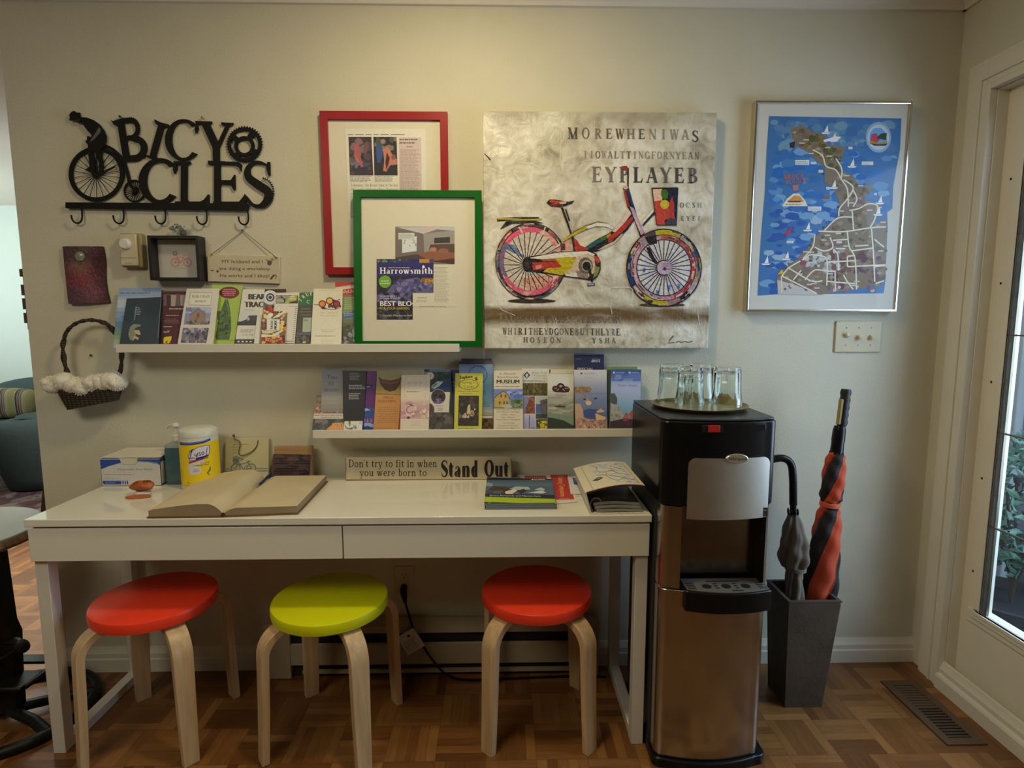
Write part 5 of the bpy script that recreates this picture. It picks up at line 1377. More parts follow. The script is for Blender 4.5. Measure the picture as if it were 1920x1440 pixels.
a.poly([(322, 628), (345, 590), (380, 562), (410, 562), (440, 596), (455, 628)], (206, 200, 180)); a.poly([(345, 605), (385, 572), (415, 575), (435, 605)], (196, 130, 60)); a.poly([(350, 600), (425, 600), (415, 608), (355, 608)], (90, 60, 40)); a.bars(340, 612, 445, 624, 1, (180, 110, 60), seed=3)
a.build('map_print', mp_)
# glazing over the map
gm_ = bpy.data.materials.new('picture_glass'); gm_.use_nodes = True
nt = gm_.node_tree; nt.nodes.remove(nt.nodes['Principled BSDF'])
tr = nt.nodes.new('ShaderNodeBsdfTransparent'); gl = nt.nodes.new('ShaderNodeBsdfGlossy'); gl.inputs['Roughness'].default_value = .03
mx = nt.nodes.new('ShaderNodeMixShader'); fz = facing(nt, .06); fz.inputs[2].default_value = .006
nt.links.new(fz.outputs[0], mx.inputs[0]); nt.links.new(tr.outputs[0], mx.inputs[1]); nt.links.new(gl.outputs[0], mx.inputs[2]); nt.links.new(mx.outputs[0], nt.nodes['Material Output'].inputs['Surface'])
board_mb(wall_plane(-.0006), (mu0+.0092, mu1-.0092, mv0+.0092, mv1-.0092), .0285, .0292).build('glazing', gm_, mp_, smooth=0)

# ================================================================== BLACK METAL WORD SIGN WITH HOOKS
iron = mat('black_iron', (0.008, 0.007, 0.006), rough=0.55, noise=0.2, nscale=30, bump=0.1, bscale=120, spec=.22)
VS = (80, 180, 3.79)
ps = wall_plane(-.004)
class Cut:
    """a plate cut-out: polygons in view coordinates, given a thickness off the wall"""
    def __init__(self, h0=0.0, h1=.005): self.m = MB(); self.h0, self.h1 = h0, h1
    def uvp(self, p): return ps.uv(VS[0]+p[0]/VS[2], VS[1]+p[1]/VS[2])
    def poly(self, pts, dh=0.0):
        self.k = getattr(self, 'k', 0)+1; dh += self.k*1e-5
        q = [ps.at(*self.uvp(p), self.h0) for p in pts]
        self.m.prism(q, ps.N*(self.h1+dh-self.h0)); return self
    def polys(self, ps_, f):
        for p in ps_: self.poly([f(*q) for q in p])
        return self
    def ring(self, cx, cy, r0, r1, a0=0, a1=360, n=40, ky=1.0, dh=0.0):
        for i in range(n):
            q = []
            for k, r in ((i, r0), (i, r1), (i+1, r1), (i+1, r0)):
                t = R(a0+(a1-a0)*k/n); q.append((cx+r*math.cos(t), cy+ky*r*math.sin(t)))
            self.poly(q, dh)
        return self
    def line(self, pts, w, dh=0.0, smooth=False):
        if smooth: pts = catmull([tuple(p) for p in pts], 5)
        for i in range(len(pts)-1):
            (x0, y0), (x1, y1) = pts[i][:2], pts[i+1][:2]; l = math.hypot(x1-x0, y1-y0) or 1
            nx, ny = -(y1-y0)/l*w/2, (x1-x0)/l*w/2
            self.poly([(x0+nx, y0+ny), (x1+nx, y1+ny), (x1-nx, y1-ny), (x0-nx, y0-ny)], dh)
        return self
    def build(self, name, parent): return self.m.build(name, iron, parent, smooth=0)
sign = thing('word_sign', 'black metal cut-out sign reading BICYCLES with a penny farthing rider and five hooks', 'sign', (.2, 0, 1.68))
def letter(ch, o, ux, uy, T=.2, t=.09, w=None):
    """o: base line start, ux: unit advance, uy: cap height vector, in view coordinates"""
    gw, polys_ = serif_glyph(ch, T, t)
    k = (w/gw) if w else 1.0
    return polys_, (lambda x, y: (o[0]+ux[0]*x*k+uy[0]*y, o[1]+ux[1]*x*k+uy[1]*y))
c = Cut()
c.poly([(535, 195), (582, 185), (624, 445), (578, 452)]); c.poly([(488, 172), (505, 182), (570, 160), (630, 156), (632, 186), (580, 196), (545, 218), (512, 208)])
c.ring(628, 237, 38, 64, -100, 110, 26, 1.2); c.ring(655, 374, 48, 92, -100, 100, 30); c.poly([(590, 288), (650, 284), (660, 312), (598, 312)]); c.poly([(566, 440), (600, 425), (668, 424), (664, 466), (575, 470)])
for k in range(16): a_ = R(-115+k*11); q_ = [(628+r*math.cos(a_+d), 237+1.2*r*math.sin(a_+d)) for r, d in ((62, -.08), (71, 0), (62, .08))]; c.poly(q_)
c.build('letter', sign)
c = Cut(); c.poly([(828, 205), (872, 212), (812, 430), (765, 425)]); c.poly([(798, 168), (845, 190), (900, 205), (900, 222), (862, 225), (812, 205), (800, 185)]); c.poly([(728, 415), (770, 428), (812, 432), (835, 455), (800, 458), (740, 432)])
c.poly([(865, 205), (905, 212), (905, 224), (865, 222)]); c.build('letter', sign)
c = Cut(); P_, f = letter('C', (868, 460), (232, 0), (0, -290), T=.165, t=.07, w=1.06); c.polys(P_, f); c.build('letter', sign)
c = Cut(); c.poly([(1128, 190), (1185, 190), (1262, 352), (1262, 470), (1215, 470), (1212, 372)]); c.poly([(1308, 205), (1338, 205), (1262, 372), (1240, 352)]); c.poly([(1085, 180), (1208, 184), (1206, 202), (1095, 204)]); c.poly([(1270, 190), (1360, 194), (1356, 210), (1276, 210)]); c.poly([(1178, 462), (1300, 466), (1302, 486), (1182, 486)])
c.build('letter', sign)
# chainring in place of the letter o
c = Cut(); gx, gy = 1438, 345
c.ring(gx, gy, 98, 120, n=48)
for k in range(40): a_ = 2*PI*k/40; c.poly([(gx+117*math.cos(a_-.06), gy+117*math.sin(a_-.06)), (gx+131*math.cos(a_), gy+131*math.sin(a_)), (gx+117*math.cos(a_+.06), gy+117*math.sin(a_+.06))])
c.ring(gx, gy+15, 48, 72, n=36)
for k in range(4):
    a_ = R(35+90*k); c.line([(gx+55*math.cos(a_), gy+12+55*math.sin(a_)), (gx+104*math.cos(a_), gy+104*math.sin(a_))], 40)
c.build('chainring', sign)
c = Cut(); P_, f = letter('C', (680, 766), (268, 0), (0, -320), T=.17, t=.09, w=1.06); c.polys(P_, f); c.build('letter', sign)
c = Cut(); c.poly([(987, 470), (1035, 470), (1032, 770), (985, 770)]); c.poly([(935, 465), (1055, 468), (1058, 488), (940, 490)]); c.poly([(945, 750), (1185, 752), (1185, 775), (945, 775)]); c.poly([(1118, 755), (1150, 738), (1178, 702), (1188, 702), (1188, 772)]); c.poly([(1030, 735), (1045, 752), (1030, 752)])
c.build('letter', sign)
c = Cut(); c.poly([(1222, 470), (1268, 470), (1270, 770), (1222, 770)]); c.poly([(1178, 466), (1395, 470), (1420, 492), (1414, 540), (1398, 510), (1370, 492), (1182, 490)]); c.poly([(1268, 600), (1340, 600), (1365, 562), (1372, 562), (1374, 672), (1362, 672), (1338, 632), (1268, 628)]); c.poly([(1215, 752), (1400, 752), (1440, 702), (1450, 720), (1446, 775), (1215, 775)])
c.build('letter', sign)
c = Cut()
sp_ = _vs([(1608, 500, 10), (1560, 478, 20), (1505, 476, 26), (1462, 520, 40), (1468, 580, 52), (1530, 630, 60), (1600, 680, 58), (1600, 735, 50), (1550, 782, 30), (1495, 775, 24), (1455, 730, 22), (1438, 700, 6)], 6)
for p in sp_: c.poly(p)
c.poly([(1600, 470), (1620, 472), (1622, 568), (1610, 570), (1592, 520)])
for k in range(19):
    t_ = k/18; a_ = R(-80+165*t_); cx_, cy_ = 1555, 690
    c.poly([(cx_+84*math.cos(a_-.06), cy_+100*math.sin(a_-.06)), (cx_+97*math.cos(a_), cy_+114*math.sin(a_)), (cx_+84*math.cos(a_+.06), cy_+100*math.sin(a_+.06))])
c.build('letter', sign)
# penny farthing
VS0 = VS
VS = (120, 190, 7.2)
c = Cut(); c.ring(448, 985, 318, 372, n=60, ky=.99); c.build('wheel', sign)
c = Cut(0.002, .0035)
for k in range(22): a_ = R(k*360/22+8); c.line([(440, 995), (448+322*math.cos(a_), 985+318*math.sin(a_))], 6)
c.ring(440, 1000, 0, 40, n=16, dh=.002); c.build('spoke', sign)
c = Cut(); c.ring(960, 1212, 128, 146, n=40, ky=1.03)
for k in range(24): a_ = R(k*15+5); c.line([(966, 1216), (960+130*math.cos(a_), 1212+132*math.sin(a_))], 4, dh=-.002)
c.ring(965, 1216, 0, 18, n=12); c.line([(560, 600), (660, 650), (760, 740), (820, 830), (860, 950), (890, 1080)], 40, smooth=True); c.line([(880, 1075), (900, 1130), (965, 1215)], 30)
c.line([(560, 680), (680, 730), (760, 850)], 16, smooth=True)
c.build('wheel', sign)
c = Cut(.004, .010)
c.poly([(98, 195), (130, 155), (165, 142), (200, 165), (240, 165), (238, 205), (215, 215), (200, 250), (165, 255), (140, 265), (105, 270), (98, 255), (110, 240)])   # head and cap
c.poly([(205, 225), (235, 205), (262, 228), (255, 300), (215, 300), (165, 275), (168, 262), (225, 285), (238, 262), (205, 250)])
c.poly([(255, 228), (330, 230), (420, 262), (500, 320), (560, 400), (592, 480), (590, 560), (560, 620), (500, 690), (350, 690), (350, 600), (318, 560), (340, 520), (338, 490), (355, 478), (372, 490), (380, 520), (400, 470), (330, 390), (280, 320)])   # back, arm and hips
c.poly([(345, 680), (400, 690), (440, 800), (450, 880), (440, 960), (500, 1010), (470, 1040), (410, 1020), (385, 965), (335, 945), (310, 940), (330, 922), (370, 890), (365, 800)])
c.poly([(440, 690), (520, 690), (545, 800), (555, 900), (540, 1000), (500, 1020), (500, 940), (500, 850), (470, 780)]); c.line([(480, 1010), (700, 890)], 14)
c.build('rider', sign)
c = Cut(.0102, .0108)
c.poly([(455, 440), (500, 360), (528, 390), (515, 440), (440, 520), (395, 560), (385, 540)])
o = c.m.build('arm_patch', mat('grey_iron', (.10, .095, .085), rough=.5), sign, smooth=0); o['label'] = 'grey sleeve'  # lighter grey patch on the rider's sleeve
VS = VS0
c = Cut(0, .012); c.poly([(180, 760), (1465, 768), (1468, 818), (180, 800)]); c.build('bar', sign)
for hx, dy in ((285, 0), (580, 2), (875, 4), (1168, 8), (1462, 10)):
    pth = [(hx-4, 790+dy), (hx+4, 830+dy), (hx+8, 865+dy), (hx+4, 893+dy), (hx-14, 908+dy), (hx-36, 902+dy), (hx-50, 880+dy), (hx-52, 852+dy)]
    q = [ps.at(*Cut().uvp(p), .004+.0022*i) for i, p in enumerate(pth)]
    MB().tube(catmull([tuple(v) for v in q], 4), .0028, 10).build('hook', iron, sign, smooth=60)
pin = mat('pin_copper', (.35, .16, .07), rough=.35, metal=.8)
for (cx_, cy_), lab, m_ in (((558, 150), 'dark screw head above the letter B of the black metal sign', mat('pin_dark', (.05, .035, .025), rough=.4, metal=.6)), ((1140, 158), 'copper coloured screw head above the letter Y of the black metal sign', pin)):
    q = ps.at(*Cut().uvp((cx_, cy_)), 0)
    o = MB().lathe([(.0, -.0005), (.0018, -.0005), (.0018, .006), (.0036, .007), (.004, .009), (.003, .0105), (0, .011)], (q.x, -.003, q.z), 16, ax=(0, -1, 0)).build('screw', m_)
    tag(o, lab, 'screw')

# ================================================================== SMALL THINGS ON THE LEFT OF THE WALL
# purple leather-look plaque with a glass disc
pq = thing('wall_plaque', 'purple and crimson rippled tile plaque with a small round glass bead', 'plaque', (-.06, 0, 1.36))
Wp = wall_plane(-.012)
nu, nv = 22, 34; c4 = [Wp.uv(116, 462), Wp.uv(190, 462), Wp.uv(204, 567), Wp.uv(129, 570)]
m = MB(); grid = []
rnd = random.Random(2)
pal = [(96, 34, 52), (72, 34, 58), (58, 36, 60), (112, 44, 58), (78, 62, 60), (54, 28, 36)]
def pcol(s, t):
    def w(cs, ct, r): return math.exp(-((s-cs)**2+((t-ct)*1.4)**2)/r**2)
    acc = [(62, 38, 46, .25)]
    for c_, cs, ct, r, k in (((96, 76, 70), .40, .36, .20, 1.6), ((104, 42, 48), .45, .55, .28, 1.1), ((84, 50, 62), .60, .82, .32, 1.0), ((60, 46, 60), .25, .85, .22, 1.0), ((50, 30, 36), .92, .45, .30, 1.3), ((58, 42, 46), .30, .08, .30, 1.0)):
        acc.append(c_+(k*w(cs, ct, r),))
    W_ = sum(x[3] for x in acc); n_ = .88+.24*rnd.random()
    return alb(tuple(min(255, (1.06, 1.06, .9)[i]*n_*sum(x[i]*x[3] for x in acc)/W_) for i in range(3)), (170, 164, 146))
for j in range(nv+1):
    for i in range(nu+1):
        s, t = i/nu, j/nv
        u = (c4[0][0]*(1-s)+c4[1][0]*s)*(1-t)+(c4[3][0]*(1-s)+c4[2][0]*s)*t; v = (c4[0][1]*(1-s)+c4[1][1]*s)*(1-t)+(c4[3][1]*(1-s)+c4[2][1]*s)*t
        u += .004*math.sin(t*6+.5)*(1 if i in (0, nu) else .5)
        grid.append((u, -.012-.004*math.sin(t*7+s*2)-.003*math.sin(s*5), v))
b0 = len(grid); full = grid+[(x, -.0006, z) for x, y, z in grid]
fs, cs_ = [], []
for j in range(nv):
    for i in range(nu):
        k = j*(nu+1)+i; fs.append((k, k+nu+1, k+nu+2, k+1)); cs_.append(pcol((i+.5)/nu, (j+.5)/nv))
edge = [j*(nu+1) for j in range(nv+1)]+[nv*(nu+1)+i for i in range(1, nu+1)]+[j*(nu+1)+nu for j in range(nv-1, -1, -1)]+[i for i in range(nu-1, 0, -1)]
for k in range(len(edge)):
    a_, b_ = edge[k], edge[(k+1) % len(edge)]; fs.append((a_, a_+b0, b_+b0, b_)); cs_.append((.03, .015, .018))
fs.append(tuple(e+b0 for e in edge)); cs_.append((.03, .02, .02))
m.v, m.f, m.c = full, fs, cs_
m.build('tile', ink_mat('glazed_tile', rough=.3, bump=.3), pq, colors=True, smooth=50)
q = Wp.pt(153, 481, .006)
MB().lathe([(0, 0), (.0155, 0), (.016, .003), (.014, .005), (.012, .0045), (.009, .006), (0, .008)], tuple(q), 28, ax=(0, -1, 0)).build('glass_bead', mat('green_bead', (.24, .27, .19), rough=.08, noise=.25, nscale=60, coat=.6), pq)

th = thing('thermostat', 'cream wall thermostat with a round dial between the plaque and the black shadow box', 'thermostat', (.105, 0, 1.53))
cream = mat('cream_plastic', (.34, .29, .16), rough=.4, noise=.03); goldp = mat('thermostat_face', (.60, .54, .40), rough=.35, noise=.03)
MB().box(.068, .142, -.024, -.0005, 1.482, 1.596).build('base', cream, th, bevel=.004)
MB().box(.072, .130, -.036, -.0242, 1.486, 1.592).build('cover', goldp, th, bevel=.004)
MB().lathe([(0, 0), (.0185, 0), (.0185, .004), (.0155, .012), (.0145, .0135), (0, .0135)], (.096, -.0362, 1.558), 32, ax=(0, -1, 0)).build('dial', mat('dial_silver', (.74, .72, .66), rough=.3), th)
a = LArt(Plane((.101, -.0362, 1.5), (1, 0, 0), (0, 0, 1)), white=(200, 200, 190), h0=3e-4); a.rect(-.027, -.0125, .027, -.0115, (90, 80, 50)); a.bars(-.012, .004, .012, .007, 1, (100, 92, 60), seed=2); a.build('marking', th)

sb = thing('shadow_box', 'small black box frame holding a picture of a pink bicycle', 'picture', (.26, 0, 1.44))
blackw = mat('black_wood', (.013, .012, .011), rough=.4, noise=.15)
pw = wall_plane(-.0004); bx0, bx1, bz0, bz1 = .176, .344, 1.437, 1.585
frame_mb(pw, (bx0, bx1, bz0, bz1), (bx0+.0095, bx1-.0095, bz0+.0095, bz1-.0095), 0, .050).build('frame', blackw, sb, smooth=0, bevel=.001)
m = board_mb(pw, (bx0+.008, bx1-.008, bz0+.008, bz1-.008), .001, .008); m.build('backing', mat('backing_paper', (.60, .58, .55), rough=.7, noise=.04), sb, smooth=0)
a = LArt(Plane((.262, -.0085, 1.512), (1, 0, 0), (0, 0, 1)), white=(180, 174, 160), h0=4e-4)
pk = (168, 104, 100)
for x in (-.021, .021): a.arc(x, .012, .0115, .0145, 0, 360, pk); a.ell(x, .012, .003, .003, pk, 12)
for l_ in ([(-.021, .012), (-.013, -.006), (.010, -.006), (.021, .012)], [(.010, -.006), (.0, .012), (-.021, .012)], [(-.013, -.006), (.0, .012)], [(.010, -.006), (.013, -.013)], [(.006, -.013), (.019, -.0125)], [(-.013, -.006), (-.016, -.016), (-.022, -.017)]): a.line(l_, .0022, pk)
a.arc(-.019, -.0185, .005, .0075, 0, 360, (120, 90, 92)); a.bars(-.02, .030, .02, .033, 1, (150, 146, 138), seed=3)
a.build('bicycle_print', sb)
# grey-green sprig standing on the box
orn = thing('ornament', 'small grey green sprig ornament resting on top of the black shadow box', 'ornament', (.272, -.02, 1.585))
m = MB(); m.ell((.283, -.022, 1.596), .011, .010, .0108, 14, 8, wob=.15); m.build('pot', mat('ornament_dark', (.10, .09, .085), rough=.7, noise=.3, nscale=90), orn)
m = MB(); rnd = random.Random(4)
for i in range(46):
    s = rnd.random(); c0 = Vector((.284-.04*s+rnd.gauss(0, .003), -.022+rnd.gauss(0, .006), 1.604+.012*math.sin(s*3)+rnd.gauss(0, .0035)))
    d = Vector((rnd.gauss(-.5, .6), rnd.gauss(0, .5), rnd.gauss(.4, .5))).normalized(); s_ = d.orthogonal().normalized()
    m._add([c0, c0+d*.006+s_*.0022, c0+d*.012, c0+d*.006-s_*.0022], [(0, 1, 2, 3)])
m.tube([(.284, -.022, 1.603), (.276, -.022, 1.612), (.26, -.022, 1.614), (.244, -.022, 1.606)], .0014, 6); m.build('sprig', mat('sprig_green', (.17, .19, .15), rough=.8, noise=.4, nscale=80), orn, smooth=0)
m = MB()
for x_, z_, r_ in ((.290, 1.610, .006), (.283, 1.616, .0055), (.292, 1.618, .005)): m.ell((x_, -.024, z_), r_, r_*.8, r_, 12, 8)
m.build('bloom', mat('sprig_bloom', (.46, .43, .40), rough=.8), orn)

# hanging sign
hs = thing('hanging_sign', 'small cream wooden sign about a workshop, hanging from a twine string', 'sign', (.477, 0, 1.43))
cw = mat('cream_board', (.60, .53, .38), rough=.65, noise=.06, nscale=25)
ph = wall_plane(-.0005); c4 = [ph.uv(391, 477.5), ph.uv(526.5, 481), ph.uv(525, 532.5), ph.uv(392, 528)]
m = MB(); m.prism([ph.at(u, v, 0) for u, v in c4], ph.N*.010); m.build('board', cw, hs, bevel=.0015)
ph2 = wall_plane(-.0107)
a = Art(ph2, (80, 180, 3.79), (178, 164, 128), h0=3e-4); inkb = (70, 58, 46)
for s, x, y, h_, w_, an in (('MY husband and I', 1272, 1186, 24, 290, .4), ('are doing a workshop', 1255, 1236, 24, 360, .3), ('He works and I shop!', 1258, 1286, 24, 355, .4)): a.text(s, x, y, h_, inkb, w=w_, ang=an)
a.ell(1612, 1186, 16, 18, inkb, 14); a.line([(1590, 1160), (1606, 1178)], 5, inkb); a.line([(1640, 1158), (1622, 1178)], 5, inkb); a.ell(1626, 1160, 8, 8, (120, 104, 84), 10); a.ell(1206, 1240, 10, 5, inkb, 10); a.ell(1243, 1246, 8, 10, inkb, 10)
a.poly([(1612, 1300), (1640, 1268), (1650, 1275), (1625, 1305)], inkb); a.line([(1645, 1270), (1662, 1275), (1655, 1300)], 5, inkb)
a.build('lettering', hs)
tw = mat('twine', (.24, .17, .09), rough=.8, noise=.2)
top = wall_plane(-.004).pt(455.5, 433, 0); l_ = wall_plane(-.012).pt(398, 476); r_ = wall_plane(-.012).pt(517, 482)
MB().tube([l_, top, r_], .0013, 6).build('string', tw, hs)
for e_, dd in ((l_, -.004), (r_, .004)):
    MB().tube([e_+Vector((0, 0, 0)), e_+Vector((dd, -.0015, -.004))], .0028, 6).build('knot', tw, hs)
q = wall_plane(-.0003).pt(455.5, 432); o = MB().lathe([(0, 0), (.0012, 0), (.0012, .007), (.0026, .0075), (.0026, .009), (0, .0092)], tuple(q), 12, ax=(0, -1, 0)).build('nail', mat('nail_dark', (.10, .07, .05), rough=.4, metal=.6)); tag(o, 'small nail holding the twine of the workshop sign', 'nail')

# wall basket with fleece
bk_ = thing('wall_basket', 'dark wicker wall basket with a tall hoop handle and a white fleece brim', 'basket', (-.06, 0, .99))
def wicker():
    m = bpy.data.materials.new('dark_wicker'); m.use_nodes = True
    nt = m.node_tree; b = nt.nodes['Principled BSDF']; L = nt.links.new
    tc = nt.nodes.new('ShaderNodeTexCoord'); w1 = nt.nodes.new('ShaderNodeTexWave'); w1.inputs['Scale'].default_value = 38; w1.bands_direction = 'Z'; w1.inputs['Distortion'].default_value = 1.5
    w2 = nt.nodes.new('ShaderNodeTexWave'); w2.inputs['Scale'].default_value = 22; w2.bands_direction = 'X'; w2.inputs['Distortion'].default_value = 1
    mm = nt.nodes.new('ShaderNodeMath'); mm.operation = 'MULTIPLY'; L(tc.outputs['Object'], w1.inputs['Vector']); L(tc.outputs['Object'], w2.inputs['Vector']); L(w1.outputs['Fac'], mm.inputs[0]); L(w2.outputs['Fac'], mm.inputs[1])
    r = nt.nodes.new('ShaderNodeValToRGB'); r.color_ramp.elements[0].color = (.022, .014, .009, 1); r.color_ramp.elements[1].color = (.10, .065, .038, 1); L(mm.outputs[0], r.inputs['Fac']); L(r.outputs['Color'], b.inputs['Base Color'])
    bp = nt.nodes.new('ShaderNodeBump'); bp.inputs['Strength'].default_value = .8; bp.inputs['Distance'].default_value = .004; L(mm.outputs[0], bp.inputs['Height']); L(bp.outputs['Normal'], b.inputs['Normal']); b.inputs['Roughness'].default_value = .7
    return m
wk = wicker()
wb = wall_plane(-.05)
bl, br = wb.pt(130, 768), wb.pt(219, 751); tl, trr = wb.pt(112, 732), wb.pt(229, 716)
m = MB(); rings = []
for t_ in [i/8 for i in range(9)]:
    L_, R_ = bl.lerp(tl, t_), br.lerp(trr, t_); half = (R_-L_)/2; cen = (L_+R_)/2; dp = .030+.014*t_
    ring = []
    for k in range(40):
        a_ = 2*PI*k/40; ca, sa = math.cos(a_), math.sin(a_)
        sg = lambda v: (abs(v)**.6)*(1 if v >= 0 else -1)
        ring.append(Vector((0, -.048, 0))+Vector((cen.x, 0, cen.z))+Vector((half.x, 0, half.z))*sg(ca)+Vector((0, dp*sg(sa), .0025*math.sin(20*a_))))
    rings.append(ring)
m.rings(rings); m.build('basket_body', wk, bk_, smooth=60)
hp = [(127, 702), (121, 680), (118, 655), (121, 632), (131, 615), (148, 604), (170, 600), (192, 604), (208, 614), (220, 634), (227, 655), (228, 680), (223, 706)]
hpts = [tuple(wall_plane(-.045).pt(*p)) for p in hp]
pth = catmull(hpts, 5); m = MB()
m.tube(pth, [.0062+.0012*math.sin(i*1.7) for i in range(len(pth))], 10, flat=.8)
for ph_ in (0, PI):
    hel = []
    for i, p in enumerate(pth):
        a_ = i*.55+ph_; hel.append((p[0]+.0062*math.cos(a_), p[1]+.006*math.sin(a_), p[2]+.003*math.sin(a_+1)))
    m.tube(hel, .0028, 6)
m.build('handle', wk, bk_, smooth=60)
# fleece: lumps covered in short curled fibres
fl = MB(); rnd = random.Random(12)
lumps = [(100, 722, .034, .026), (118, 716, .036, .027), (138, 722, .032, .025), (156, 727, .031, .026), (174, 719, .034, .026), (192, 716, .034, .027), (209, 714, .034, .029), (219, 718, .024, .024), (94, 718, .024, .02)]
wl = wall_plane(-.075)
for i, (px_, py_, rr_, rz_) in enumerate(lumps):
    q = wl.pt(px_, py_); rr_ *= 1.12; rz_ *= 1.12; fl.ell((q.x, -.070, q.z), rr_*.9, .038, rz_*.95, 18, 12, wob=.12, seed=i)
    for k in range(520):
        a_, b_ = rnd.uniform(0, 2*PI), math.acos(rnd.uniform(-1, 1))
        n_ = Vector((math.sin(b_)*math.cos(a_), math.sin(b_)*math.sin(a_), math.cos(b_)))
        p_ = Vector((q.x+rr_*.88*n_.x, -.070+.037*n_.y, q.z+rz_*.93*n_.z))
        if p_.y > -.004: continue
        d = (n_+Vector((rnd.gauss(0, .5), rnd.gauss(0, .5), rnd.gauss(-.2, .5)))).normalized(); s_ = d.orthogonal().normalized()*.0009; l_ = rnd.uniform(.003, .007)
        t2 = p_+d*l_*.6; t3 = t2+(d+Vector((rnd.gauss(0, .6), rnd.gauss(0, .3), rnd.gauss(-.3, .6)))).normalized()*l_*.5
        if t3.y > -.002: continue
        fl._add([p_-s_, p_+s_, t2+s_*.7, t2-s_*.7, t3], [(0, 1, 2, 3), (3, 2, 4)])
fl.build('fleece', mat('white_fleece', (.78, .74, .64), rough=.95, noise=.06, nscale=60), bk_, smooth=60)
q = wall_plane(-.0003).pt(172, 666); o = MB().lathe([(0, 0), (.0015, 0), (.0015, .004), (.004, .0045), (.004, .0065), (0, .007)], tuple(q), 12, ax=(0, -1, 0)).build('nail', MATS['nail_dark']); tag(o, 'bare nail in the wall inside the hoop of the basket handle', 'nail')

# ================================================================== BROCHURES
def slot(yb, tilt, zb):
    s, c_ = math.sin(tilt), math.cos(tilt)
    return Plane((0, yb, zb), (1, 0, 0), (0, s, c_))
def brochure(view, quad, yb, zb, white, base, draw, label, group, tilt=.36, thick=.0025, vis=None, name='brochure'):
    """leaflet standing in a ledge: quad = TL, TR, BR, BL of its face in view coordinates (bottom corners at the lip)"""
    for _ in range(4):   # lean back so that the top edge nears the wall, nearer leaflets less
        pl = slot(yb, tilt, zb)
        hh = max(pl.uv(view[0]+x/view[2], view[1]+y/view[2])[1] for x, y in quad[:2])
        tilt = math.asin(max(0.02, min(.6, (abs(yb)-(.009+(abs(yb)-.0735)*.9)-thick)/hh)))
    pl = slot(yb, tilt, zb)
    uv = [pl.uv(view[0]+x/view[2], view[1]+y/view[2]) for x, y in quad]
    def down(t, b):   # run the side edge on down to the ledge
        k = t[1]/max(1e-6, t[1]-b[1]); return (t[0]+(b[0]-t[0])*k, 0.0)
    q = [down(uv[0], uv[3]), down(uv[1], uv[2]), uv[1], uv[0]]
    m = MB(); pc_ = alb(base, white)
    m.rings([[pl.at(u, v, -thick) for u, v in q], [pl.at(u, v, 0) for u, v in q]], c=pc_)
    a = Art(pl, view, white, clip=[quad[0], quad[1], quad[2], quad[3]], step=3e-5, h0=1.5e-4)
    x0, x1 = min(p[0] for p in quad), max(p[0] for p in quad); y0, y1 = min(p[1] for p in quad), max(p[1] for p in quad)
    a.clip = [quad[0], quad[1], quad[2], quad[3]]
    draw(a, x0, y0, x1, y1)
    a.into(m)
    o = m.build(name, ink_mat('glossy_print', rough=.42), None, colors=True, smooth=0, recalc=False)
    return tag(o, label, 'brochure', group)
U1, U2 = (190, 520, 7.111), (430, 520, 7.111)
GU = 'brochures on the upper ledge'; GL = 'brochures on the lower ledge'
ZU, ZL = Z1-.0145, Z2-.0145
def B(*k, **kw): return brochure(*k, **kw)
def sky_card(a, x0, y0, x1, y1):
    a.vgrad(x0, y0, x1, y1, [(112, 128, 138), (128, 140, 146), (168, 168, 156), (120, 136, 148), (84, 108, 124), (88, 112, 122), (110, 132, 84), (150, 160, 120)]); a.rect(x0, y0+45, x1, y0+120, (124, 136, 144)); a.bars(245, 195, 760, 225, 1, (76, 86, 96), seed=3); a.bars(200, 490, 300, 590, 5, (130, 148, 160), seed=5)
B(U1, [(236, 143), (800, 138), (755, 882), (160, 882)], -.080, ZU, WU, (150, 150, 140), sky_card, 'pale blue sky brochure at the far left of the upper ledge, behind a dark one', GU)
def dark_card(a, x0, y0, x1, y1):
    a.rect(x0, y0, x1, y1, (44, 54, 54)); a.blobs(x0, y0, x1, y1, 14, 110, [(40, 50, 51), (48, 58, 58), (42, 54, 56)], 3); a.line([(440, 570), (455, 470), (465, 385)], 10, (126, 132, 126)); a.bars(470, 395, 530, 505, 5, (128, 134, 128), seed=4, slant=.1); a.poly([(360, 760), (385, 660), (430, 622), (530, 630), (520, 655), (470, 668), (440, 690), (480, 715), (430, 850), (380, 830)], (112, 118, 88)); a.poly([(440, 712), (500, 700), (530, 760), (500, 770), (460, 750)], (176, 140, 96)); a.poly([(420, 840), (440, 770), (470, 790), (505, 805), (490, 835), (450, 815)], (170, 136, 96)); a.line([(755, 800), (800, 268)], 6, (120, 130, 130))
B(U1, [(340, 282), (800, 262), (752, 882), (245, 882)], -.092, ZU, WU, (60, 66, 66), dark_card, 'very dark teal brochure with a small leaf-coloured emblem, front left of the upper ledge', GU)
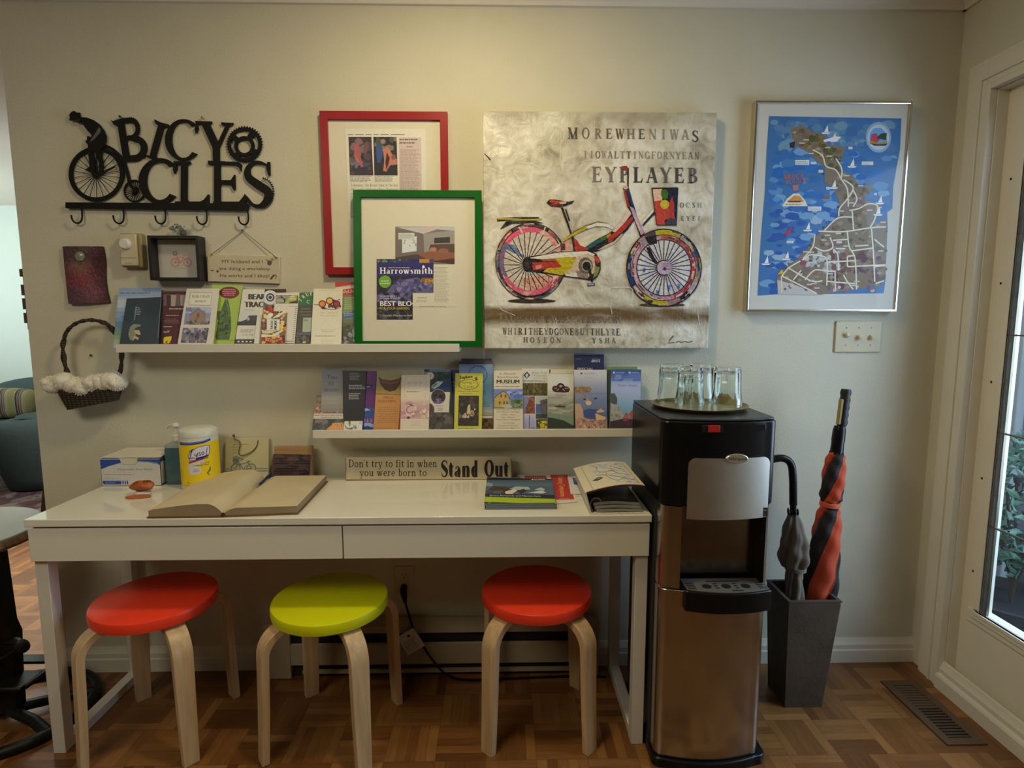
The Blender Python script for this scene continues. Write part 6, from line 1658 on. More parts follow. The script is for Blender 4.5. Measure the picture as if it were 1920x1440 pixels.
def maroon(a, x0, y0, x1, y1):
    a.rect(x0, y0, x1, y1, (72, 34, 36)); a.rect(x0, 178, x1, 216, (88, 44, 44)); a.line([(820, 186), (1140, 186)], 6, (150, 120, 104)); a.rect(830, 225, 1130, 380, (96, 76, 68)); a.poly([(930, 235), (1000, 235), (985, 385), (930, 385)], (150, 132, 112)); a.poly([(1050, 240), (1130, 240), (1110, 380), (1060, 380)], (140, 120, 104)); a.rect(870, 240, 925, 400, (60, 40, 40)); a.bars(905, 400, 1110, 440, 1, (150, 130, 116), seed=2); a.bars(860, 495, 1080, 520, 1, (160, 140, 126), seed=3); a.bars(850, 545, 1050, 620, 4, (112, 78, 74), seed=4); a.bars(825, 645, 950, 670, 1, (176, 156, 140), seed=6); a.text('self', 815, 740, 36, (186, 166, 150), w=90, shear=.3); a.poly([(790, 885), (800, 840), (850, 795), (940, 785), (930, 840), (900, 885)], (196, 170, 30)); a.poly([(850, 870), (880, 840), (880, 875)], (80, 60, 30)); a.rect(770, 300, 830, 900, (48, 30, 30))
B(U1, [(822, 180), (1138, 180), (1022, 882), (768, 882)], -.076, ZU, WU, (90, 44, 44), maroon, 'maroon brochure with a yellow leaf shape at its foot, on the upper ledge', GU)
def antiques(a, x0, y0, x1, y1):
    a.rect(x0, y0, x1, y1, (182, 172, 142)); g_ = (130, 124, 100)
    for q in ([(1185, 200), (1480, 205), (1455, 375), (1165, 370), (1185, 200)],): a.line(q, 7, g_)
    a.poly([(1205, 215), (1470, 215), (1450, 365), (1185, 360)], (192, 182, 152)); a.text('NEARLY BEACH', 1208, 272, 36, (110, 104, 84), w=245, font='serif', T=.2, t=.1); a.text('ANTIQUES', 1248, 335, 30, (110, 104, 84), w=150, font='serif', T=.22, t=.12)
    a.clip = [(1130, 400), (1472, 400), (1440, 634), (1098, 630)]; a.rect(1090, 395, 1480, 640, (118, 122, 132)); a.blobs(1100, 400, 1470, 480, 12, 34, [(150, 152, 156), (120, 124, 140), (104, 110, 130)], 4, 1.6); a.poly([(1180, 500), (1300, 415), (1390, 500), (1385, 634), (1170, 634)], (132, 104, 84)); a.line([(1180, 505), (1300, 415), (1395, 505)], 9, (88, 72, 64)); a.blobs(1100, 540, 1470, 634, 18, 26, [(72, 64, 56), (96, 88, 80), (140, 136, 124), (84, 84, 72)], 6); a.rect(1275, 480, 1305, 530, (84, 70, 64))
    a.clip = [(1090, 672), (1435, 675), (1400, 876), (1056, 872)]; a.rect(1050, 670, 1440, 880, (104, 98, 98)); a.blobs(1060, 672, 1430, 876, 46, 34, [(84, 78, 84), (126, 116, 116), (70, 66, 74), (150, 138, 136), (100, 84, 84), (60, 58, 66)], 8)
B(U1, [(1140, 152), (1572, 150), (1490, 884), (1018, 884)], -.098, ZU, WU, (184, 174, 144), antiques, 'white antiques brochure with two photographs, one of a gabled house', GU)
def tower(a, x0, y0, x1, y1):
    a.rect(x0, y0, x1, y1, (140, 158, 62)); a.ell(1706, 205, 134, 80, (106, 36, 38), 36); a.bars(1610, 150, 1800, 250, 4, (176, 120, 112), seed=3, align='c'); a.poly([(1650, 290), (1690, 300), (1715, 420), (1730, 560), (1730, 700), (1705, 832), (1530, 832), (1520, 790), (1560, 600), (1600, 430)], (70, 84, 44)); a.blobs(1545, 450, 1720, 820, 50, 26, [(58, 72, 38), (84, 98, 52), (66, 80, 44), (48, 62, 36)], 5); a.line([(1660, 300), (1690, 400), (1705, 520)], 8, (120, 134, 70)); a.ell(1670, 645, 26, 14, (44, 56, 34)); a.rect(1480, 835, 1800, 845, (120, 138, 56))
B(U1, [(1478, 100), (1885, 108), (1772, 884), (1420, 884)], -.078, ZU, WU, (150, 166, 80), tower, 'lime green brochure with a dark tower and a maroon oval', GU)
def tracks(a, x0, y0, x1, y1):
    a.rect(x0, y0, x1, y1, (184, 176, 148)); a.text('BEAR', 252, 295, 78, (58, 54, 46), w=230, bold=.1); a.text('TRACKS', 204, 398, 78, (58, 54, 46), w=360, bold=.1); a.bars(200, 428, 380, 442, 1, (100, 94, 80), seed=3); a.rect(100, 450, 400, 590, (176, 170, 150)); a.poly([(150, 590), (230, 560), (260, 510), (400, 505), (380, 640), (140, 640)], (58, 58, 58)); a.poly([(240, 540), (270, 530), (270, 570), (240, 580)], (150, 146, 130)); a.rect(90, 590, 380, 642, (52, 52, 50)); a.bars(150, 690, 345, 740, 2, (124, 118, 104), seed=5); a.text('519-795', 172, 782, 26, (100, 94, 84), w=150); a.rect(60, 825, 340, 890, (56, 54, 50))
    for k in range(4): a.rect(110+k*54, 848, 136+k*54, 866, (196, 188, 166))
B(U2, [(182, 160), (470, 160), (400, 886), (72, 886)], -.086, ZU, WU, (184, 176, 148), tracks, 'white brochure headed BEAR TRACKS with a black shoe photo', GU)
def compass(a, x0, y0, x1, y1):
    a.rect(x0, y0, x1, y1, (56, 38, 36)); a.rect(375, 205, 520, 340, (176, 140, 52)); a.rect(375, 335, 520, 420, (70, 90, 96)); a.ell(545, 268, 98, 96, (184, 178, 156), 36); a.arc(545, 268, 34, 56, 0, 360, (56, 52, 66)); a.ell(545, 268, 26, 26, (50, 46, 74), 16); a.bars(480, 185, 610, 205, 1, (90, 80, 80), seed=3); a.rect(520, 205, 760, 400, (120, 112, 92))
    a.ell(545, 268, 98, 96, (184, 178, 156), 36); a.arc(545, 268, 36, 56, 0, 360, (56, 52, 66)); a.ell(545, 268, 24, 24, (50, 46, 74), 16)
B(U2, [(385, 160), (755, 155), (720, 886), (345, 886)], -.080, ZU, WU, (60, 40, 38), compass, 'brown topped brochure with a round compass badge, behind the food brochure', GU)
def rates(a, x0, y0, x1, y1):
    a.rect(x0, y0, x1, y1, (186, 176, 148)); a.rect(620, 240, 915, 348, (60, 54, 40)); a.blobs(625, 245, 800, 345, 18, 28, [(130, 128, 96), (150, 146, 116), (104, 104, 80)], 4, 1.4); a.poly([(740, 330), (830, 240), (905, 240), (900, 310), (800, 330)], (150, 144, 60)); a.bars(800, 245, 890, 300, 2, (196, 190, 150), seed=3)
    for k in range(17): a.rect(880-k*1.6*1.6, 385+k*27, 905-k*1.6*1.6, 393+k*27, (110, 102, 84))
    a.bars(790, 380, 905, 395, 1, (150, 142, 118), seed=5); a.rect(740, 845, 860, 860, (130, 122, 100)); a.rect(740, 874, 862, 884, (52, 48, 44))
B(U2, [(612, 208), (932, 200), (868, 886), (560, 886)], -.0865, ZU, WU, (186, 176, 148), rates, 'white brochure with a column of prices, right of the food brochure', GU)
def taco(a, x0, y0, x1, y1):
    a.rect(x0, y0, x1, y1, (110, 88, 66)); FD = [(150, 58, 40), (84, 70, 40), (176, 150, 110), (60, 46, 40), (124, 40, 44), (190, 170, 130), (100, 96, 56), (170, 120, 50), (70, 84, 44)]
    a.blobs(440, 368, 775, 886, 150, 34, FD, 7); a.blobs(520, 380, 690, 470, 16, 28, [(160, 60, 44), (186, 84, 56), (120, 36, 36)], 9); a.poly([(560, 555), (640, 500), (740, 445), (755, 460), (660, 530)], (196, 184, 150)); a.ell(545, 510, 44, 26, (196, 190, 160), rot=-30); a.ell(480, 520, 26, 30, (200, 170, 110)); a.poly([(430, 760), (560, 770), (700, 700), (730, 710), (600, 790), (430, 800)], (190, 178, 140)); a.poly([(430, 700), (500, 720), (640, 715), (540, 750), (440, 745)], (176, 170, 132)); a.blobs(660, 620, 750, 700, 8, 24, [(196, 160, 50), (206, 176, 70)], 11); a.blobs(430, 800, 740, 886, 40, 24, [(150, 60, 36), (90, 34, 48), (120, 40, 50), (176, 120, 40)], 12); a.ell(455, 870, 24, 18, (186, 160, 50)); a.ell(590, 808, 24, 14, (190, 160, 70))
    a.poly([(500, 560), (675, 560), (665, 712), (498, 712)], (190, 182, 154)); a.text('TACO', 580, 700, 32, (44, 40, 36), w=118, ang=-88, bold=.08); a.text('MORY', 632, 698, 36, (44, 40, 36), w=122, ang=-88, bold=.08); a.rect(420, 590, 500, 690, (110, 60, 50)); a.blobs(420, 590, 500, 690, 12, 22, [(130, 84, 70), (90, 44, 44), (84, 80, 60)], 14)
    a.poly([(385, 378), (447, 378), (400, 886), (330, 886)], (184, 176, 146)); a.line([(440, 382), (395, 886)], 4, (120, 114, 96)); a.bars(395, 400, 425, 860, 24, (150, 144, 120), seed=15, fill=.35)
B(U2, [(388, 375), (785, 368), (738, 886), (330, 886)], -.0995, ZU, WU, (150, 130, 100), taco, 'food brochure full of tomatoes and vegetables, lettered TACO MORY', GU)
def truffles(a, x0, y0, x1, y1):
    a.rect(x0, y0, x1, y1, (72, 68, 54)); a.rect(x0, y0, x1, 370, (52, 96, 56))
    for ch, x, y, an in (('T', 955, 330, -52), ('R', 988, 285, -40), ('U', 1030, 258, -24), ('F', 1080, 245, -8), ('F', 1120, 245, 6)): a.text(ch, x, y, 46, (190, 186, 150), font='serif', ang=an, T=.2, t=.1)
    a.arc(1055, 325, 16, 24, 60, 330, (150, 170, 130)); a.bars(940, 400, 1110, 520, 3, (96, 92, 78), seed=3, align='c'); a.poly([(985, 540), (1130, 535), (1110, 728), (975, 728)], (150, 156, 126)); a.rect(990, 560, 1050, 585, (120, 130, 104)); a.rect(900, 735, 1130, 770, (84, 84, 90)); a.blobs(890, 770, 1100, 886, 26, 26, [(60, 50, 40), (84, 76, 64), (50, 44, 38), (104, 92, 70)], 6); a.ell(1000, 865, 26, 12, (176, 160, 110))
B(U2, [(940, 205), (1135, 195), (1090, 886), (880, 886)], -.083, ZU, WU, (70, 90, 60), truffles, 'green topped brochure with an arched truffle heading, half covered', GU)
def cream_card(a, x0, y0, x1, y1):
    a.rect(x0, y0, x1, y1, (188, 178, 142)); a.bars(1180, 165, 1480, 185, 2, (150, 138, 108), seed=3, align='c', fill=.3); a.blobs(1200, 290, 1490, 425, 24, 24, [(90, 40, 40), (70, 36, 36), (110, 60, 54)], 5); a.line([(1130, 365), (1200, 370), (1300, 420), (1420, 425), (1490, 390)], 8, (70, 44, 40), smooth=True)
    for x, y, c_ in ((1240, 355, (196, 110, 40)), (1338, 315, (196, 140, 70)), (1432, 355, (140, 44, 60))): a.ell(x, y, 50, 48, (58, 30, 30), 24); a.ell(x, y, 38, 36, c_, 24)
    a.text('Fine Dining &', 1210, 482, 26, (156, 140, 106), w=240, font='serif', T=.12, t=.06); a.text('Place of Bounty', 1215, 522, 26, (156, 140, 106), w=225, font='serif', T=.12, t=.06); a.bars(1215, 690, 1420, 735, 2, (160, 148, 116), seed=6, align='c', fill=.3); a.bars(1145, 770, 1470, 795, 1, (130, 120, 92), seed=7); a.bars(1200, 830, 1420, 885, 3, (160, 148, 116), seed=8, align='c', fill=.3)
B(U2, [(1125, 152), (1512, 155), (1492, 888), (1086, 888)], -.1005, ZU, WU, (188, 178, 142), cream_card, 'cream brochure with three round spice pots printed near the top', GU)
def redtop(a, x0, y0, x1, y1):
    a.rect(x0, y0, x1, y1, (92, 96, 66)); a.rect(x0, y0, x1, 240, (150, 52, 44)); a.poly([(1410, 135), (1745, 82), (1745, 132), (1500, 165), (1410, 160)], (186, 164, 132)); a.bars(1520, 105, 1735, 135, 1, (150, 120, 96), seed=2, slant=-.12); a.text('ReallyLike.ca', 1440, 222, 44, (200, 176, 146), w=310, ang=-6)
    a.vgrad(1480, 240, 1790, 886, [(110, 104, 76), (104, 116, 70), (112, 124, 76), (96, 104, 74), (72, 74, 56), (60, 60, 50), (84, 84, 72)]); a.bars(1535, 265, 1705, 430, 6, (150, 158, 100), seed=4, slant=-.06); a.poly([(1500, 490), (1600, 470), (1780, 400), (1770, 510), (1520, 548)], (62, 88, 120)); a.bars(1525, 480, 1730, 520, 2, (140, 156, 160), seed=5, slant=-.08); a.blobs(1500, 640, 1760, 886, 30, 34, [(56, 56, 46), (84, 82, 62), (100, 100, 84), (120, 122, 110), (66, 62, 50)], 6); a.poly([(1640, 700), (1670, 690), (1690, 780), (1650, 800)], (130, 132, 118))
B(U2, [(1408, 60), (1782, 58), (1752, 886), (1470, 886)], -.0895, ZU, WU, (150, 80, 70), redtop, 'tall brochure with a red heading, rightmost on the upper ledge beside the green frame', GU)

# ---- lower ledge
L1, L2, L3 = (570, 660, 7.385), (800, 660, 8.0), (1000, 650, 8.0)
def here(a, x0, y0, x1, y1):
    a.vgrad(x0, y0, x1, y1, [(112, 112, 116), (128, 124, 116), (140, 132, 112), (120, 112, 96), (110, 100, 88)]); 
    a.text('You', 312, 372, 60, (58, 56, 54), w=140, shear=.2); a.text('are', 340, 420, 24, (80, 76, 70), w=70); a.text('HERE', 332, 462, 40, (80, 76, 70), w=90, font='serif'); a.bars(280, 505, 490, 550, 2, (84, 80, 74), seed=2)
B(L1, [(255, 250), (600, 250), (560, 1078), (225, 1078)], -.078, ZL, WL, (120, 116, 110), here, 'grey brochure with a handwritten You are here, leftmost on the lower ledge', GL)
def market(a, x0, y0, x1, y1):
    a.rect(x0, y0, x1, y1, (124, 106, 88)); a.bars(190, 630, 520, 655, 1, (150, 130, 108), seed=2); a.text('Farmers Market', 172, 712, 44, (84, 48, 42), w=388, ang=-.5); a.rect(140, 752, 590, 850, (120, 88, 64)); a.blobs(140, 752, 360, 850, 18, 28, [(150, 110, 76), (120, 80, 54), (176, 134, 92)], 4); a.blobs(360, 752, 590, 850, 20, 24, [(70, 56, 56), (96, 80, 76), (52, 42, 46), (150, 140, 130)], 5)
    a.rect(120, 852, 570, 925, (182, 168, 136)); a.bars(145, 868, 545, 885, 1, (90, 76, 64), seed=6); a.bars(235, 896, 545, 912, 1, (90, 76, 64), seed=7); a.rect(110, 926, 570, 1080, (54, 60, 48)); a.blobs(115, 930, 330, 1075, 26, 34, [(96, 84, 80), (74, 66, 64), (60, 66, 48), (110, 98, 92)], 8); a.poly([(320, 1060), (420, 980), (540, 975), (570, 1075), (330, 1080)], (186, 130, 66)); a.blobs(380, 985, 560, 1070, 12, 26, [(200, 146, 80), (170, 104, 50), (150, 110, 80)], 9, .5); a.blobs(420, 930, 560, 980, 8, 26, [(60, 92, 70), (70, 84, 56)], 10)
B(L1, [(170, 596), (585, 602), (560, 1078), (112, 1078)], -.093, ZL, WL, (124, 106, 88), market, 'half-height farmers market flyer with squash, bottom left of the lower ledge', GL)
def blackc(a, x0, y0, x1, y1):
    a.rect(x0, y0, x1, y1, (40, 36, 38)); a.bars(635, 285, 790, 395, 5, (140, 134, 124), seed=3, fill=.3); a.bars(620, 452, 860, 518, 3, (196, 188, 168), seed=4, fill=.4); a.bars(620, 565, 800, 660, 4, (160, 152, 138), seed=5, fill=.35)
B(L1, [(535, 255), (862, 260), (822, 1078), (545, 1078)], -.0845, ZL, WL, (40, 36, 38), blackc, 'black brochure with small white print beside the purple one', GL)
def pattern(a, x0, y0, x1, y1):
    a.rect(x0, y0, x1, y1, (188, 182, 154)); a.poly([(720, 735), (760, 718), (830, 715), (825, 800), (790, 790), (750, 750)], (190, 140, 40))
    for q in ([(650, 750), (700, 745), (750, 760), (745, 800), (710, 800), (680, 770)], [(590, 855), (640, 870), (670, 850), (685, 880), (650, 920), (630, 890)]): a.poly(q, (66, 62, 96))
    for q in ([(575, 800), (600, 830), (640, 840), (600, 838)], [(600, 760), (660, 790), (670, 800), (620, 785)], [(700, 860), (730, 850), (750, 900), (740, 950), (715, 960), (730, 900)], [(560, 1000), (600, 1050), (680, 1060), (690, 990), (700, 1040), (660, 1078), (580, 1060)], [(700, 1040), (720, 1010), (730, 1060), (705, 1075)], [(770, 980), (785, 960), (780, 1010)], [(590, 900), (615, 930), (600, 925)], [(745, 820), (800, 810), (815, 830), (760, 880)]): a.poly(q, (112, 110, 104))
    a.ell(632, 985, 16, 46, (136, 132, 48)); a.ell(632, 970, 10, 28, (90, 90, 40))
B(L1, [(585, 690), (832, 690), (803, 1078), (548, 1078)], -.0975, ZL, WL, (188, 182, 154), pattern, 'short white card patterned with blue and grey leaves in front of the black brochure', GL)
def purple(a, x0, y0, x1, y1):
    a.rect(x0, y0, x1, y1, (74, 34, 82)); a.rect(x0, y0, 870, 700, (40, 30, 46)); a.poly([(850, 260), (1010, 260), (985, 780), (830, 780)], (84, 36, 92)); a.rect(840, 445, 950, 480, (50, 30, 60)); a.bars(850, 472, 930, 490, 1, (190, 176, 180), seed=3); a.rect(790, 775, 985, 1080, (62, 70, 110)); a.poly([(820, 790), (870, 780), (920, 805), (880, 820), (830, 815)], (140, 160, 190)); a.poly([(830, 820), (960, 800), (975, 900), (900, 890)], (40, 70, 124)); a.poly([(820, 920), (970, 900), (965, 985), (815, 970)], (80, 60, 110))
    for x in (840, 880, 930): a.poly([(x-12, 970), (x, 915), (x+14, 970)], (150, 116, 160))
    a.poly([(810, 985), (900, 980), (965, 1000), (960, 1040), (810, 1030)], (130, 150, 180)); a.poly([(800, 1080), (810, 1040), (880, 1020), (945, 1050), (940, 1080)], (34, 52, 100))
B(L1, [(840, 262), (1005, 262), (962, 1078), (795, 1078)], -.079, ZL, WL, (80, 36, 88), purple, 'purple and blue brochure with white pine trees', GL)
def kayak(a, x0, y0, x1, y1):
    a.rect(x0, y0, x1, y1, (172, 120, 62)); a.poly([(1005, 270), (1370, 270), (1350, 585), (985, 580)], (130, 120, 76)); a.poly([(1010, 480), (1350, 500), (1345, 585), (990, 580)], (150, 120, 60)); a.poly([(1030, 345), (1090, 380), (1200, 395), (1310, 370), (1360, 340), (1330, 450), (1270, 530), (1190, 550), (1120, 525), (1060, 450)], (70, 42, 30)); a.poly([(1060, 385), (1190, 420), (1330, 390), (1300, 430), (1190, 450), (1090, 430)], (104, 60, 40)); a.line([(985, 580), (1350, 592)], 9, (90, 62, 36)); a.text('JORDAN', 1100, 645, 30, (110, 66, 34), w=140, font='serif', T=.2, t=.1); a.text('SCOOTERING', 1020, 698, 36, (110, 66, 34), w=260, font='serif', T=.2, t=.1); a.bars(1005, 760, 1310, 985, 9, (136, 88, 44), seed=4, align='c', fill=.28); a.bars(990, 1048, 1240, 1062, 1, (130, 84, 40), seed=5); a.poly([(1345, 590), (1362, 590), (1330, 1080), (1303, 1080)], (110, 50, 36))
B(L1, [(1012, 275), (1368, 270), (1328, 1078), (962, 1078)], -.0895, ZL, WL, (172, 120, 62), kayak, 'orange brochure topped by a brown bowl shape on olive', GL)
def spa(a, x0, y0, x1, y1):
    a.rect(x0, y0, x1, y1, (190, 174, 140)); a.line([(1400, 340), (1690, 340), (1680, 640)], 5, (164, 150, 120)); a.line([(1400, 340), (1390, 640)], 5, (164, 150, 120)); a.text('Spa On Six', 1425, 440, 38, (160, 134, 108), w=220, font='serif', T=.13, t=.06); a.bars(1420, 540, 1640, 560, 1, (120, 96, 80), seed=3); a.vgrad(1330, 660, 1750, 925, [(190, 168, 140), (176, 140, 124), (164, 124, 112), (180, 144, 126)]); a.blobs(1345, 690, 1560, 920, 26, 44, [(170, 126, 118), (184, 146, 132), (160, 112, 108), (196, 166, 146)], 5); a.ell(1465, 800, 64, 70, (190, 156, 138)); a.arc(1465, 800, 38, 50, 20, 280, (130, 86, 80)); a.poly([(1450, 715), (1500, 735), (1510, 755), (1470, 745)], (110, 64, 60)); a.ell(1445, 910, 24, 18, (100, 50, 54)); a.blobs(1600, 690, 1740, 920, 14, 34, [(190, 164, 132), (176, 146, 122), (204, 180, 146)], 6); a.rect(1330, 926, 1750, 1085, (192, 176, 142)); a.bars(1460, 945, 1640, 1025, 3, (180, 150, 130), seed=7, align='c', fill=.3)
B(L1, [(1350, 322), (1748, 316), (1727, 1085), (1332, 1085)], -.1005, ZL, WL, (190, 174, 140), spa, 'cream spa brochure with a pink flower photograph', GL)
def navy(a, x0, y0, x1, y1):
    a.vgrad(x0, y0, x1, y1, [(46, 54, 76), (40, 48, 78), (52, 64, 92), (64, 70, 84), (56, 52, 50), (50, 50, 44)]); a.text('OCEAN', 352, 470, 30, (140, 146, 160), w=130); a.text('KAYAK', 352, 522, 36, (160, 164, 170), w=140); a.bars(355, 540, 470, 556, 1, (120, 126, 140), seed=3)
B(L2, [(330, 265), (570, 270), (560, 1168), (340, 1168)], -.079, ZL, WL, (44, 50, 76), navy, 'navy blue brochure mostly hidden between the boat photo one and the yellow one', GL)
def aerial(a, x0, y0, x1, y1):
    a.rect(x0, y0, x1, y1, (40, 50, 46)); a.blobs(40, 260, 355, 420, 26, 40, [(34, 46, 38), (50, 62, 52), (60, 74, 72), (44, 56, 44)], 3); a.rect(40, 262, 360, 300, (84, 100, 110)); a.poly([(220, 420), (355, 400), (355, 600), (120, 600), (50, 560)], (44, 56, 80)); a.poly([(70, 510), (160, 440), (250, 445), (220, 480), (110, 550), (85, 545)], (150, 164, 140)); a.poly([(60, 540), (130, 470), (170, 470), (110, 530)], (84, 110, 84)); a.line([(110, 550), (180, 510), (220, 470)], 9, (196, 196, 180))
    a.rect(-60, 300, 44, 1170, (120, 110, 90)); a.ell(50, 360, 60, 56, (176, 160, 136), 20); a.ell(52, 358, 16, 20, (140, 104, 96), 12)
    a.poly([(20, 600), (350, 600), (335, 905), (20, 905)], (186, 174, 146)); a.ell(175, 670, 114, 114, (150, 140, 120), 32); a.ell(175, 670, 106, 106, (58, 48, 48), 32); a.blobs(100, 700, 240, 775, 14, 22, [(96, 80, 110), (120, 106, 128), (84, 72, 92)], 5); a.blobs(110, 600, 250, 690, 8, 30, [(40, 30, 32), (70, 60, 52)], 6); a.ell(36, 868, 86, 104, (150, 140, 120), 32); a.ell(32, 868, 80, 98, (74, 58, 48), 32); a.bars(135, 800, 275, 816, 1, (70, 60, 52), seed=7); a.bars(165, 835, 270, 885, 3, (120, 108, 90), seed=8)
    a.rect(20, 905, 420, 1170, (74, 66, 56)); a.blobs(30, 910, 420, 1168, 40, 40, [(84, 74, 64), (60, 58, 48), (96, 86, 76), (48, 52, 42), (56, 60, 46)], 9)
B(L2, [(-35, 258), (358, 268), (408, 1168), (-75, 1168)], -.0925, ZL, WL, (60, 62, 56), aerial, 'dark brochure with an aerial boat photo and round pictures on a white panel', GL)
def circle(a, x0, y0, x1, y1):
    a.vgrad(x0, y0, x1, y1, [(112, 124, 132), (110, 130, 144), (96, 126, 144), (80, 112, 130), (92, 122, 138), (104, 128, 138), (160, 156, 132), (70, 64, 40), (56, 46, 34)], 24); a.rect(x0, 125, x1, 183, (70, 62, 60))
    for k in range(28):
        t = 2*PI*k/28; a.poly([(768+r*math.cos(t+d), 345+r*math.sin(t+d)) for r, d in ((128, -.06), (144, -.06), (144, .06), (128, .06))], (36, 44, 64))
    a.ell(768, 345, 112, 110, (110, 136, 150), 32); a.text('VILLES', 640, 635, 62, (52, 78, 96), w=250); a.bars(845, 740, 950, 830, 4, (76, 104, 118), seed=4); a.blobs(830, 960, 1000, 990, 4, 40, [(190, 180, 150)], 5, 2.); a.blobs(820, 1010, 1000, 1168, 22, 36, [(74, 64, 36), (56, 50, 36), (90, 74, 44), (110, 70, 40), (40, 38, 34)], 6)
B(L2, [(482, 138), (988, 136), (1000, 1168), (520, 1168)], -.0775, ZL, WL, (110, 120, 126), circle, 'tall pale blue brochure with a dotted ring, behind the yellow caves one', GL)
B(L2, [(522, 98), (975, 100), (985, 1168), (560, 1168)], -.0735, ZL, WL, (70, 60, 58), lambda a, x0, y0, x1, y1: (a.rect(x0, y0, x1, y1, (66, 54, 52)), a.bars(x0+20, 108, x1-20, 128, 1, (84, 70, 66), seed=2)), 'dark brown topped brochure just showing above the pale blue ringed one', GL)
def caves(a, x0, y0, x1, y1):
    yy = (176, 166, 62); a.rect(x0, y0, x1, y1, yy); a.text('Explore', 498, 402, 46, (50, 46, 30), w=190, ang=-4, bold=.08); a.ell(628, 488, 148, 78, (50, 50, 34), 40); a.ell(628, 488, 140, 71, yy, 40); a.text("Greig's", 530, 474, 42, (84, 80, 36), w=190, font='serif', T=.16, t=.08); a.text('Caves', 556, 538, 42, (84, 80, 36), w=160, font='serif', T=.16, t=.08); a.poly([(720, 385), (755, 370), (768, 420), (740, 430), (722, 410)], (110, 70, 40)); a.bars(470, 580, 795, 600, 1, (110, 104, 44), seed=2); a.bars(540, 615, 720, 632, 1, (110, 104, 44), seed=3)
    a.poly([(480, 652), (785, 655), (780, 1110), (470, 1110)], (58, 50, 42)); a.clip = [(480, 652), (785, 655), (780, 1110), (470, 1110)]; a.blobs(480, 660, 785, 1105, 40, 46, [(66, 56, 48), (52, 44, 40), (76, 66, 56), (58, 54, 40)], 5); a.poly([(600, 930), (612, 830), (632, 785), (655, 800), (655, 900), (640, 930)], (176, 166, 110)); a.ell(680, 920, 36, 48, (160, 130, 92)); a.ell(683, 925, 20, 28, (130, 100, 72)); a.blobs(530, 915, 640, 990, 14, 22, [(176, 156, 120), (150, 130, 96), (196, 180, 140)], 6); a.ell(722, 860, 8, 14, (200, 196, 170)); a.poly([(490, 900), (530, 960), (500, 1000), (486, 980)], (96, 100, 60)); a.clip = None; a.bars(465, 1135, 790, 1155, 1, (110, 104, 44), seed=8)
B(L2, [(430, 318), (847, 316), (826, 1170), (410, 1170)], -.101, ZL, WL, (176, 166, 62), caves, 'yellow caves brochure with a dark photograph of a white rock', GL)
def museum(a, x0, y0, x1, y1):
    a.rect(x0, y0, x1, y1, (192, 178, 142)); k_ = (70, 62, 50); a.text('St. Edmunds', 1092, 338, 30, (90, 80, 64), w=245); a.text('Bruce Peninsula', 1056, 390, 30, (90, 80, 64), w=320); a.text('MUSEUM', 1046, 472, 58, (44, 40, 38), w=342, bold=.06); a.bars(1030, 508, 1405, 526, 1, (100, 90, 72), seed=2)
    a.clip = [(1008, 556), (1440, 556), (1440, 850), (1008, 848)]; a.rect(1000, 550, 1445, 855, (104, 118, 152)); a.blobs(1200, 556, 1440, 700, 18, 40, [(84, 100, 146), (150, 156, 170), (120, 130, 160), (96, 112, 156)], 3, 1.6); a.poly([(1020, 690), (1060, 650), (1150, 585), (1220, 640), (1248, 710), (1240, 830), (1020, 840)], (170, 142, 72)); a.line([(1020, 690), (1060, 645), (1150, 585), (1220, 640), (1250, 715)], 10, (60, 54, 44))
    for x, y in ((1105, 635), (1172, 640), (1085, 740), (1150, 740), (1195, 740)): a.rect(x, y, x+22, y+44, (84, 72, 50))
    a.blobs(1250, 710, 1440, 840, 26, 30, [(74, 92, 50), (92, 110, 60), (60, 76, 42), (120, 130, 84)], 5); a.rect(1000, 828, 1445, 856, (110, 116, 62)); a.poly([(1100, 800), (1240, 780), (1290, 830), (1190, 850)], (170, 160, 130)); a.clip = None
    for yy, s, w_ in ((874, 'Located 2km South of Tobermory', 370), (906, 'Open Daily: June, July, August', 350), (950, '11:00am - 4:30pm', 230), (988, 'Open Weekends', 200), (1022, 'Victoria Day to Thanksgiving', 360), (1072, 'Free Parking', 180), (1112, 'Admission by Donation', 300), (1148, 'stedmundsmuseum@gmail.com', 350)): a.text(s, 1222, yy, 20, k_, w=w_, align='c')
B(L2, [(1008, 282), (1440, 272), (1446, 1172), (1004, 1172)], -.1005, ZL, WL, (192, 178, 142), museum, 'white museum brochure with a yellow house photograph', GL)
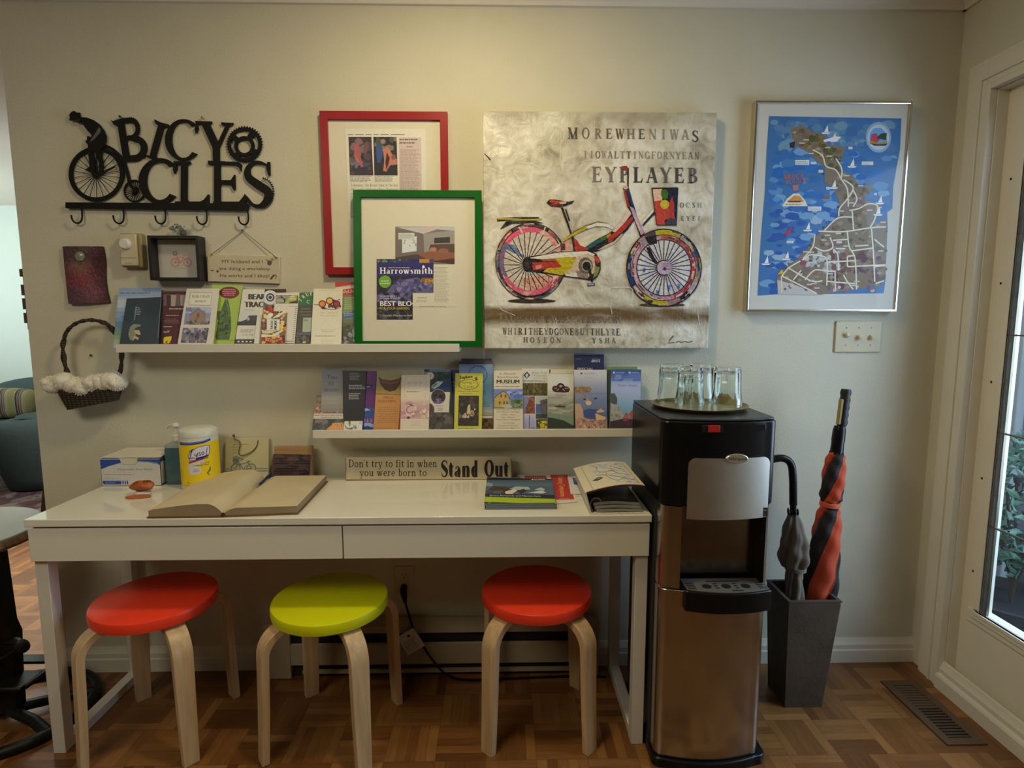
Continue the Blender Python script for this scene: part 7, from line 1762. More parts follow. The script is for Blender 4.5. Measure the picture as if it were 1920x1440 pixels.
def trail(a, x0, y0, x1, y1):
    a.rect(x0, y0, x1, y1, (190, 180, 152)); a.poly([(1450, 350), (1502, 292), (1555, 348), (1502, 402)], (48, 66, 62)); a.poly([(1475, 355), (1502, 318), (1530, 352), (1514, 352), (1514, 382), (1490, 382), (1490, 355)], (190, 184, 160)); a.text('Bruce Trail', 1576, 328, 34, (112, 108, 96), w=230, font='serif', T=.13, t=.08); a.text('CONSERVANCY', 1578, 366, 24, (120, 114, 100), w=228, font='serif', T=.13, t=.08); a.bars(1600, 384, 1780, 400, 1, (150, 142, 122), seed=2); a.bars(1450, 418, 1805, 456, 2, (120, 112, 96), seed=3)
    a.clip = [(1442, 466), (1815, 466), (1815, 655), (1442, 655)]; a.rect(1440, 460, 1820, 660, (84, 76, 40)); a.blobs(1442, 466, 1815, 655, 60, 30, [(70, 64, 34), (104, 92, 48), (60, 54, 36), (120, 106, 60), (84, 70, 44)], 4, .5)
    a.clip = [(1448, 662), (1622, 662), (1625, 925), (1450, 925)]; a.rect(1440, 660, 1630, 930, (120, 124, 140)); a.poly([(1470, 925), (1500, 800), (1545, 680), (1625, 662), (1625, 925)], (116, 70, 50)); a.blobs(1480, 690, 1625, 925, 22, 30, [(130, 78, 54), (96, 56, 44), (140, 96, 66), (110, 62, 50)], 6)
    a.clip = [(1450, 930), (1632, 930), (1636, 1172), (1450, 1172)]; a.vgrad(1445, 930, 1640, 1172, [(176, 170, 164), (150, 148, 160), (140, 138, 156)]); a.rect(1534, 945, 1546, 1160, (84, 74, 76)); a.ell(1600, 1150, 44, 24, (120, 116, 140))
    a.clip = [(1635, 662), (1812, 662), (1815, 1000), (1638, 1000)]; a.rect(1630, 660, 1820, 1005, (110, 122, 136)); a.rect(1630, 660, 1820, 780, (160, 158, 144)); a.rect(1630, 785, 1820, 920, (76, 92, 120)); a.poly([(1700, 780), (1730, 720), (1815, 700), (1815, 980), (1720, 940)], (92, 84, 80)); a.blobs(1700, 720, 1812, 960, 14, 24, [(104, 92, 84), (76, 70, 68), (84, 80, 80)], 8); a.rect(1630, 930, 1820, 1000, (60, 66, 60)); a.blobs(1640, 930, 1812, 1000, 12, 22, [(52, 60, 52), (74, 80, 66)], 9)
    a.clip = [(1642, 1010), (1830, 1005), (1835, 1172), (1642, 1172)]; a.rect(1640, 1000, 1840, 1175, (70, 76, 44)); a.blobs(1645, 1010, 1830, 1172, 20, 30, [(84, 90, 50), (60, 66, 44), (96, 100, 60)], 10); a.blobs(1665, 1035, 1800, 1150, 16, 28, [(196, 170, 40), (180, 150, 36), (206, 186, 70)], 11); a.clip = None
B(L2, [(1432, 250), (1832, 252), (1848, 1172), (1440, 1172)], -.0845, ZL, WL, (190, 180, 152), trail, 'white trail brochure with a green diamond mark and small nature photos', GL)
def canoe(a, x0, y0, x1, y1):
    a.vgrad(x0, y0, x1, y1, [(184, 180, 160), (186, 182, 164), (180, 176, 158), (150, 146, 124), (136, 134, 112), (124, 126, 106), (104, 110, 92), (70, 78, 62)], 24); a.blobs(220, 740, 600, 1020, 34, 22, [(150, 146, 122), (120, 120, 98), (136, 134, 110), (164, 158, 134)], 3, 4.); a.poly([(278, 630), (300, 590), (350, 585), (380, 550), (412, 545), (450, 560), (470, 590), (520, 600), (552, 640), (530, 680), (480, 690), (350, 685), (300, 672)], (58, 32, 32)); a.ell(412, 592, 24, 18, (150, 140, 124), 16); a.line([(355, 660), (385, 635)], 8, (176, 166, 146)); a.line([(440, 635), (470, 665)], 8, (176, 166, 146)); a.bars(310, 610, 360, 640, 1, (150, 130, 120), seed=5); a.bars(470, 610, 530, 640, 1, (150, 130, 120), seed=6); a.bars(310, 705, 520, 745, 2, (110, 104, 92), seed=7, align='c')
    a.poly([(320, 890), (400, 885), (485, 890), (480, 912), (330, 908)], (62, 54, 44)); a.poly([(370, 885), (400, 872), (430, 885)], (96, 90, 70)); a.poly([(215, 985), (400, 1010), (610, 1060), (610, 1180), (215, 1100)], (110, 122, 98)); a.poly([(215, 1060), (300, 1070), (450, 1105), (610, 1190), (610, 1245), (215, 1245)], (48, 56, 46))
B(L3, [(214, 412), (606, 416), (604, 1244), (212, 1244)], -.0985, ZL, WR, (184, 180, 160), canoe, 'misty lake brochure with a small canoe and a dark maroon crest', GL)
B(L3, [(232, 340), (598, 340), (590, 1244), (225, 1244)], -.0805, ZL, WR, (182, 172, 142), lambda a, x0, y0, x1, y1: (a.rect(x0, y0, x1, y1, (182, 172, 140)), a.rect(240, 342, 256, 398, (60, 56, 48)), a.bars(270, 396, 590, 408, 1, (150, 140, 112), seed=2)), 'plain cream brochure showing above the misty lake one', GL)
def navy2(a, x0, y0, x1, y1):
    a.rect(x0, y0, x1, y1, (40, 42, 62)); a.rect(x0, y0, x1, 122, (34, 34, 44)); a.line([(615, 122), (1060, 112)], 7, (110, 112, 124)); a.bars(650, 178, 720, 190, 1, (110, 112, 124), seed=2); a.text('eBRUCE', 868, 232, 40, (190, 188, 180), w=132); a.bars(870, 176, 1000, 186, 1, (120, 122, 130), seed=3); a.text('SPECIAL', 655, 350, 36, (200, 160, 130), w=250)
B(L3, [(612, 106), (1060, 108), (1064, 1244), (630, 1244)], -.0775, ZL, WR, (40, 42, 62), navy2, 'tall dark navy booklet sticking up behind the rocky shore brochure', GL, thick=.006)
def rocks(a, x0, y0, x1, y1):
    a.vgrad(x0, y0, x1, y1, [(176, 172, 158), (168, 164, 156), (140, 140, 146), (124, 126, 136), (104, 112, 130), (100, 108, 126), (80, 92, 120), (130, 112, 96), (140, 116, 92)], 26); a.poly([(700, 402), (722, 385), (744, 402), (722, 420)], (70, 74, 80)); a.bars(762, 385, 945, 418, 2, (130, 130, 132), seed=2); a.bars(762, 450, 900, 478, 2, (140, 140, 142), seed=3); a.poly([(612, 605), (700, 598), (850, 602), (875, 650), (820, 685), (612, 690)], (120, 96, 56)); a.blobs(615, 605, 860, 685, 14, 24, [(140, 110, 62), (96, 78, 50), (150, 120, 84)], 4); a.rect(612, 690, 1110, 720, (110, 116, 134)); a.blobs(640, 700, 830, 780, 8, 26, [(140, 120, 96), (124, 112, 104)], 5)
    a.ell(790, 800, 40, 28, (150, 130, 116)); a.ell(828, 845, 44, 34, (190, 164, 120)); a.ell(770, 790, 24, 16, (52, 56, 84)); a.ell(935, 776, 20, 16, (44, 48, 70)); a.poly([(612, 860), (700, 850), (740, 940), (760, 1100), (612, 1180)], (170, 140, 106)); a.poly([(750, 960), (830, 930), (960, 940), (940, 1080), (870, 1090), (770, 1060)], (62, 74, 112)); a.poly([(940, 980), (1010, 930), (1060, 960), (1060, 980), (960, 990)], (190, 150, 96)); a.poly([(930, 1000), (1090, 1060), (1070, 1100), (940, 1100)], (196, 156, 104)); a.poly([(640, 1080), (760, 1060), (900, 1110), (1060, 1180), (1110, 1250), (640, 1250)], (160, 124, 100)); a.blobs(660, 1090, 1080, 1240, 70, 20, [(176, 136, 108), (140, 104, 86), (190, 156, 128), (120, 92, 80)], 7)
B(L3, [(608, 346), (1100, 346), (1112, 1244), (634, 1244)], -.1005, ZL, WR, (170, 150, 120), rocks, 'rocky shore brochure with grey sky and pebbles in the water', GL, thick=.004)
def visitor(a, x0, y0, x1, y1):
    a.vgrad(x0, y0, x1, y1, [(70, 86, 122), (66, 86, 130), (140, 146, 160), (150, 152, 166), (140, 148, 160), (120, 150, 160), (110, 144, 152), (104, 136, 140), (80, 84, 80), (60, 56, 56)], 26); a.rect(x0, y0, x1, 410, (62, 74, 108)); a.ell(1210, 390, 16, 16, (170, 176, 186), 12); a.bars(1240, 380, 1375, 405, 2, (140, 150, 170), seed=2); a.ell(1445, 390, 18, 18, (150, 160, 176), 12); a.bars(1475, 380, 1605, 408, 2, (140, 150, 170), seed=3); a.blobs(1180, 420, 1610, 520, 12, 40, [(84, 100, 140), (70, 90, 132), (104, 120, 150)], 4, 1.8); a.text('Visitor Guide', 1262, 596, 34, (84, 88, 104), w=295); a.poly([(1160, 700), (1220, 700), (1260, 780), (1255, 860), (1200, 870), (1160, 840)], (70, 78, 70)); a.poly([(1160, 840), (1240, 880), (1330, 970), (1370, 1080), (1200, 1130), (1155, 1120)], (146, 142, 126)); a.blobs(1165, 880, 1340, 1100, 16, 26, [(130, 128, 114), (156, 150, 132), (110, 110, 100)], 5); a.poly([(1155, 1120), (1350, 1080), (1600, 1100), (1560, 1240), (1155, 1240)], (64, 50, 52)); a.poly([(1340, 1080), (1390, 985), (1420, 1020), (1420, 1110), (1360, 1120)], (140, 64, 60)); a.poly([(1430, 1010), (1500, 930), (1560, 960), (1555, 1060), (1460, 1080)], (160, 72, 66)); a.ell(1525, 930, 34, 30, (50, 52, 44)); a.ell(1385, 1050, 30, 24, (150, 90, 80)); a.blobs(1400, 1090, 1560, 1200, 10, 30, [(90, 50, 60), (70, 44, 50)], 6)
B(L3, [(1170, 338), (1618, 342), (1592, 1244), (1150, 1244)], -.1005, ZL, WR, (110, 124, 140), visitor, 'blue visitor guide booklet, rightmost on the lower ledge beside the cooler', GL, thick=.009)
B(L3, [(1108, 302), (1560, 300), (1580, 1244), (1112, 1244)], -.0845, ZL, WR, (104, 124, 70), lambda a, x0, y0, x1, y1: (a.rect(x0, y0, x1, y1, (70, 84, 84)), a.rect(x0, y0, x0+62, y1, (60, 72, 58)), a.rect(x0, y0, 1560, 345, (92, 116, 60))), 'green edged booklet mostly hidden behind the blue visitor guide', GL, thick=.006)

# ================================================================== THINGS ON THE DESK
T0 = ZD+.0004
# box of face masks
bx = thing('mask_box', 'open white and blue box of disposable face masks at the left of the desk', 'box', (.1, -.08, ZD))
x0, x1, y0, y1, h = .000, .200, -.110, -.022, .094
m = MB(); wc = alb((176, 168, 146), WD); bc = alb((44, 66, 118), WD)
m.box(x0, x1, y0, y0+.001, T0, T0+h, wc); m.box(x0, x1, y1-.001, y1, T0, T0+h, wc); m.box(x0, x0+.001, y0, y1, T0, T0+h, wc); m.box(x1-.001, x1, y0, y1, T0, T0+h, wc); m.box(x0, x1, y0, y1, T0, T0+.001, wc)
m.box(x0+.004, x1-.004, y0+.004, y1-.004, T0+.002, T0+.070, alb((120, 150, 176), WD))
m.build('carton', ink_mat('carton_print', rough=.5), bx, colors=True, smooth=0)
m = MB(); m.prism([(x0-.001, y0+.004, T0+h+.0028), (x1, y0+.004, T0+h+.0028), (x1, y1+.01, T0+h+.016), (x0+.03, y1+.01, T0+h+.016)], (0, 0, .0012)); 
lid = m.build('lid', mat('carton_white', (.66, .63, .55), rough=.5, noise=.03), bx, smooth=0)
m = MB(); q = []
tabx0, tabx1 = .066, .127
for (x, z) in ((tabx0, T0+h+.003), (tabx1, T0+h+.003), (tabx1-.004, T0+h-.013), (tabx1-.014, T0+h-.019), (tabx0+.014, T0+h-.019), (tabx0+.004, T0+h-.013)): q.append((x, y0-.0006, z))
m.prism(q, (0, -.0007, 0)); m.build('tuck_flap', MATS['carton_white'], bx, smooth=0)
a = LArt(Plane((x0, y0, T0), (1, 0, 0), (0, 0, 1)), white=WD, h0=3e-4)
a.poly([(0, -h), (.2, -h), (.2, -h+.022), (.19, -h+.014), (.16, -h+.009), (.11, -h+.007), (.07, -h+.013), (.03, -h+.024), (0, -h+.036)], (44, 66, 118)); a.rect(0, -h, .2, -h+.0015, (176, 168, 146))
a.poly([(.11, -h+.010), (.16, -h+.0125), (.197, -h+.021), (.2, -h+.024), (.2, -h+.022), (.19, -h+.014), (.16, -h+.009)], (120, 130, 150)); a.text('Disposable Face Mask', .055, -h+.034+.006, .0075, (130, 124, 110), w=.118, font='serif', T=.14, t=.08); a.bars(.012, -.042, .11, -.038, 1, (140, 134, 120), seed=2); a.bars(.012, -.028, .07, -.024, 1, (140, 134, 120), seed=3)
a.poly([(.004, -.018), (.064, -.018), (.066, -.012), (.064, -.0055), (.006, -.0055), (.003, -.012)], (44, 66, 118)); a.text('50 MASKS', .012, -.0085, .0065, (120, 140, 170), w=.034)
for k in range(3): a.rect(.069+k*.0075, -.018, .073+k*.0075, -.0055, (44, 66, 118))
a.build('front_print', bx)
a = LArt(Plane((x1, y0, T0), (0, 1, 0), (0, 0, 1)), white=WD, h0=3e-4)
d = y1-y0; a.rect(0, -h, d, -h+.012, (50, 62, 100)); a.rect(0, -h+.002, .002, 0, (50, 62, 100)); a.rect(0, -.006, d, 0, (50, 62, 100)); a.build('side_print', bx)

# hand sanitizer, behind the wipes
hs_ = thing('sanitizer_bottle', 'clear blue pump bottle of hand sanitizer between the mask box and the yellow wipes', 'bottle', (.243, -.075, ZD))
bm_ = bpy.data.materials.new('blue_gel'); bm_.use_nodes = True; b_ = bm_.node_tree.nodes['Principled BSDF']; b_.inputs['Base Color'].default_value = (.10, .20, .26, 1); b_.inputs['Roughness'].default_value = .15; b_.inputs['Transmission Weight'].default_value = .35
def rrect(cx, cy, hx, hy, r, z, n=5):
    out = []
    for qx, qy, a0 in ((1, 1, 0), (-1, 1, 90), (-1, -1, 180), (1, -1, 270)):
        for k in range(n+1):
            a_ = R(a0+90*k/n); out.append((cx+qx*(hx-r)+r*math.cos(a_), cy+qy*(hy-r)+r*math.sin(a_), z))
    return out
cx_, cy_ = .243, -.078
MB().rings([rrect(cx_, cy_, .034, .020, .008, T0), rrect(cx_, cy_, .036, .022, .010, T0+.004), rrect(cx_, cy_, .036, .022, .010, T0+.120), rrect(cx_, cy_, .034, .020, .010, T0+.128)]).build('gel', bm_, hs_, smooth=50)
MB().rings([rrect(cx_, cy_, .0365, .0225, .010, T0+.1282), rrect(cx_, cy_, .033, .020, .010, T0+.138), rrect(cx_, cy_, .018, .015, .010, T0+.146), rrect(cx_, cy_, .012, .012, .010, T0+.150)]).build('shoulder', mat('clear_plastic', (.50, .56, .56), rough=.2, trans=.5, noise=0), hs_, smooth=50)
pw_ = mat('pump_white', (.66, .66, .62), rough=.35, noise=.02)
m = MB(); m.lathe([(.0, .1502), (.0135, .1502), (.0135, .168), (.011, .171), (.006, .172), (.005, .195), (.004, .196), (0, .196)], (cx_, cy_, T0), 24); m.build('pump_collar', pw_, hs_)
m = MB(); m.lathe([(0, .1962), (.008, .1962), (.0125, .200), (.0125, .206), (.009, .211), (0, .212)], (cx_, cy_, T0), 24); m.tube([(cx_-.01, cy_, T0+.204), (cx_-.022, cy_, T0+.202), (cx_-.032, cy_-.002, T0+.194)], [.0055, .0045, .0035], 10); m.build('pump_head', pw_, hs_)

# tub of wipes
wi = thing('wipes_tub', 'yellow tub of disinfecting wipes with a white lid, behind the open book', 'tub', (.338, -.112, ZD))
wx, wy, wr = .3385, -.115, .0595
m = MB(); m.lathe([(0, 0), (wr-.004, 0), (wr, .004), (wr, .012), (wr-.0008, .012), (wr-.0008, .16), (wr, .16), (wr, .178), (0, .178)], (wx, wy, T0), 56); m.build('tub', mat('tub_white', (.70, .69, .62), rough=.4, noise=.02), wi, smooth=30)
m = MB(); m.lathe([(0, .1782), (wr+.001, .1782), (wr+.001, .190), (wr-.002, .197), (wr-.012, .204), (wr-.02, .206), (0, .206)], (wx, wy, T0), 56); m.build('lid', mat('lid_translucent', (.66, .67, .60), rough=.3, noise=.03), wi, smooth=30)
class Wrap(Art):
    """art wrapped round an upright cylinder: x is degrees right of the front, y is metres (up = negative)"""
    def __init__(self, cen, r, **k): super().__init__(Plane((0, 0, 0), (1, 0, 0), (0, 0, 1)), **k); self.cen, self.r = cen, r
    def line(self, pts, w, col, smooth=False, taper=False):
        k = self.r*PI/180; n0 = len(self.items)
        super().line([(x*k, y) for x, y in pts], w*k, col, smooth, taper)
        for i in range(n0, len(self.items)):
            p, c_, l_ = self.items[i]; self.items[i] = ([(x/k, y) for x, y in p], c_, l_)
        return self
    def build(self, name, parent, m=None):
        mb = MB()
        self.pack()
        for poly, col, layer in self.items:
            rr = self.r+self.h0+layer*self.step
            xs_ = [p[0] for p in poly]; lo, hi = min(xs_), max(xs_); W = 4.0
            P = lambda a_, y: Vector((self.cen[0]+rr*math.sin(R(a_)), self.cen[1]-rr*math.cos(R(a_)), self.cen[2]-y))
            for k in range(math.floor(lo/W), math.ceil(hi/W)):   # facets on one common grid round the cylinder
                a0, a1 = k*W, k*W+W
                part = clip_poly(poly, [(a0, -9), (a1, -9), (a1, 9), (a0, 9)])
                if len(part) < 3: continue
                mb._add([P(a0, y).lerp(P(a1, y), (x-a0)/W) for x, y in part], [tuple(range(len(part)))], col)
        return mb.build(name, m or ink_mat(), parent, colors=True, smooth=0, recalc=False)
a = Wrap((wx, wy, T0), wr, white=(198, 192, 166), h0=3e-4, step=4e-5)
YL = (206, 174, 20)
a.rect(-150, -.160, 150, -.013, YL); a.poly([(-120, -.10), (-60, -.11), (-30, -.06), (-40, -.013), (-120, -.013)], (196, 156, 14)); a.rect(-150, -.15, -66, -.02, (206, 178, 40))
a.poly([(-42, -.163), (0, -.163), (40, -.167), (62, -.172), (62, -.164), (40, -.158), (0, -.154), (-40, -.153)], (44, 52, 108)); a.poly([(-36, -.160), (0, -.1605), (56, -.1685), (56, -.1665), (0, -.158), (-36, -.1575)], (100, 112, 160))
a.poly([(-8, -.118), (5, -.137), (25, -.148), (50, -.151), (58, -.149), (58, -.125), (52, -.112), (20, -.104), (-4, -.101)], (44, 48, 104)); a.poly([(-6, -.117), (6, -.135), (25, -.146), (50, -.149), (56, -.147), (56, -.126), (51, -.113), (20, -.106), (-3, -.103)], (190, 182, 168))
# the script brand name, drawn as pen strokes
nv = (36, 38, 84)
for s in ([(8, -.138), (4, -.128), (0, -.116), (-3, -.109), (2, -.110), (9, -.112), (14, -.110)], [(-3, -.131), (4, -.138), (10, -.140)], [(14, -.126), (14, -.119), (18, -.118), (22, -.127)], [(22, -.128), (19, -.112), (14, -.102), (10, -.104)], [(30, -.129), (26, -.128), (28, -.123), (30, -.119), (25, -.118)], [(36, -.130), (33, -.125), (35, -.120), (39, -.122), (39, -.128), (36, -.130)], [(50, -.142), (48, -.130), (46, -.121), (49, -.120)]): a.line(s, 2.5 if len(s) > 6 else 2.2, nv, smooth=True)
a.poly([(16, -.111), (52, -.1185), (52, -.1135), (16, -.1045)], nv); a.poly([(-6, -.099), (20, -.105), (52, -.111), (52, -.108), (20, -.100), (-6, -.092)], (150, 44, 50))
a.poly([(-6, -.092), (20, -.0995), (40, -.104), (40, -.09), (16, -.088), (12, -.06), (2, -.052), (-8, -.062), (-10, -.078)], (186, 176, 150)); a.text('Disinfecting', 28, -.0905, .005, (50, 44, 60), w=26); a.text('Disinfecting Wipes', 6, -.0835, .0055, (40, 40, 80), w=46, ang=0)
a.ell(14, -.069, 16, .014, (186, 180, 156), 28); a.ell(14, -.069, 12, .010, (176, 168, 156), 24); a.bars(6, -.074, 22, -.064, 2, (150, 110, 110), seed=3, align='c'); a.poly([(44, -.056), (52, -.068), (55, -.078), (58, -.074), (56, -.06), (60, -.052), (50, -.048)], (96, 104, 40)); a.ell(56, -.055, 6, .006, (200, 176, 50))
a.text('80', -18, -.024, .006, (120, 100, 20), w=10); a.bars(-30, -.020, -2, -.016, 1, (140, 118, 20), seed=4); a.bars(20, -.024, 50, -.017, 2, (120, 130, 40), seed=5); a.blobs(-75, -.05, -48, -.016, 8, .008, [(150, 150, 30), (100, 116, 40), (190, 150, 20)], 6, 700); a.poly([(-62, -.05), (-52, -.046), (-58, -.036), (-66, -.04)], (52, 70, 40))
a.build('label', wi)

# ceramic tile bag with a printed bicycle and a cord
tb = thing('gift_bag', 'small cream card with a printed bicycle and a brown cord, leaning on the wall', 'card', (.455, -.03, ZD))
tp = Plane((0, -.036, ZD+.001), (1, 0, 0), (0, math.sin(.14), math.cos(.14)))
q = [tp.uv(*p) for p in ((422, 893), (503, 893), (503.5, 821.5), (422.5, 822.5))]
u0, u1, vt = (q[0][0]+q[3][0])/2, (q[1][0]+q[2][0])/2, (q[2][1]+q[3][1])/2
m = board_mb(tp, (u0, u1, .0, vt), -.010, 0); m.build('card', mat('cream_card', (.60, .56, .36), rough=.6, noise=.05), tb, smooth=0, bevel=.001)
a = Art(tp, (180, 770, 4.267), WD, h0=4e-4)
ik = (92, 104, 92)
for i, s in enumerate(('Gently ride around', 'peninsula', 'winding', 'bay')): a.text(s, 1092, 274+i*22, 12, (110, 108, 84), w=(125, 62, 50, 40)[i])
for x in (1118, 1243): a.arc(x, 462, 32, 40, 0, 360, ik); 
for x in (1118, 1243):
    for k in range(8): t = R(k*45); a.line([(x, 462), (x+33*math.cos(t), 462+33*math.sin(t))], 2.5, (120, 130, 116))
for l_ in ([(1118, 462), (1142, 400), (1180, 388)], [(1142, 410), (1180, 470), (1243, 462)], [(1180, 470), (1218, 412), (1142, 432)], [(1218, 412), (1243, 462)], [(1142, 380), (1172, 384)], [(1205, 404), (1238, 404)], [(1218, 400), (1222, 415)]): a.line(l_, 6, ik)
a.poly([(1095, 380), (1145, 378), (1138, 425), (1100, 425)], (104, 112, 96)); a.ell(1118, 374, 22, 10, (112, 120, 96)); a.blobs(1095, 370, 1145, 425, 12, 9, [(88, 98, 80), (124, 130, 104)], 3)
a.line([(1030, 466), (1080, 466)], 4, ik); a.line([(1284, 462), (1378, 462)], 4, ik); a.line([(1030, 484), (1378, 482)], 4, ik); a.line([(1290, 474), (1370, 474)], 2.5, ik)
a.build('bicycle_print', tb)
cm = mat('cord_brown', (.13, .085, .05), rough=.8, noise=.3, nscale=300)
cp = [tp.pt(180+x/4.267, 770+y/4.267, h_) for x, y, h_ in ((1105, 205, .002), (1120, 230, .004), (1148, 240, .005), (1160, 275, .006), (1148, 330, .006), (1165, 358, .006), (1210, 348, .006), (1262, 318, .005), (1290, 280, .004), (1298, 238, .002))]
m = MB(); m.tube(catmull([tuple(v) for v in cp], 5), .0017, 8); m.ell(tuple(tp.pt(180+1105/4.267, 770+200/4.267, .003)), .0048, .0045, .0055, 10, 8, wob=.2); m.build('cord', cm, tb)
a = Art(tp, (180, 770, 4.267), WD, h0=6e-4); 

# wooden block frame with a dark photograph
wb_ = thing('photo_block', 'light wooden block with a dark wood-toned photograph, beside the cream bicycle card', 'photo block', (.62, -.05, ZD))
wo = wood('block_wood', (.33, .19, .09), (.42, .26, .13), rough=.5, scale=(2, 30, 30))
bp2 = Plane((0, -.062, ZD+.001), (1, 0, 0), (0, math.sin(.12), math.cos(.12)))
q = [bp2.uv(*p) for p in ((513.5, 901), (583.5, 902), (588, 836), (513.5, 837))]
u0, u1, vt = q[0][0]+.001, q[1][0]+.002, (q[2][1]+q[3][1])/2
m = board_mb(bp2, (u0, u1, 0, vt), -.024, 0); m.build('block', wo, wb_, smooth=0, bevel=.0015)
a = Art(bp2, (180, 770, 4.267), WD, h0=6e-4)
a.poly([(1408, 395), (1420, 345), (1722, 352), (1712, 530), (1400, 540)], (84, 60, 46)); a.clip = [(1428, 346), (1712, 352), (1702, 516), (1418, 514)]; a.rect(1400, 340, 1720, 520, (58, 42, 40)); a.blobs(1420, 350, 1710, 515, 60, 26, [(50, 36, 36), (70, 52, 46), (44, 32, 34), (84, 64, 54), (62, 46, 44)], 4, 3.2)
for k in range(7): a.bars(1425, 372+k*20, 1705, 376+k*20, 1, (104, 84, 70), seed=k+20)
a.clip = None
a.build('photograph', wb_)

# open guest book
gb_ = thing('guest_book', 'large open guest book with blank yellowed pages lying on the desk', 'book', (.55, -.25, ZD))
page = mat('aged_paper', (.56, .47, .31), rough=.75, noise=.07, nscale=9); edge = mat('page_edges', (.32, .24, .14), rough=.8, noise=.2, nscale=6); cover = mat('book_cover', (.16, .085, .035), rough=.5, noise=.15)
# spine runs from front (xs0, y0) to back (xs1, y1)
def bookpt(s, t, zl):   # s: -1 left edge .. 0 spine .. 1 right edge; t: 0 front .. 1 back
    fl, fs_, fr_ = Vector((.350, -.434)), Vector((.560, -.430)), Vector((.764, -.410))
    bl_, bs_, br_ = Vector((.335, -.100)), Vector((.548, -.092)), Vector((.753, -.082))
    f0 = fl.lerp(fs_, s+1) if s < 0 else fs_.lerp(fr_, s); b0 = bl_.lerp(bs_, s+1) if s < 0 else bs_.lerp(br_, s)
    p = f0.lerp(b0, t); return (p.x, p.y, zl)
def hump(s, t):
    if s < 0:
        u = -s; base = .030+.010*t
        return .004+base*(1-(1-min(u/.22, 1))**2)*(1-.55*max(0, (u-.35)/.65)**1.3)*(1 if u < .97 else .9)
    u = s; return .004+.017*(1-(1-min(u/.2, 1))**2)*(1-.12*u)
ns, nt_ = 40, 10
def pages(lo, hi, nm):
    m = MB(); S_ = [lo+(hi-lo)*i/ns for i in range(ns+1)]
    top = [[bookpt(s, j/nt_, ZD+.006+hump(s, j/nt_)) for s in S_] for j in range(nt_+1)]
    p = [q for r in top for q in r]; w = ns+1
    m._add(p, [(j*w+i, j*w+i+1, (j+1)*w+i+1, (j+1)*w+i) for j in range(nt_) for i in range(ns)])
    return m.build(nm, page, gb_, smooth=80)
pages(-1, 0, 'page'); pages(0, 1, 'page')
m = MB()
for lo, hi in ((-1, 0), (0, 1)):
    for j in (0, nt_):
        S_ = [lo+(hi-lo)*i/ns for i in range(ns+1)]
        a_ = [bookpt(s, j/nt_, ZD+.0058+hump(s, j/nt_)) for s in S_]; b_ = [bookpt(s, j/nt_, ZD+.005) for s in S_]
        m._add(a_+b_, [(i, i+1, ns+2+i, ns+1+i) for i in range(ns)])
for s in (-1, 1):
    a_ = [bookpt(s, j/nt_, ZD+.0058+hump(s, j/nt_)) for j in range(nt_+1)]; b_ = [bookpt(s, j/nt_, ZD+.005) for j in range(nt_+1)]
    m._add(a_+b_, [(i, i+1, nt_+2+i, nt_+1+i) for i in range(nt_)])
m.build('page_block', edge, gb_, smooth=0)
m = MB(); q = [Vector(bookpt(s, t, 0)) for s, t in ((-1, 0), (0, 0), (1, 0), (1, 1), (0, 1), (-1, 1))]
cen = sum(q, Vector())/6
m.prism([((p-cen)*1.018+cen)+Vector((0, 0, ZD+.0006)) for p in q], (0, 0, .0042)); m.build('cover', cover, gb_, smooth=0)
m = MB(); m.tube([bookpt(0, -.012, ZD+.0085), bookpt(0, 0.004, ZD+.0085)], .0055, 10); m.build('headband', mat('headband_red', (.12, .015, .012), rough=.7), gb_)
# pen lying in the fold
pn = thing('ballpoint_pen', 'blue ballpoint pen lying in the fold of the open book', 'pen', (.548, -.11, ZD))
p0, p1 = Vector((.562, -.205, ZD+.0205)), Vector((.560, -.075, ZD+.030)); d = p1-p0
m = MB(); m.tube([p0, p0+d*.03, p0+d*.12], [.0012, .0025, .0042], 12); m.build('tip', mat('pen_grey', (.20, .20, .26), rough=.35), pn)
m = MB(); m.tube([p0+d*.12, p0+d*.5, p0+d*.9, p0+d], [.0044, .0048, .0048, .0036], 14); m.build('barrel', mat('pen_blue', (.02, .025, .12), rough=.25), pn)
m = MB(); m.obox(p0+d*.78+Vector((-.001, 0, .0062)), (.0012, 0, 0), d.normalized()*.02, (0, 0, .0007)); m.build('clip', mat('pen_clip', (.25, .27, .40), rough=.3, metal=.4), pn)

# orange carved shell and a flat orange piece
oc = mat('orange_carving', (.38, .10, .025), rough=.42, noise=.35, nscale=45, bump=.25, bscale=90)
cs_ = thing('carved_ornament', 'orange brown carved shell ornament on a white foot, in front of the mask box', 'ornament', (.205, -.20, ZD))
m = MB(); m.ell((.196, -.208, ZD+.029), .037, .025, .0165, 30, 14, wob=.10, seed=3)
for k in range(5): m.tube(catmull([(.172+.01*k, -.229+.003*k, ZD+.033), (.182+.008*k, -.217, ZD+.0445+.001*k), (.198+.006*k, -.203, ZD+.0435)], 4), .0022, 6)
m.ell((.199, -.215, ZD+.0445), .009, .007, .004, 12, 8, wob=.2); m.build('shell', oc, cs_, smooth=60)
m = MB(); m.lathe([(0, 0), (.022, 0), (.025, .003), (.024, .009), (.018, .014), (0, .014)], (.196, -.208, T0-.003+.003), 28); m.build('foot', mat('white_foot', (.70, .66, .58), rough=.3), cs_)
m = MB(); m.rings([[(.203+s*.0375*math.cos(2*PI*k/32), -.243+s*.014*math.sin(2*PI*k/32)+.006*math.cos(2*PI*k/32), z_) for k in range(32)] for s, z_ in ((.88, T0), (1, T0+.0025), (.97, T0+.006), (.8, T0+.0075))])
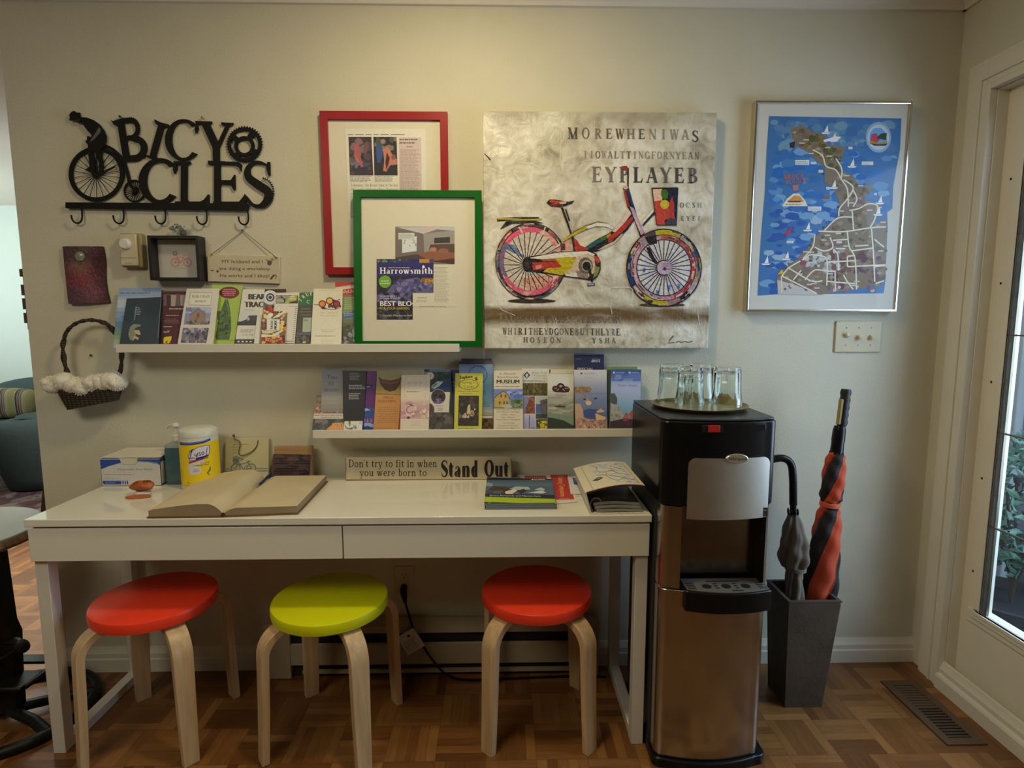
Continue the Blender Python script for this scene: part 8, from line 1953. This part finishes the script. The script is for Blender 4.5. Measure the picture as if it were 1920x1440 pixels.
o = m.build('wood_slice', mat('orange_slice', (.46, .13, .03), rough=.4, noise=.2, nscale=30)); tag(o, 'flat oval orange piece lying just in front of the carved shell ornament', 'ornament')

# long wooden sign
ls = thing('desk_sign', 'long cream wooden sign lettered Stand Out, leaning on the wall behind the desk items', 'sign', (1.1, -.04, ZD))
lp = Plane((0, -.062, ZD+.0008), (1, 0, 0), (0, math.sin(.10), math.cos(.10)))
q = [lp.uv(*p) for p in ((648, 899.5), (959, 902), (960, 856), (647, 857))]
u0, u1, vt = (q[0][0]+q[3][0])/2, (q[1][0]+q[2][0])/2, (q[2][1]+q[3][1])/2
board_mb(lp, (u0, u1, 0.0, vt), -.018, 0).build('board', mat('distressed_cream', (.58, .50, .34), rough=.6, noise=.12, nscale=9), ls, smooth=0, bevel=.002)
a = Art(lp, (620, 830, 3.0968), WD, h0=4e-4); kk = (40, 34, 28)
a.text("Don't try to fit in when", 104, 142, 44, kk, w=515, font='serif', T=.115, t=.07); a.text('you were born to', 168, 194, 43, kk, w=390, font='serif', T=.115, t=.07)
a.text('Stand', 640, 200, 98, kk, w=218, font='serif', T=.27, t=.11); a.text('Out', 890, 198, 98, kk, w=145, font='serif', T=.27, t=.11)
for p in ([(86, 88), (90, 150), (86, 212)], [(88, 216), (500, 217), (1045, 216)], [(1046, 90), (1049, 150), (1047, 212)]): a.line(p, 4, (110, 88, 58))
a.build('lettering', ls)

# printed guides, leaflets and the binder at the right of the desk
gq = lambda px, py, z=ZD: tuple(top_plane(z).pt(px, py))
def mag(label, quad, z0, th, draw, cat='magazine', group=None, edge_c=(170, 160, 140), white=WD, view=(890, 860, 5.647)):
    """flat booklet: quad = FL, FR, BR, BL on the table in photo pixels"""
    pl = top_plane(z0+th); q = [pl.pt(*p) for p in quad]
    m = MB(); ec = alb(edge_c, white); m.prism([(p.x, p.y, z0) for p in q], (0, 0, th), ec)
    a = Art(pl, view, white, h0=2e-4, step=3e-5); a.clip = [((x-view[0])*view[2], (y-view[1])*view[2]) for x, y in quad]
    draw(a); a.into(m)
    o = m.build(cat.replace(' ', '_'), ink_mat('glossy_print', rough=.42), None, colors=True, smooth=0, recalc=False)
    return tag(o, label, cat, group)
GM = 'guide magazines stacked on the desk'
def guide(a):
    a.rect(100, 190, 880, 540, (64, 76, 78)); a.poly([(130, 215), (830, 235), (850, 420), (120, 400)], (70, 86, 92)); a.vgrad(110, 215, 860, 290, [(60, 76, 80), (84, 100, 106)], 6); a.rect(100, 190, 900, 228, (30, 34, 46)); a.ell(612, 222, 10, 6, (190, 186, 170), 10); a.bars(630, 214, 750, 232, 1, (150, 150, 140), seed=2)
    a.poly([(130, 340), (200, 290), (330, 300), (420, 330), (440, 360), (340, 380), (240, 350)], (62, 52, 44)); a.poly([(320, 350), (420, 320), (450, 340), (370, 390), (330, 380)], (190, 176, 140)); a.poly([(370, 320), (440, 295), (570, 300), (590, 325), (480, 335)], (150, 156, 142)); a.poly([(450, 340), (520, 320), (550, 340), (490, 380)], (50, 46, 44)); a.poly([(630, 330), (700, 305), (745, 325), (735, 340)], (160, 166, 150)); a.poly([(560, 360), (700, 340), (760, 355), (720, 370)], (176, 176, 156)); a.blobs(130, 340, 300, 385, 10, 22, [(80, 84, 80), (56, 60, 60)], 4, 2); a.poly([(120, 250), (190, 262), (190, 295), (125, 290)], (120, 130, 128))
    a.poly([(110, 370), (840, 385), (850, 425), (110, 410)], (36, 38, 48)); a.text('Bruce Peninsula and Marine Park', 160, 398, 18, (170, 168, 150), w=540, ang=1); a.text('Day Use Guide', 160, 424, 20, (160, 170, 120), w=270, ang=1)
    a.poly([(105, 405), (852, 428), (862, 482), (100, 462)], (140, 158, 30)); a.poly([(100, 460), (865, 482), (868, 540), (100, 540)], (34, 38, 44)); a.bars(695, 486, 790, 500, 1, (150, 150, 140), seed=5); a.bars(140, 466, 175, 478, 1, (150, 150, 140), seed=6)
for i in range(3):
    dx = (0, 2, -1)[i]; z0 = ZD+.0006+i*.0065
    mag(('bottom guide magazine of the dark and lime green stack on the desk', 'middle guide magazine of the dark and lime green stack on the desk', 'top guide magazine of the stack, dark with a lime green band')[i], [(909+dx, 952-i*4), (1042+dx, 951-i*4), (1034+dx, 900-i*1), (914+dx, 897-i*1)], z0, .006, guide, 'magazine', GM, (92, 98, 92))
def rede(a):
    a.rect(370, 150, 1120, 470, (186, 172, 142)); a.poly([(525, 178), (750, 180), (770, 215), (530, 215)], (150, 60, 48))
    for k in range(9): a.rect(535+k*24, 184, 539+k*24, 212, (186, 140, 110))
    a.poly([(800, 170), (985, 168), (1055, 432), (845, 436)], (158, 48, 44)); a.clip = None; a.text('Dining', 880, 185, 60, (196, 140, 60), w=85, ang=83, font='serif', T=.2, t=.12); a.text('Companion', 895, 280, 60, (196, 140, 60), w=125, ang=83, font='serif', T=.2, t=.12); a.bars(900, 415, 1035, 430, 1, (190, 120, 100), seed=4); a.poly([(420, 190), (430, 190), (432, 210), (422, 210)], (120, 112, 96)); a.bars(430, 188, 520, 214, 2, (120, 110, 96), seed=3)
mag('red and yellow dining leaflet under the stack of guide magazines', [(1043, 944), (1083, 941), (1066, 889), (968, 890)], ZD+.0006, .0022, rede, 'leaflet')
o = mag('white sheet of paper lying behind the binder', [(1044, 938), (1106, 938), (1096, 892), (1062, 892)], ZD+.0002, .0003, lambda a: (a.rect(700, 150, 1250, 480, (182, 174, 152)), a.bars(1060, 300, 1130, 420, 4, (130, 124, 110), seed=3, fill=.15)), 'leaflet')
mag('white leaflet with a blue printed heading beside the binder', [(1070, 926), (1112, 926), (1100, 893), (1064, 893)], ZD+.003, .0012, lambda a: (a.rect(900, 150, 1300, 480, (184, 176, 152)), a.poly([(1035, 204), (1200, 204), (1210, 278), (1055, 276)], (50, 60, 108)), a.bars(1055, 206, 1180, 240, 3, (130, 136, 160), seed=2, align='c')), 'leaflet')

# white binder, cover sprung open over its pages
bn = thing('ring_binder', 'thick white ring binder with a map on its half-open cover, right end of desk', 'binder', (1.71, -.28, ZD))
bw = mat('binder_white', (.66, .64, .56), rough=.35, noise=.02)
FL_, FR_, BR_, BL_ = Vector((1.622, -.431, 0)), Vector((1.790, -.428, 0)), Vector((1.790, -.150, 0)), Vector((1.622, -.155, 0))
m = MB(); m.prism([p+Vector((0, 0, T0)) for p in (FL_, FR_, BR_, BL_)], (0, 0, .003)); m.build('back_cover', bw, bn, bevel=.001)
m = MB(); m.prism([p+Vector((0, 0, T0+.003)) for p in (FL_, FL_+Vector((.003, 0, 0)), BL_+Vector((.003, 0, 0)), BL_)], (-.016, 0, .060)); m.build('spine', bw, bn)
# the sprung cover: arched board from the spine top to the right
def cov(s, t):
    y = FL_.y+.004+(BL_.y-FL_.y)*t
    return Vector((1.606+.175*s, y+.002*s, T0+.063+.026*math.sin(min(1, s*1.05)*PI*.62)-.004*s+.0*t))
m = MB(); n1 = 16
for lo, hi, th in ((0, 1, .0028),):
    g = [[cov(i/n1, j/6) for i in range(n1+1)] for j in range(7)]
    w = n1+1; P3 = [p for r in g for p in r]; Q3 = [p-Vector((0, 0, th)) for p in P3]; N0 = len(P3)
    f = [(j*w+i, j*w+i+1, (j+1)*w+i+1, (j+1)*w+i) for j in range(6) for i in range(n1)]
    f += [tuple(k+N0 for k in q[::-1]) for q in f]
    f += [(i, N0+i, N0+i+1, i+1) for i in range(n1)]+[(6*w+i, 6*w+i+1, N0+6*w+i+1, N0+6*w+i) for i in range(n1)]+[(j*w, (j+1)*w, N0+(j+1)*w, N0+j*w) for j in range(6)]+[(j*w+n1, N0+j*w+n1, N0+(j+1)*w+n1, (j+1)*w+n1) for j in range(6)]
    m._add(P3+Q3, f)
cvr = m.build('front_cover', mat('binder_cover', (.70, .66, .52), rough=.4, noise=.02), bn, smooth=60)
class CovArt(Art):
    def build(self, name, parent, m=None):
        mb = MB(); self.pack()
        for poly, col, layer in self.items:
            h_ = .0008+layer*4e-5
            xs_ = [p[0] for p in poly]; lo, hi = min(xs_), max(xs_); nb = max(1, int((hi-lo)/.07))
            for k in range(nb):
                a0, a1 = lo+(hi-lo)*k/nb, lo+(hi-lo)*(k+1)/nb
                part = clip_poly(poly, [(a0, -9), (a1, -9), (a1, 9), (a0, 9)]) if nb > 1 else poly
                if len(part) >= 3: mb._add([cov(x, y)+Vector((0, 0, h_)) for x, y in part], [tuple(range(len(part)))], col)
        return mb.build(name, m or ink_mat(), parent, colors=True, smooth=0, recalc=False)
a = CovArt(top_plane(0), white=(190, 182, 150)); gl_ = (128, 126, 112)
a.line([(.14, .03), (.14, .97)], .008, (120, 104, 90)); a.line([(.93, .03), (.93, .97)], .008, (120, 104, 90))
a.blobs(.3, .55, .9, .95, 26, .06, [(168, 166, 148), (160, 158, 142), (176, 174, 154)], 4); a.blobs(.5, .1, .92, .5, 14, .05, [(170, 168, 150), (164, 162, 146)], 5)
for s in ([(.3, .95), (.4, .8), (.36, .65), (.5, .55), (.62, .6), (.7, .45), (.9, .4)], [(.45, .9), (.55, .75), (.7, .72), (.85, .6)], [(.5, .55), (.48, .35), (.6, .2), (.75, .25), (.8, .1)], [(.62, .6), (.66, .8), (.8, .85)], [(.3, .5), (.45, .45), (.6, .35), (.9, .2)]): a.line(s, .012, gl_, smooth=True)
a.poly([(.2, .33), (.32, .40), (.40, .36), (.28, .29)], (46, 56, 54)); a.poly([(.28, .345), (.32, .37), (.34, .35), (.30, .33)], (150, 156, 140)); a.rect(.02, .0, .98, .018, (96, 50, 44))
a.build('map_print', cvr)
m = MB(); m.prism([cov(i/n1, 0)+Vector((0, -.0012, -.0035)) for i in range(n1+1)]+[cov(i/n1, 0)+Vector((0, -.0012, .0005)) for i in range(n1, -1, -1)], (0, .001, 0)); m.build('cover_edge', mat('maroon_edge', (.10, .025, .022), rough=.5), cvr)
pgm = mat('grey_sleeves', (.30, .29, .27), rough=.35, noise=.1)
for k, (dz, c_) in enumerate(((.0035, None), (.0125, None), (.0215, None), (.0300, 'd'))):
    m = MB(); pts = []
    for i in range(13):
        s = i/12; pts.append((1.640+.136*s-.004*k, -.424+.003*k, T0+dz+.009*math.sin(s*PI)*(.3+.25*k)*(1-.5*s)))
    low = [(x, y, z) for x, y, z in pts]; up = [(x, y, z+.0075) for x, y, z in pts[::-1]]
    m.prism(low+up, (0, .26, 0)); m.build('page_sleeves', pgm if c_ is None else mat('dark_sleeve', (.035, .03, .035), rough=.3), bn, smooth=0)
rm = mat('ring_metal', (.45, .42, .36), rough=.25, metal=1)
for yy in (-.415, -.30, -.185):
    m = MB(); m.tube([(1.640+.017*math.cos(2*PI*k/20), yy, T0+.024+.021*math.sin(2*PI*k/20)) for k in range(20)], .0016, 8, closed=True); m.build('ring', rm, bn)
MB().box(1.624, 1.634, -.425, -.16, T0+.0032, T0+.007).build('ring_rail', rm, bn)

# ================================================================== ROUND TABLE ON A TREADLE BASE (far left)
tr_ = thing('treadle_table', 'round wooden table on a black cast iron treadle base left of the desk', 'table', (-.27, -.27, 0))
MB().lathe([(0, .636), (.236, .636), (.250, .642), (.253, .650), (.250, .660), (.246, .6645), (0, .6645)], (-.320, -.355, 0), 72).build('rim', wood('dark_table_wood', (.075, .040, .020), (.15, .085, .042), rough=.4, scale=(4, 30, 4)), tr_)
MB().lathe([(0, .6647), (.243, .6647), (.243, .670), (.240, .672), (0, .672)], (-.320, -.355, 0), 72).build('tabletop', mat('grey_tabletop', (.19, .195, .165), rough=.4, noise=.12, nscale=5), tr_, smooth=20)
ci = mat('cast_iron', (.010, .010, .010), rough=.5, metal=.4, noise=.2, bump=.15, bscale=70)
m = MB(); m.tube([(-.262, -.262, .10), (-.262, -.262, .34), (-.258, -.262, .636)], [.040, .036, .037], 4); 
m.rings([[(-.262+w_*sx, -.262+.02*sy, z_) for sx, sy in ((-1, -1), (1, -1), (1, 1), (-1, 1))] for z_, w_ in ((.03, .045), (.18, .05), (.30, .058), (.34, .045), (.60, .036), (.636, .05))])
m.build('post', ci, tr_, smooth=0)
m = MB(); ccx, ccy = -.245, -.250
m.tube([(ccx+.215*math.cos(2*PI*k/48), ccy+.215*math.sin(2*PI*k/48), .018) for k in range(48)], .017, 12, closed=True)
for a0 in (28, 150, 205, 330): m.tube([(-.262, -.262, .034), (ccx+.12*math.cos(R(a0)), ccy+.12*math.sin(R(a0)), .028), (ccx+.21*math.cos(R(a0)), ccy+.21*math.sin(R(a0)), .020)], .017, 10)
m.build('ring_base', ci, tr_, smooth=60)
m = MB()
m.box(-.36, -.145, -.335, -.245, .150, .160); m.box(-.34, -.135, -.225, -.18, .166, .176); m.tube([(-.36, -.335, .154), (-.145, -.335, .154)], .008, 8); m.tube([(-.14, -.33, .156), (-.125, -.25, .163), (-.135, -.18, .172)], .009, 8)
m.build('foot_pedal', ci, tr_, bevel=.003)
m = MB(); m.tube([(-.36, -.285, .175), (-.26, -.30, .215), (-.165, -.30, .272)], .0065, 8); m.lathe([(0, -.012), (.012, -.012), (.022, -.006), (.022, .004), (.010, .010), (0, .012)], (-.160, -.30, .276), 16, ax=(.8, 0, .55)); m.tube([(-.235, -.275, .278), (-.19, -.285, .285), (-.165, -.295, .280)], .012, 8)
m.build('pitman_rod', ci, tr_, smooth=50)
m = MB(); m.tube([(-.345+.085*math.cos(2*PI*k/32), -.275, .315+.085*math.sin(2*PI*k/32)) for k in range(32)], .010, 8, closed=True)
for k in range(6): m.tube([(-.345, -.275, .315), (-.345+.082*math.cos(R(60*k+15)), -.275, .315+.082*math.sin(R(60*k+15)))], .006, 6)
m.build('flywheel', ci, tr_, smooth=60)
m = MB()
for k in range(5): m.tube(catmull([(-.30, -.255, .36-.05*k), (-.335-.01*k, -.255, .385-.05*k), (-.37, -.255, .36-.05*k), (-.36, -.255, .33-.05*k)], 4), .006, 6)
m.tube(catmull([(-.295, -.26, .60), (-.33, -.26, .575), (-.355, -.26, .53), (-.40, -.26, .52)], 5), .011, 8)
m.build('scrollwork', ci, tr_, smooth=60)

# ================================================================== LIVING ROOM BEYOND THE OPENING
teal = mat('teal_upholstery', (.050, .078, .080), rough=.85, noise=.10, nscale=30, bump=.15, bscale=250)
def cushion(cx, cy, cz, hx, hy, hz, p=2.6, n=28, mm=16):
    rs = []
    sg = lambda v, e: (abs(v)**e)*(1 if v >= 0 else -1)
    for j in range(mm+1):
        th_ = -PI/2+PI*j/mm; ring = []
        for k in range(n):
            a_ = 2*PI*k/n; ct = max(1e-3, math.cos(th_))
            ring.append((cx+hx*sg(ct, 2/p)*sg(math.cos(a_), 2/p), cy+hy*sg(ct, 2/p)*sg(math.sin(a_), 2/p), cz+hz*sg(math.sin(th_), 2/p)))
        rs.append(ring)
    return MB().rings(rs)
sf = thing('sofa', 'teal grey upholstered sofa in the living room beyond the wall', 'sofa', (-2.9, 3.1, 0))
cushion(-2.90, 3.72, .485, .86, .13, .25, 2.4).build('backrest', teal, sf, smooth=80)
cushion(-2.75, 3.24, .29, .80, .36, .08, 5).build('seat', teal, sf, smooth=80)
MB().box(-3.5, -2.0, 2.92, 3.80, .10, .209).build('base', mat('teal_base', (.10, .13, .13), rough=.85), sf, bevel=.02)
for x_ in (-3.4, -2.1):
    for y_ in (3.0, 3.7): MB().lathe([(0, .0), (.022, .0), (.03, .0998), (0, .0998)], (x_, y_, 0), 14).build('leg', mat('dark_leg', (.04, .025, .015), rough=.5), sf)
def stripes():
    m = bpy.data.materials.new('striped_fabric'); m.use_nodes = True
    nt = m.node_tree; b = nt.nodes['Principled BSDF']; L = nt.links.new; N = nt.nodes.new
    tc = N('ShaderNodeTexCoord'); sx = N('ShaderNodeSeparateXYZ'); L(tc.outputs['Object'], sx.inputs[0])
    f = N('ShaderNodeMath'); f.operation = 'MULTIPLY'; f.inputs[1].default_value = 7.0; L(sx.outputs['X'], f.inputs[0])
    g = N('ShaderNodeMath'); g.operation = 'FRACT'; L(f.outputs[0], g.inputs[0])
    r = N('ShaderNodeValToRGB'); r.color_ramp.interpolation = 'CONSTANT'; e = r.color_ramp.elements
    c1, c2, c3 = (.22, .19, .075, 1), (.05, .03, .028, 1), (.34, .29, .19, 1)
    e[0].position = 0; e[0].color = c1; e[1].position = .38; e[1].color = c3
    for p_, c_ in ((.42, c2), (.55, c3), (.58, c2), (.66, c3), (.69, (.16, .09, .07, 1)), (.80, c3), (.84, (.26, .22, .10, 1))): x = e.new(p_); x.color = c_
    L(g.outputs[0], r.inputs[0]); L(r.outputs[0], b.inputs['Base Color']); b.inputs['Roughness'].default_value = .85
    return m
o = cushion(-3.24, 3.36, .515, .30, .10, .140, 3.2).build('cushion', stripes(), None, smooth=80); tag(o, 'striped olive and brown cushion on the teal grey sofa', 'cushion')
ac = thing('armchair', 'rounded teal grey tub armchair in front of the sofa', 'armchair', (-2.25, 2.42, 0))
m = MB(); rs = []
for z_, k_ in ((.0065, .62), (.02, .70), (.10, .78), (.22, .90), (.34, .98), (.44, 1.0), (.50, .97), (.53, .88), (.545, .70), (.55, .01)):
    rs.append([(-2.22+.33*k_*math.cos(2*PI*i/40), 2.45+.33*k_*math.sin(2*PI*i/40), z_+.02*math.cos(2*PI*i/40)*(1 if z_ > .3 else 0)) for i in range(40)])
m.rings(rs); m.build('shell', teal, ac, smooth=80)
MB().lathe([(0, .551), (.16, .551), (.18, .556), (.16, .566), (0, .568)], (-2.18, 2.45, 0), 40).build('seat', teal, ac)
def rugm():
    m = bpy.data.materials.new('oriental_rug'); m.use_nodes = True
    nt = m.node_tree; b = nt.nodes['Principled BSDF']; L = nt.links.new; N = nt.nodes.new
    tc = N('ShaderNodeTexCoord'); v = N('ShaderNodeTexVoronoi'); v.inputs['Scale'].default_value = 7; n = N('ShaderNodeTexNoise'); n.inputs['Scale'].default_value = 5; n.inputs['Detail'].default_value = 6
    L(tc.outputs['Object'], n.inputs['Vector']); L(n.outputs['Color'], v.inputs['Vector'])
    r = N('ShaderNodeValToRGB'); e = r.color_ramp.elements
    e[0].position = .1; e[0].color = (.015, .009, .018, 1); e[1].position = .75; e[1].color = (.14, .10, .085, 1)
    for p_, c_ in ((.3, (.045, .014, .02, 1)), (.45, (.075, .025, .024, 1)), (.55, (.03, .02, .032, 1))): x = e.new(p_); x.color = c_
    L(v.outputs['Distance'], r.inputs[0]); L(r.outputs[0], b.inputs['Base Color']); b.inputs['Roughness'].default_value = .95
    return m
o = MB().box(-3.6, -1.2, 1.55, 2.78, .0006, .006).build('rug', rugm(), None, smooth=0); tag(o, 'dark red and navy patterned rug on the living room floor', 'rug')
# a dark carved strip on the end face of the wall, showing past its edge
st_ = thing('wall_strip', 'narrow dark notched wooden strip on the left end of the wall', 'wall hanging', (XL, .065, 1.45))
dk = mat('dark_notched_wood', (.10, .06, .055), rough=.6, noise=.2)
MB().box(XL-.004, XL-.0004, .003, .020, 1.27, 1.48).build('backing_strip', dk, st_, smooth=0)
m = MB()
for z0_, z1_ in ((1.452, 1.478), (1.388, 1.425), (1.340, 1.378), (1.292, 1.328)): m.box(XL-.014, XL-.0042, .003, .020, z0_, z1_)
m.build('block', dk, st_, smooth=0)
o = MB().prism([(XL-.036, .003, .0), (XL-.0006, .003, .0), (XL-.0006, .003, .70), (XL-.006, .003, .70), (XL-.028, .003, .58)], (0, .03, 0)).build('edge_piece', mat('dark_corner', (.055, .03, .02), rough=.6)); tag(o, 'dark wooden piece at the lower end of the wall edge', 'wooden piece')  # stands in for part of an unidentified dark wooden object
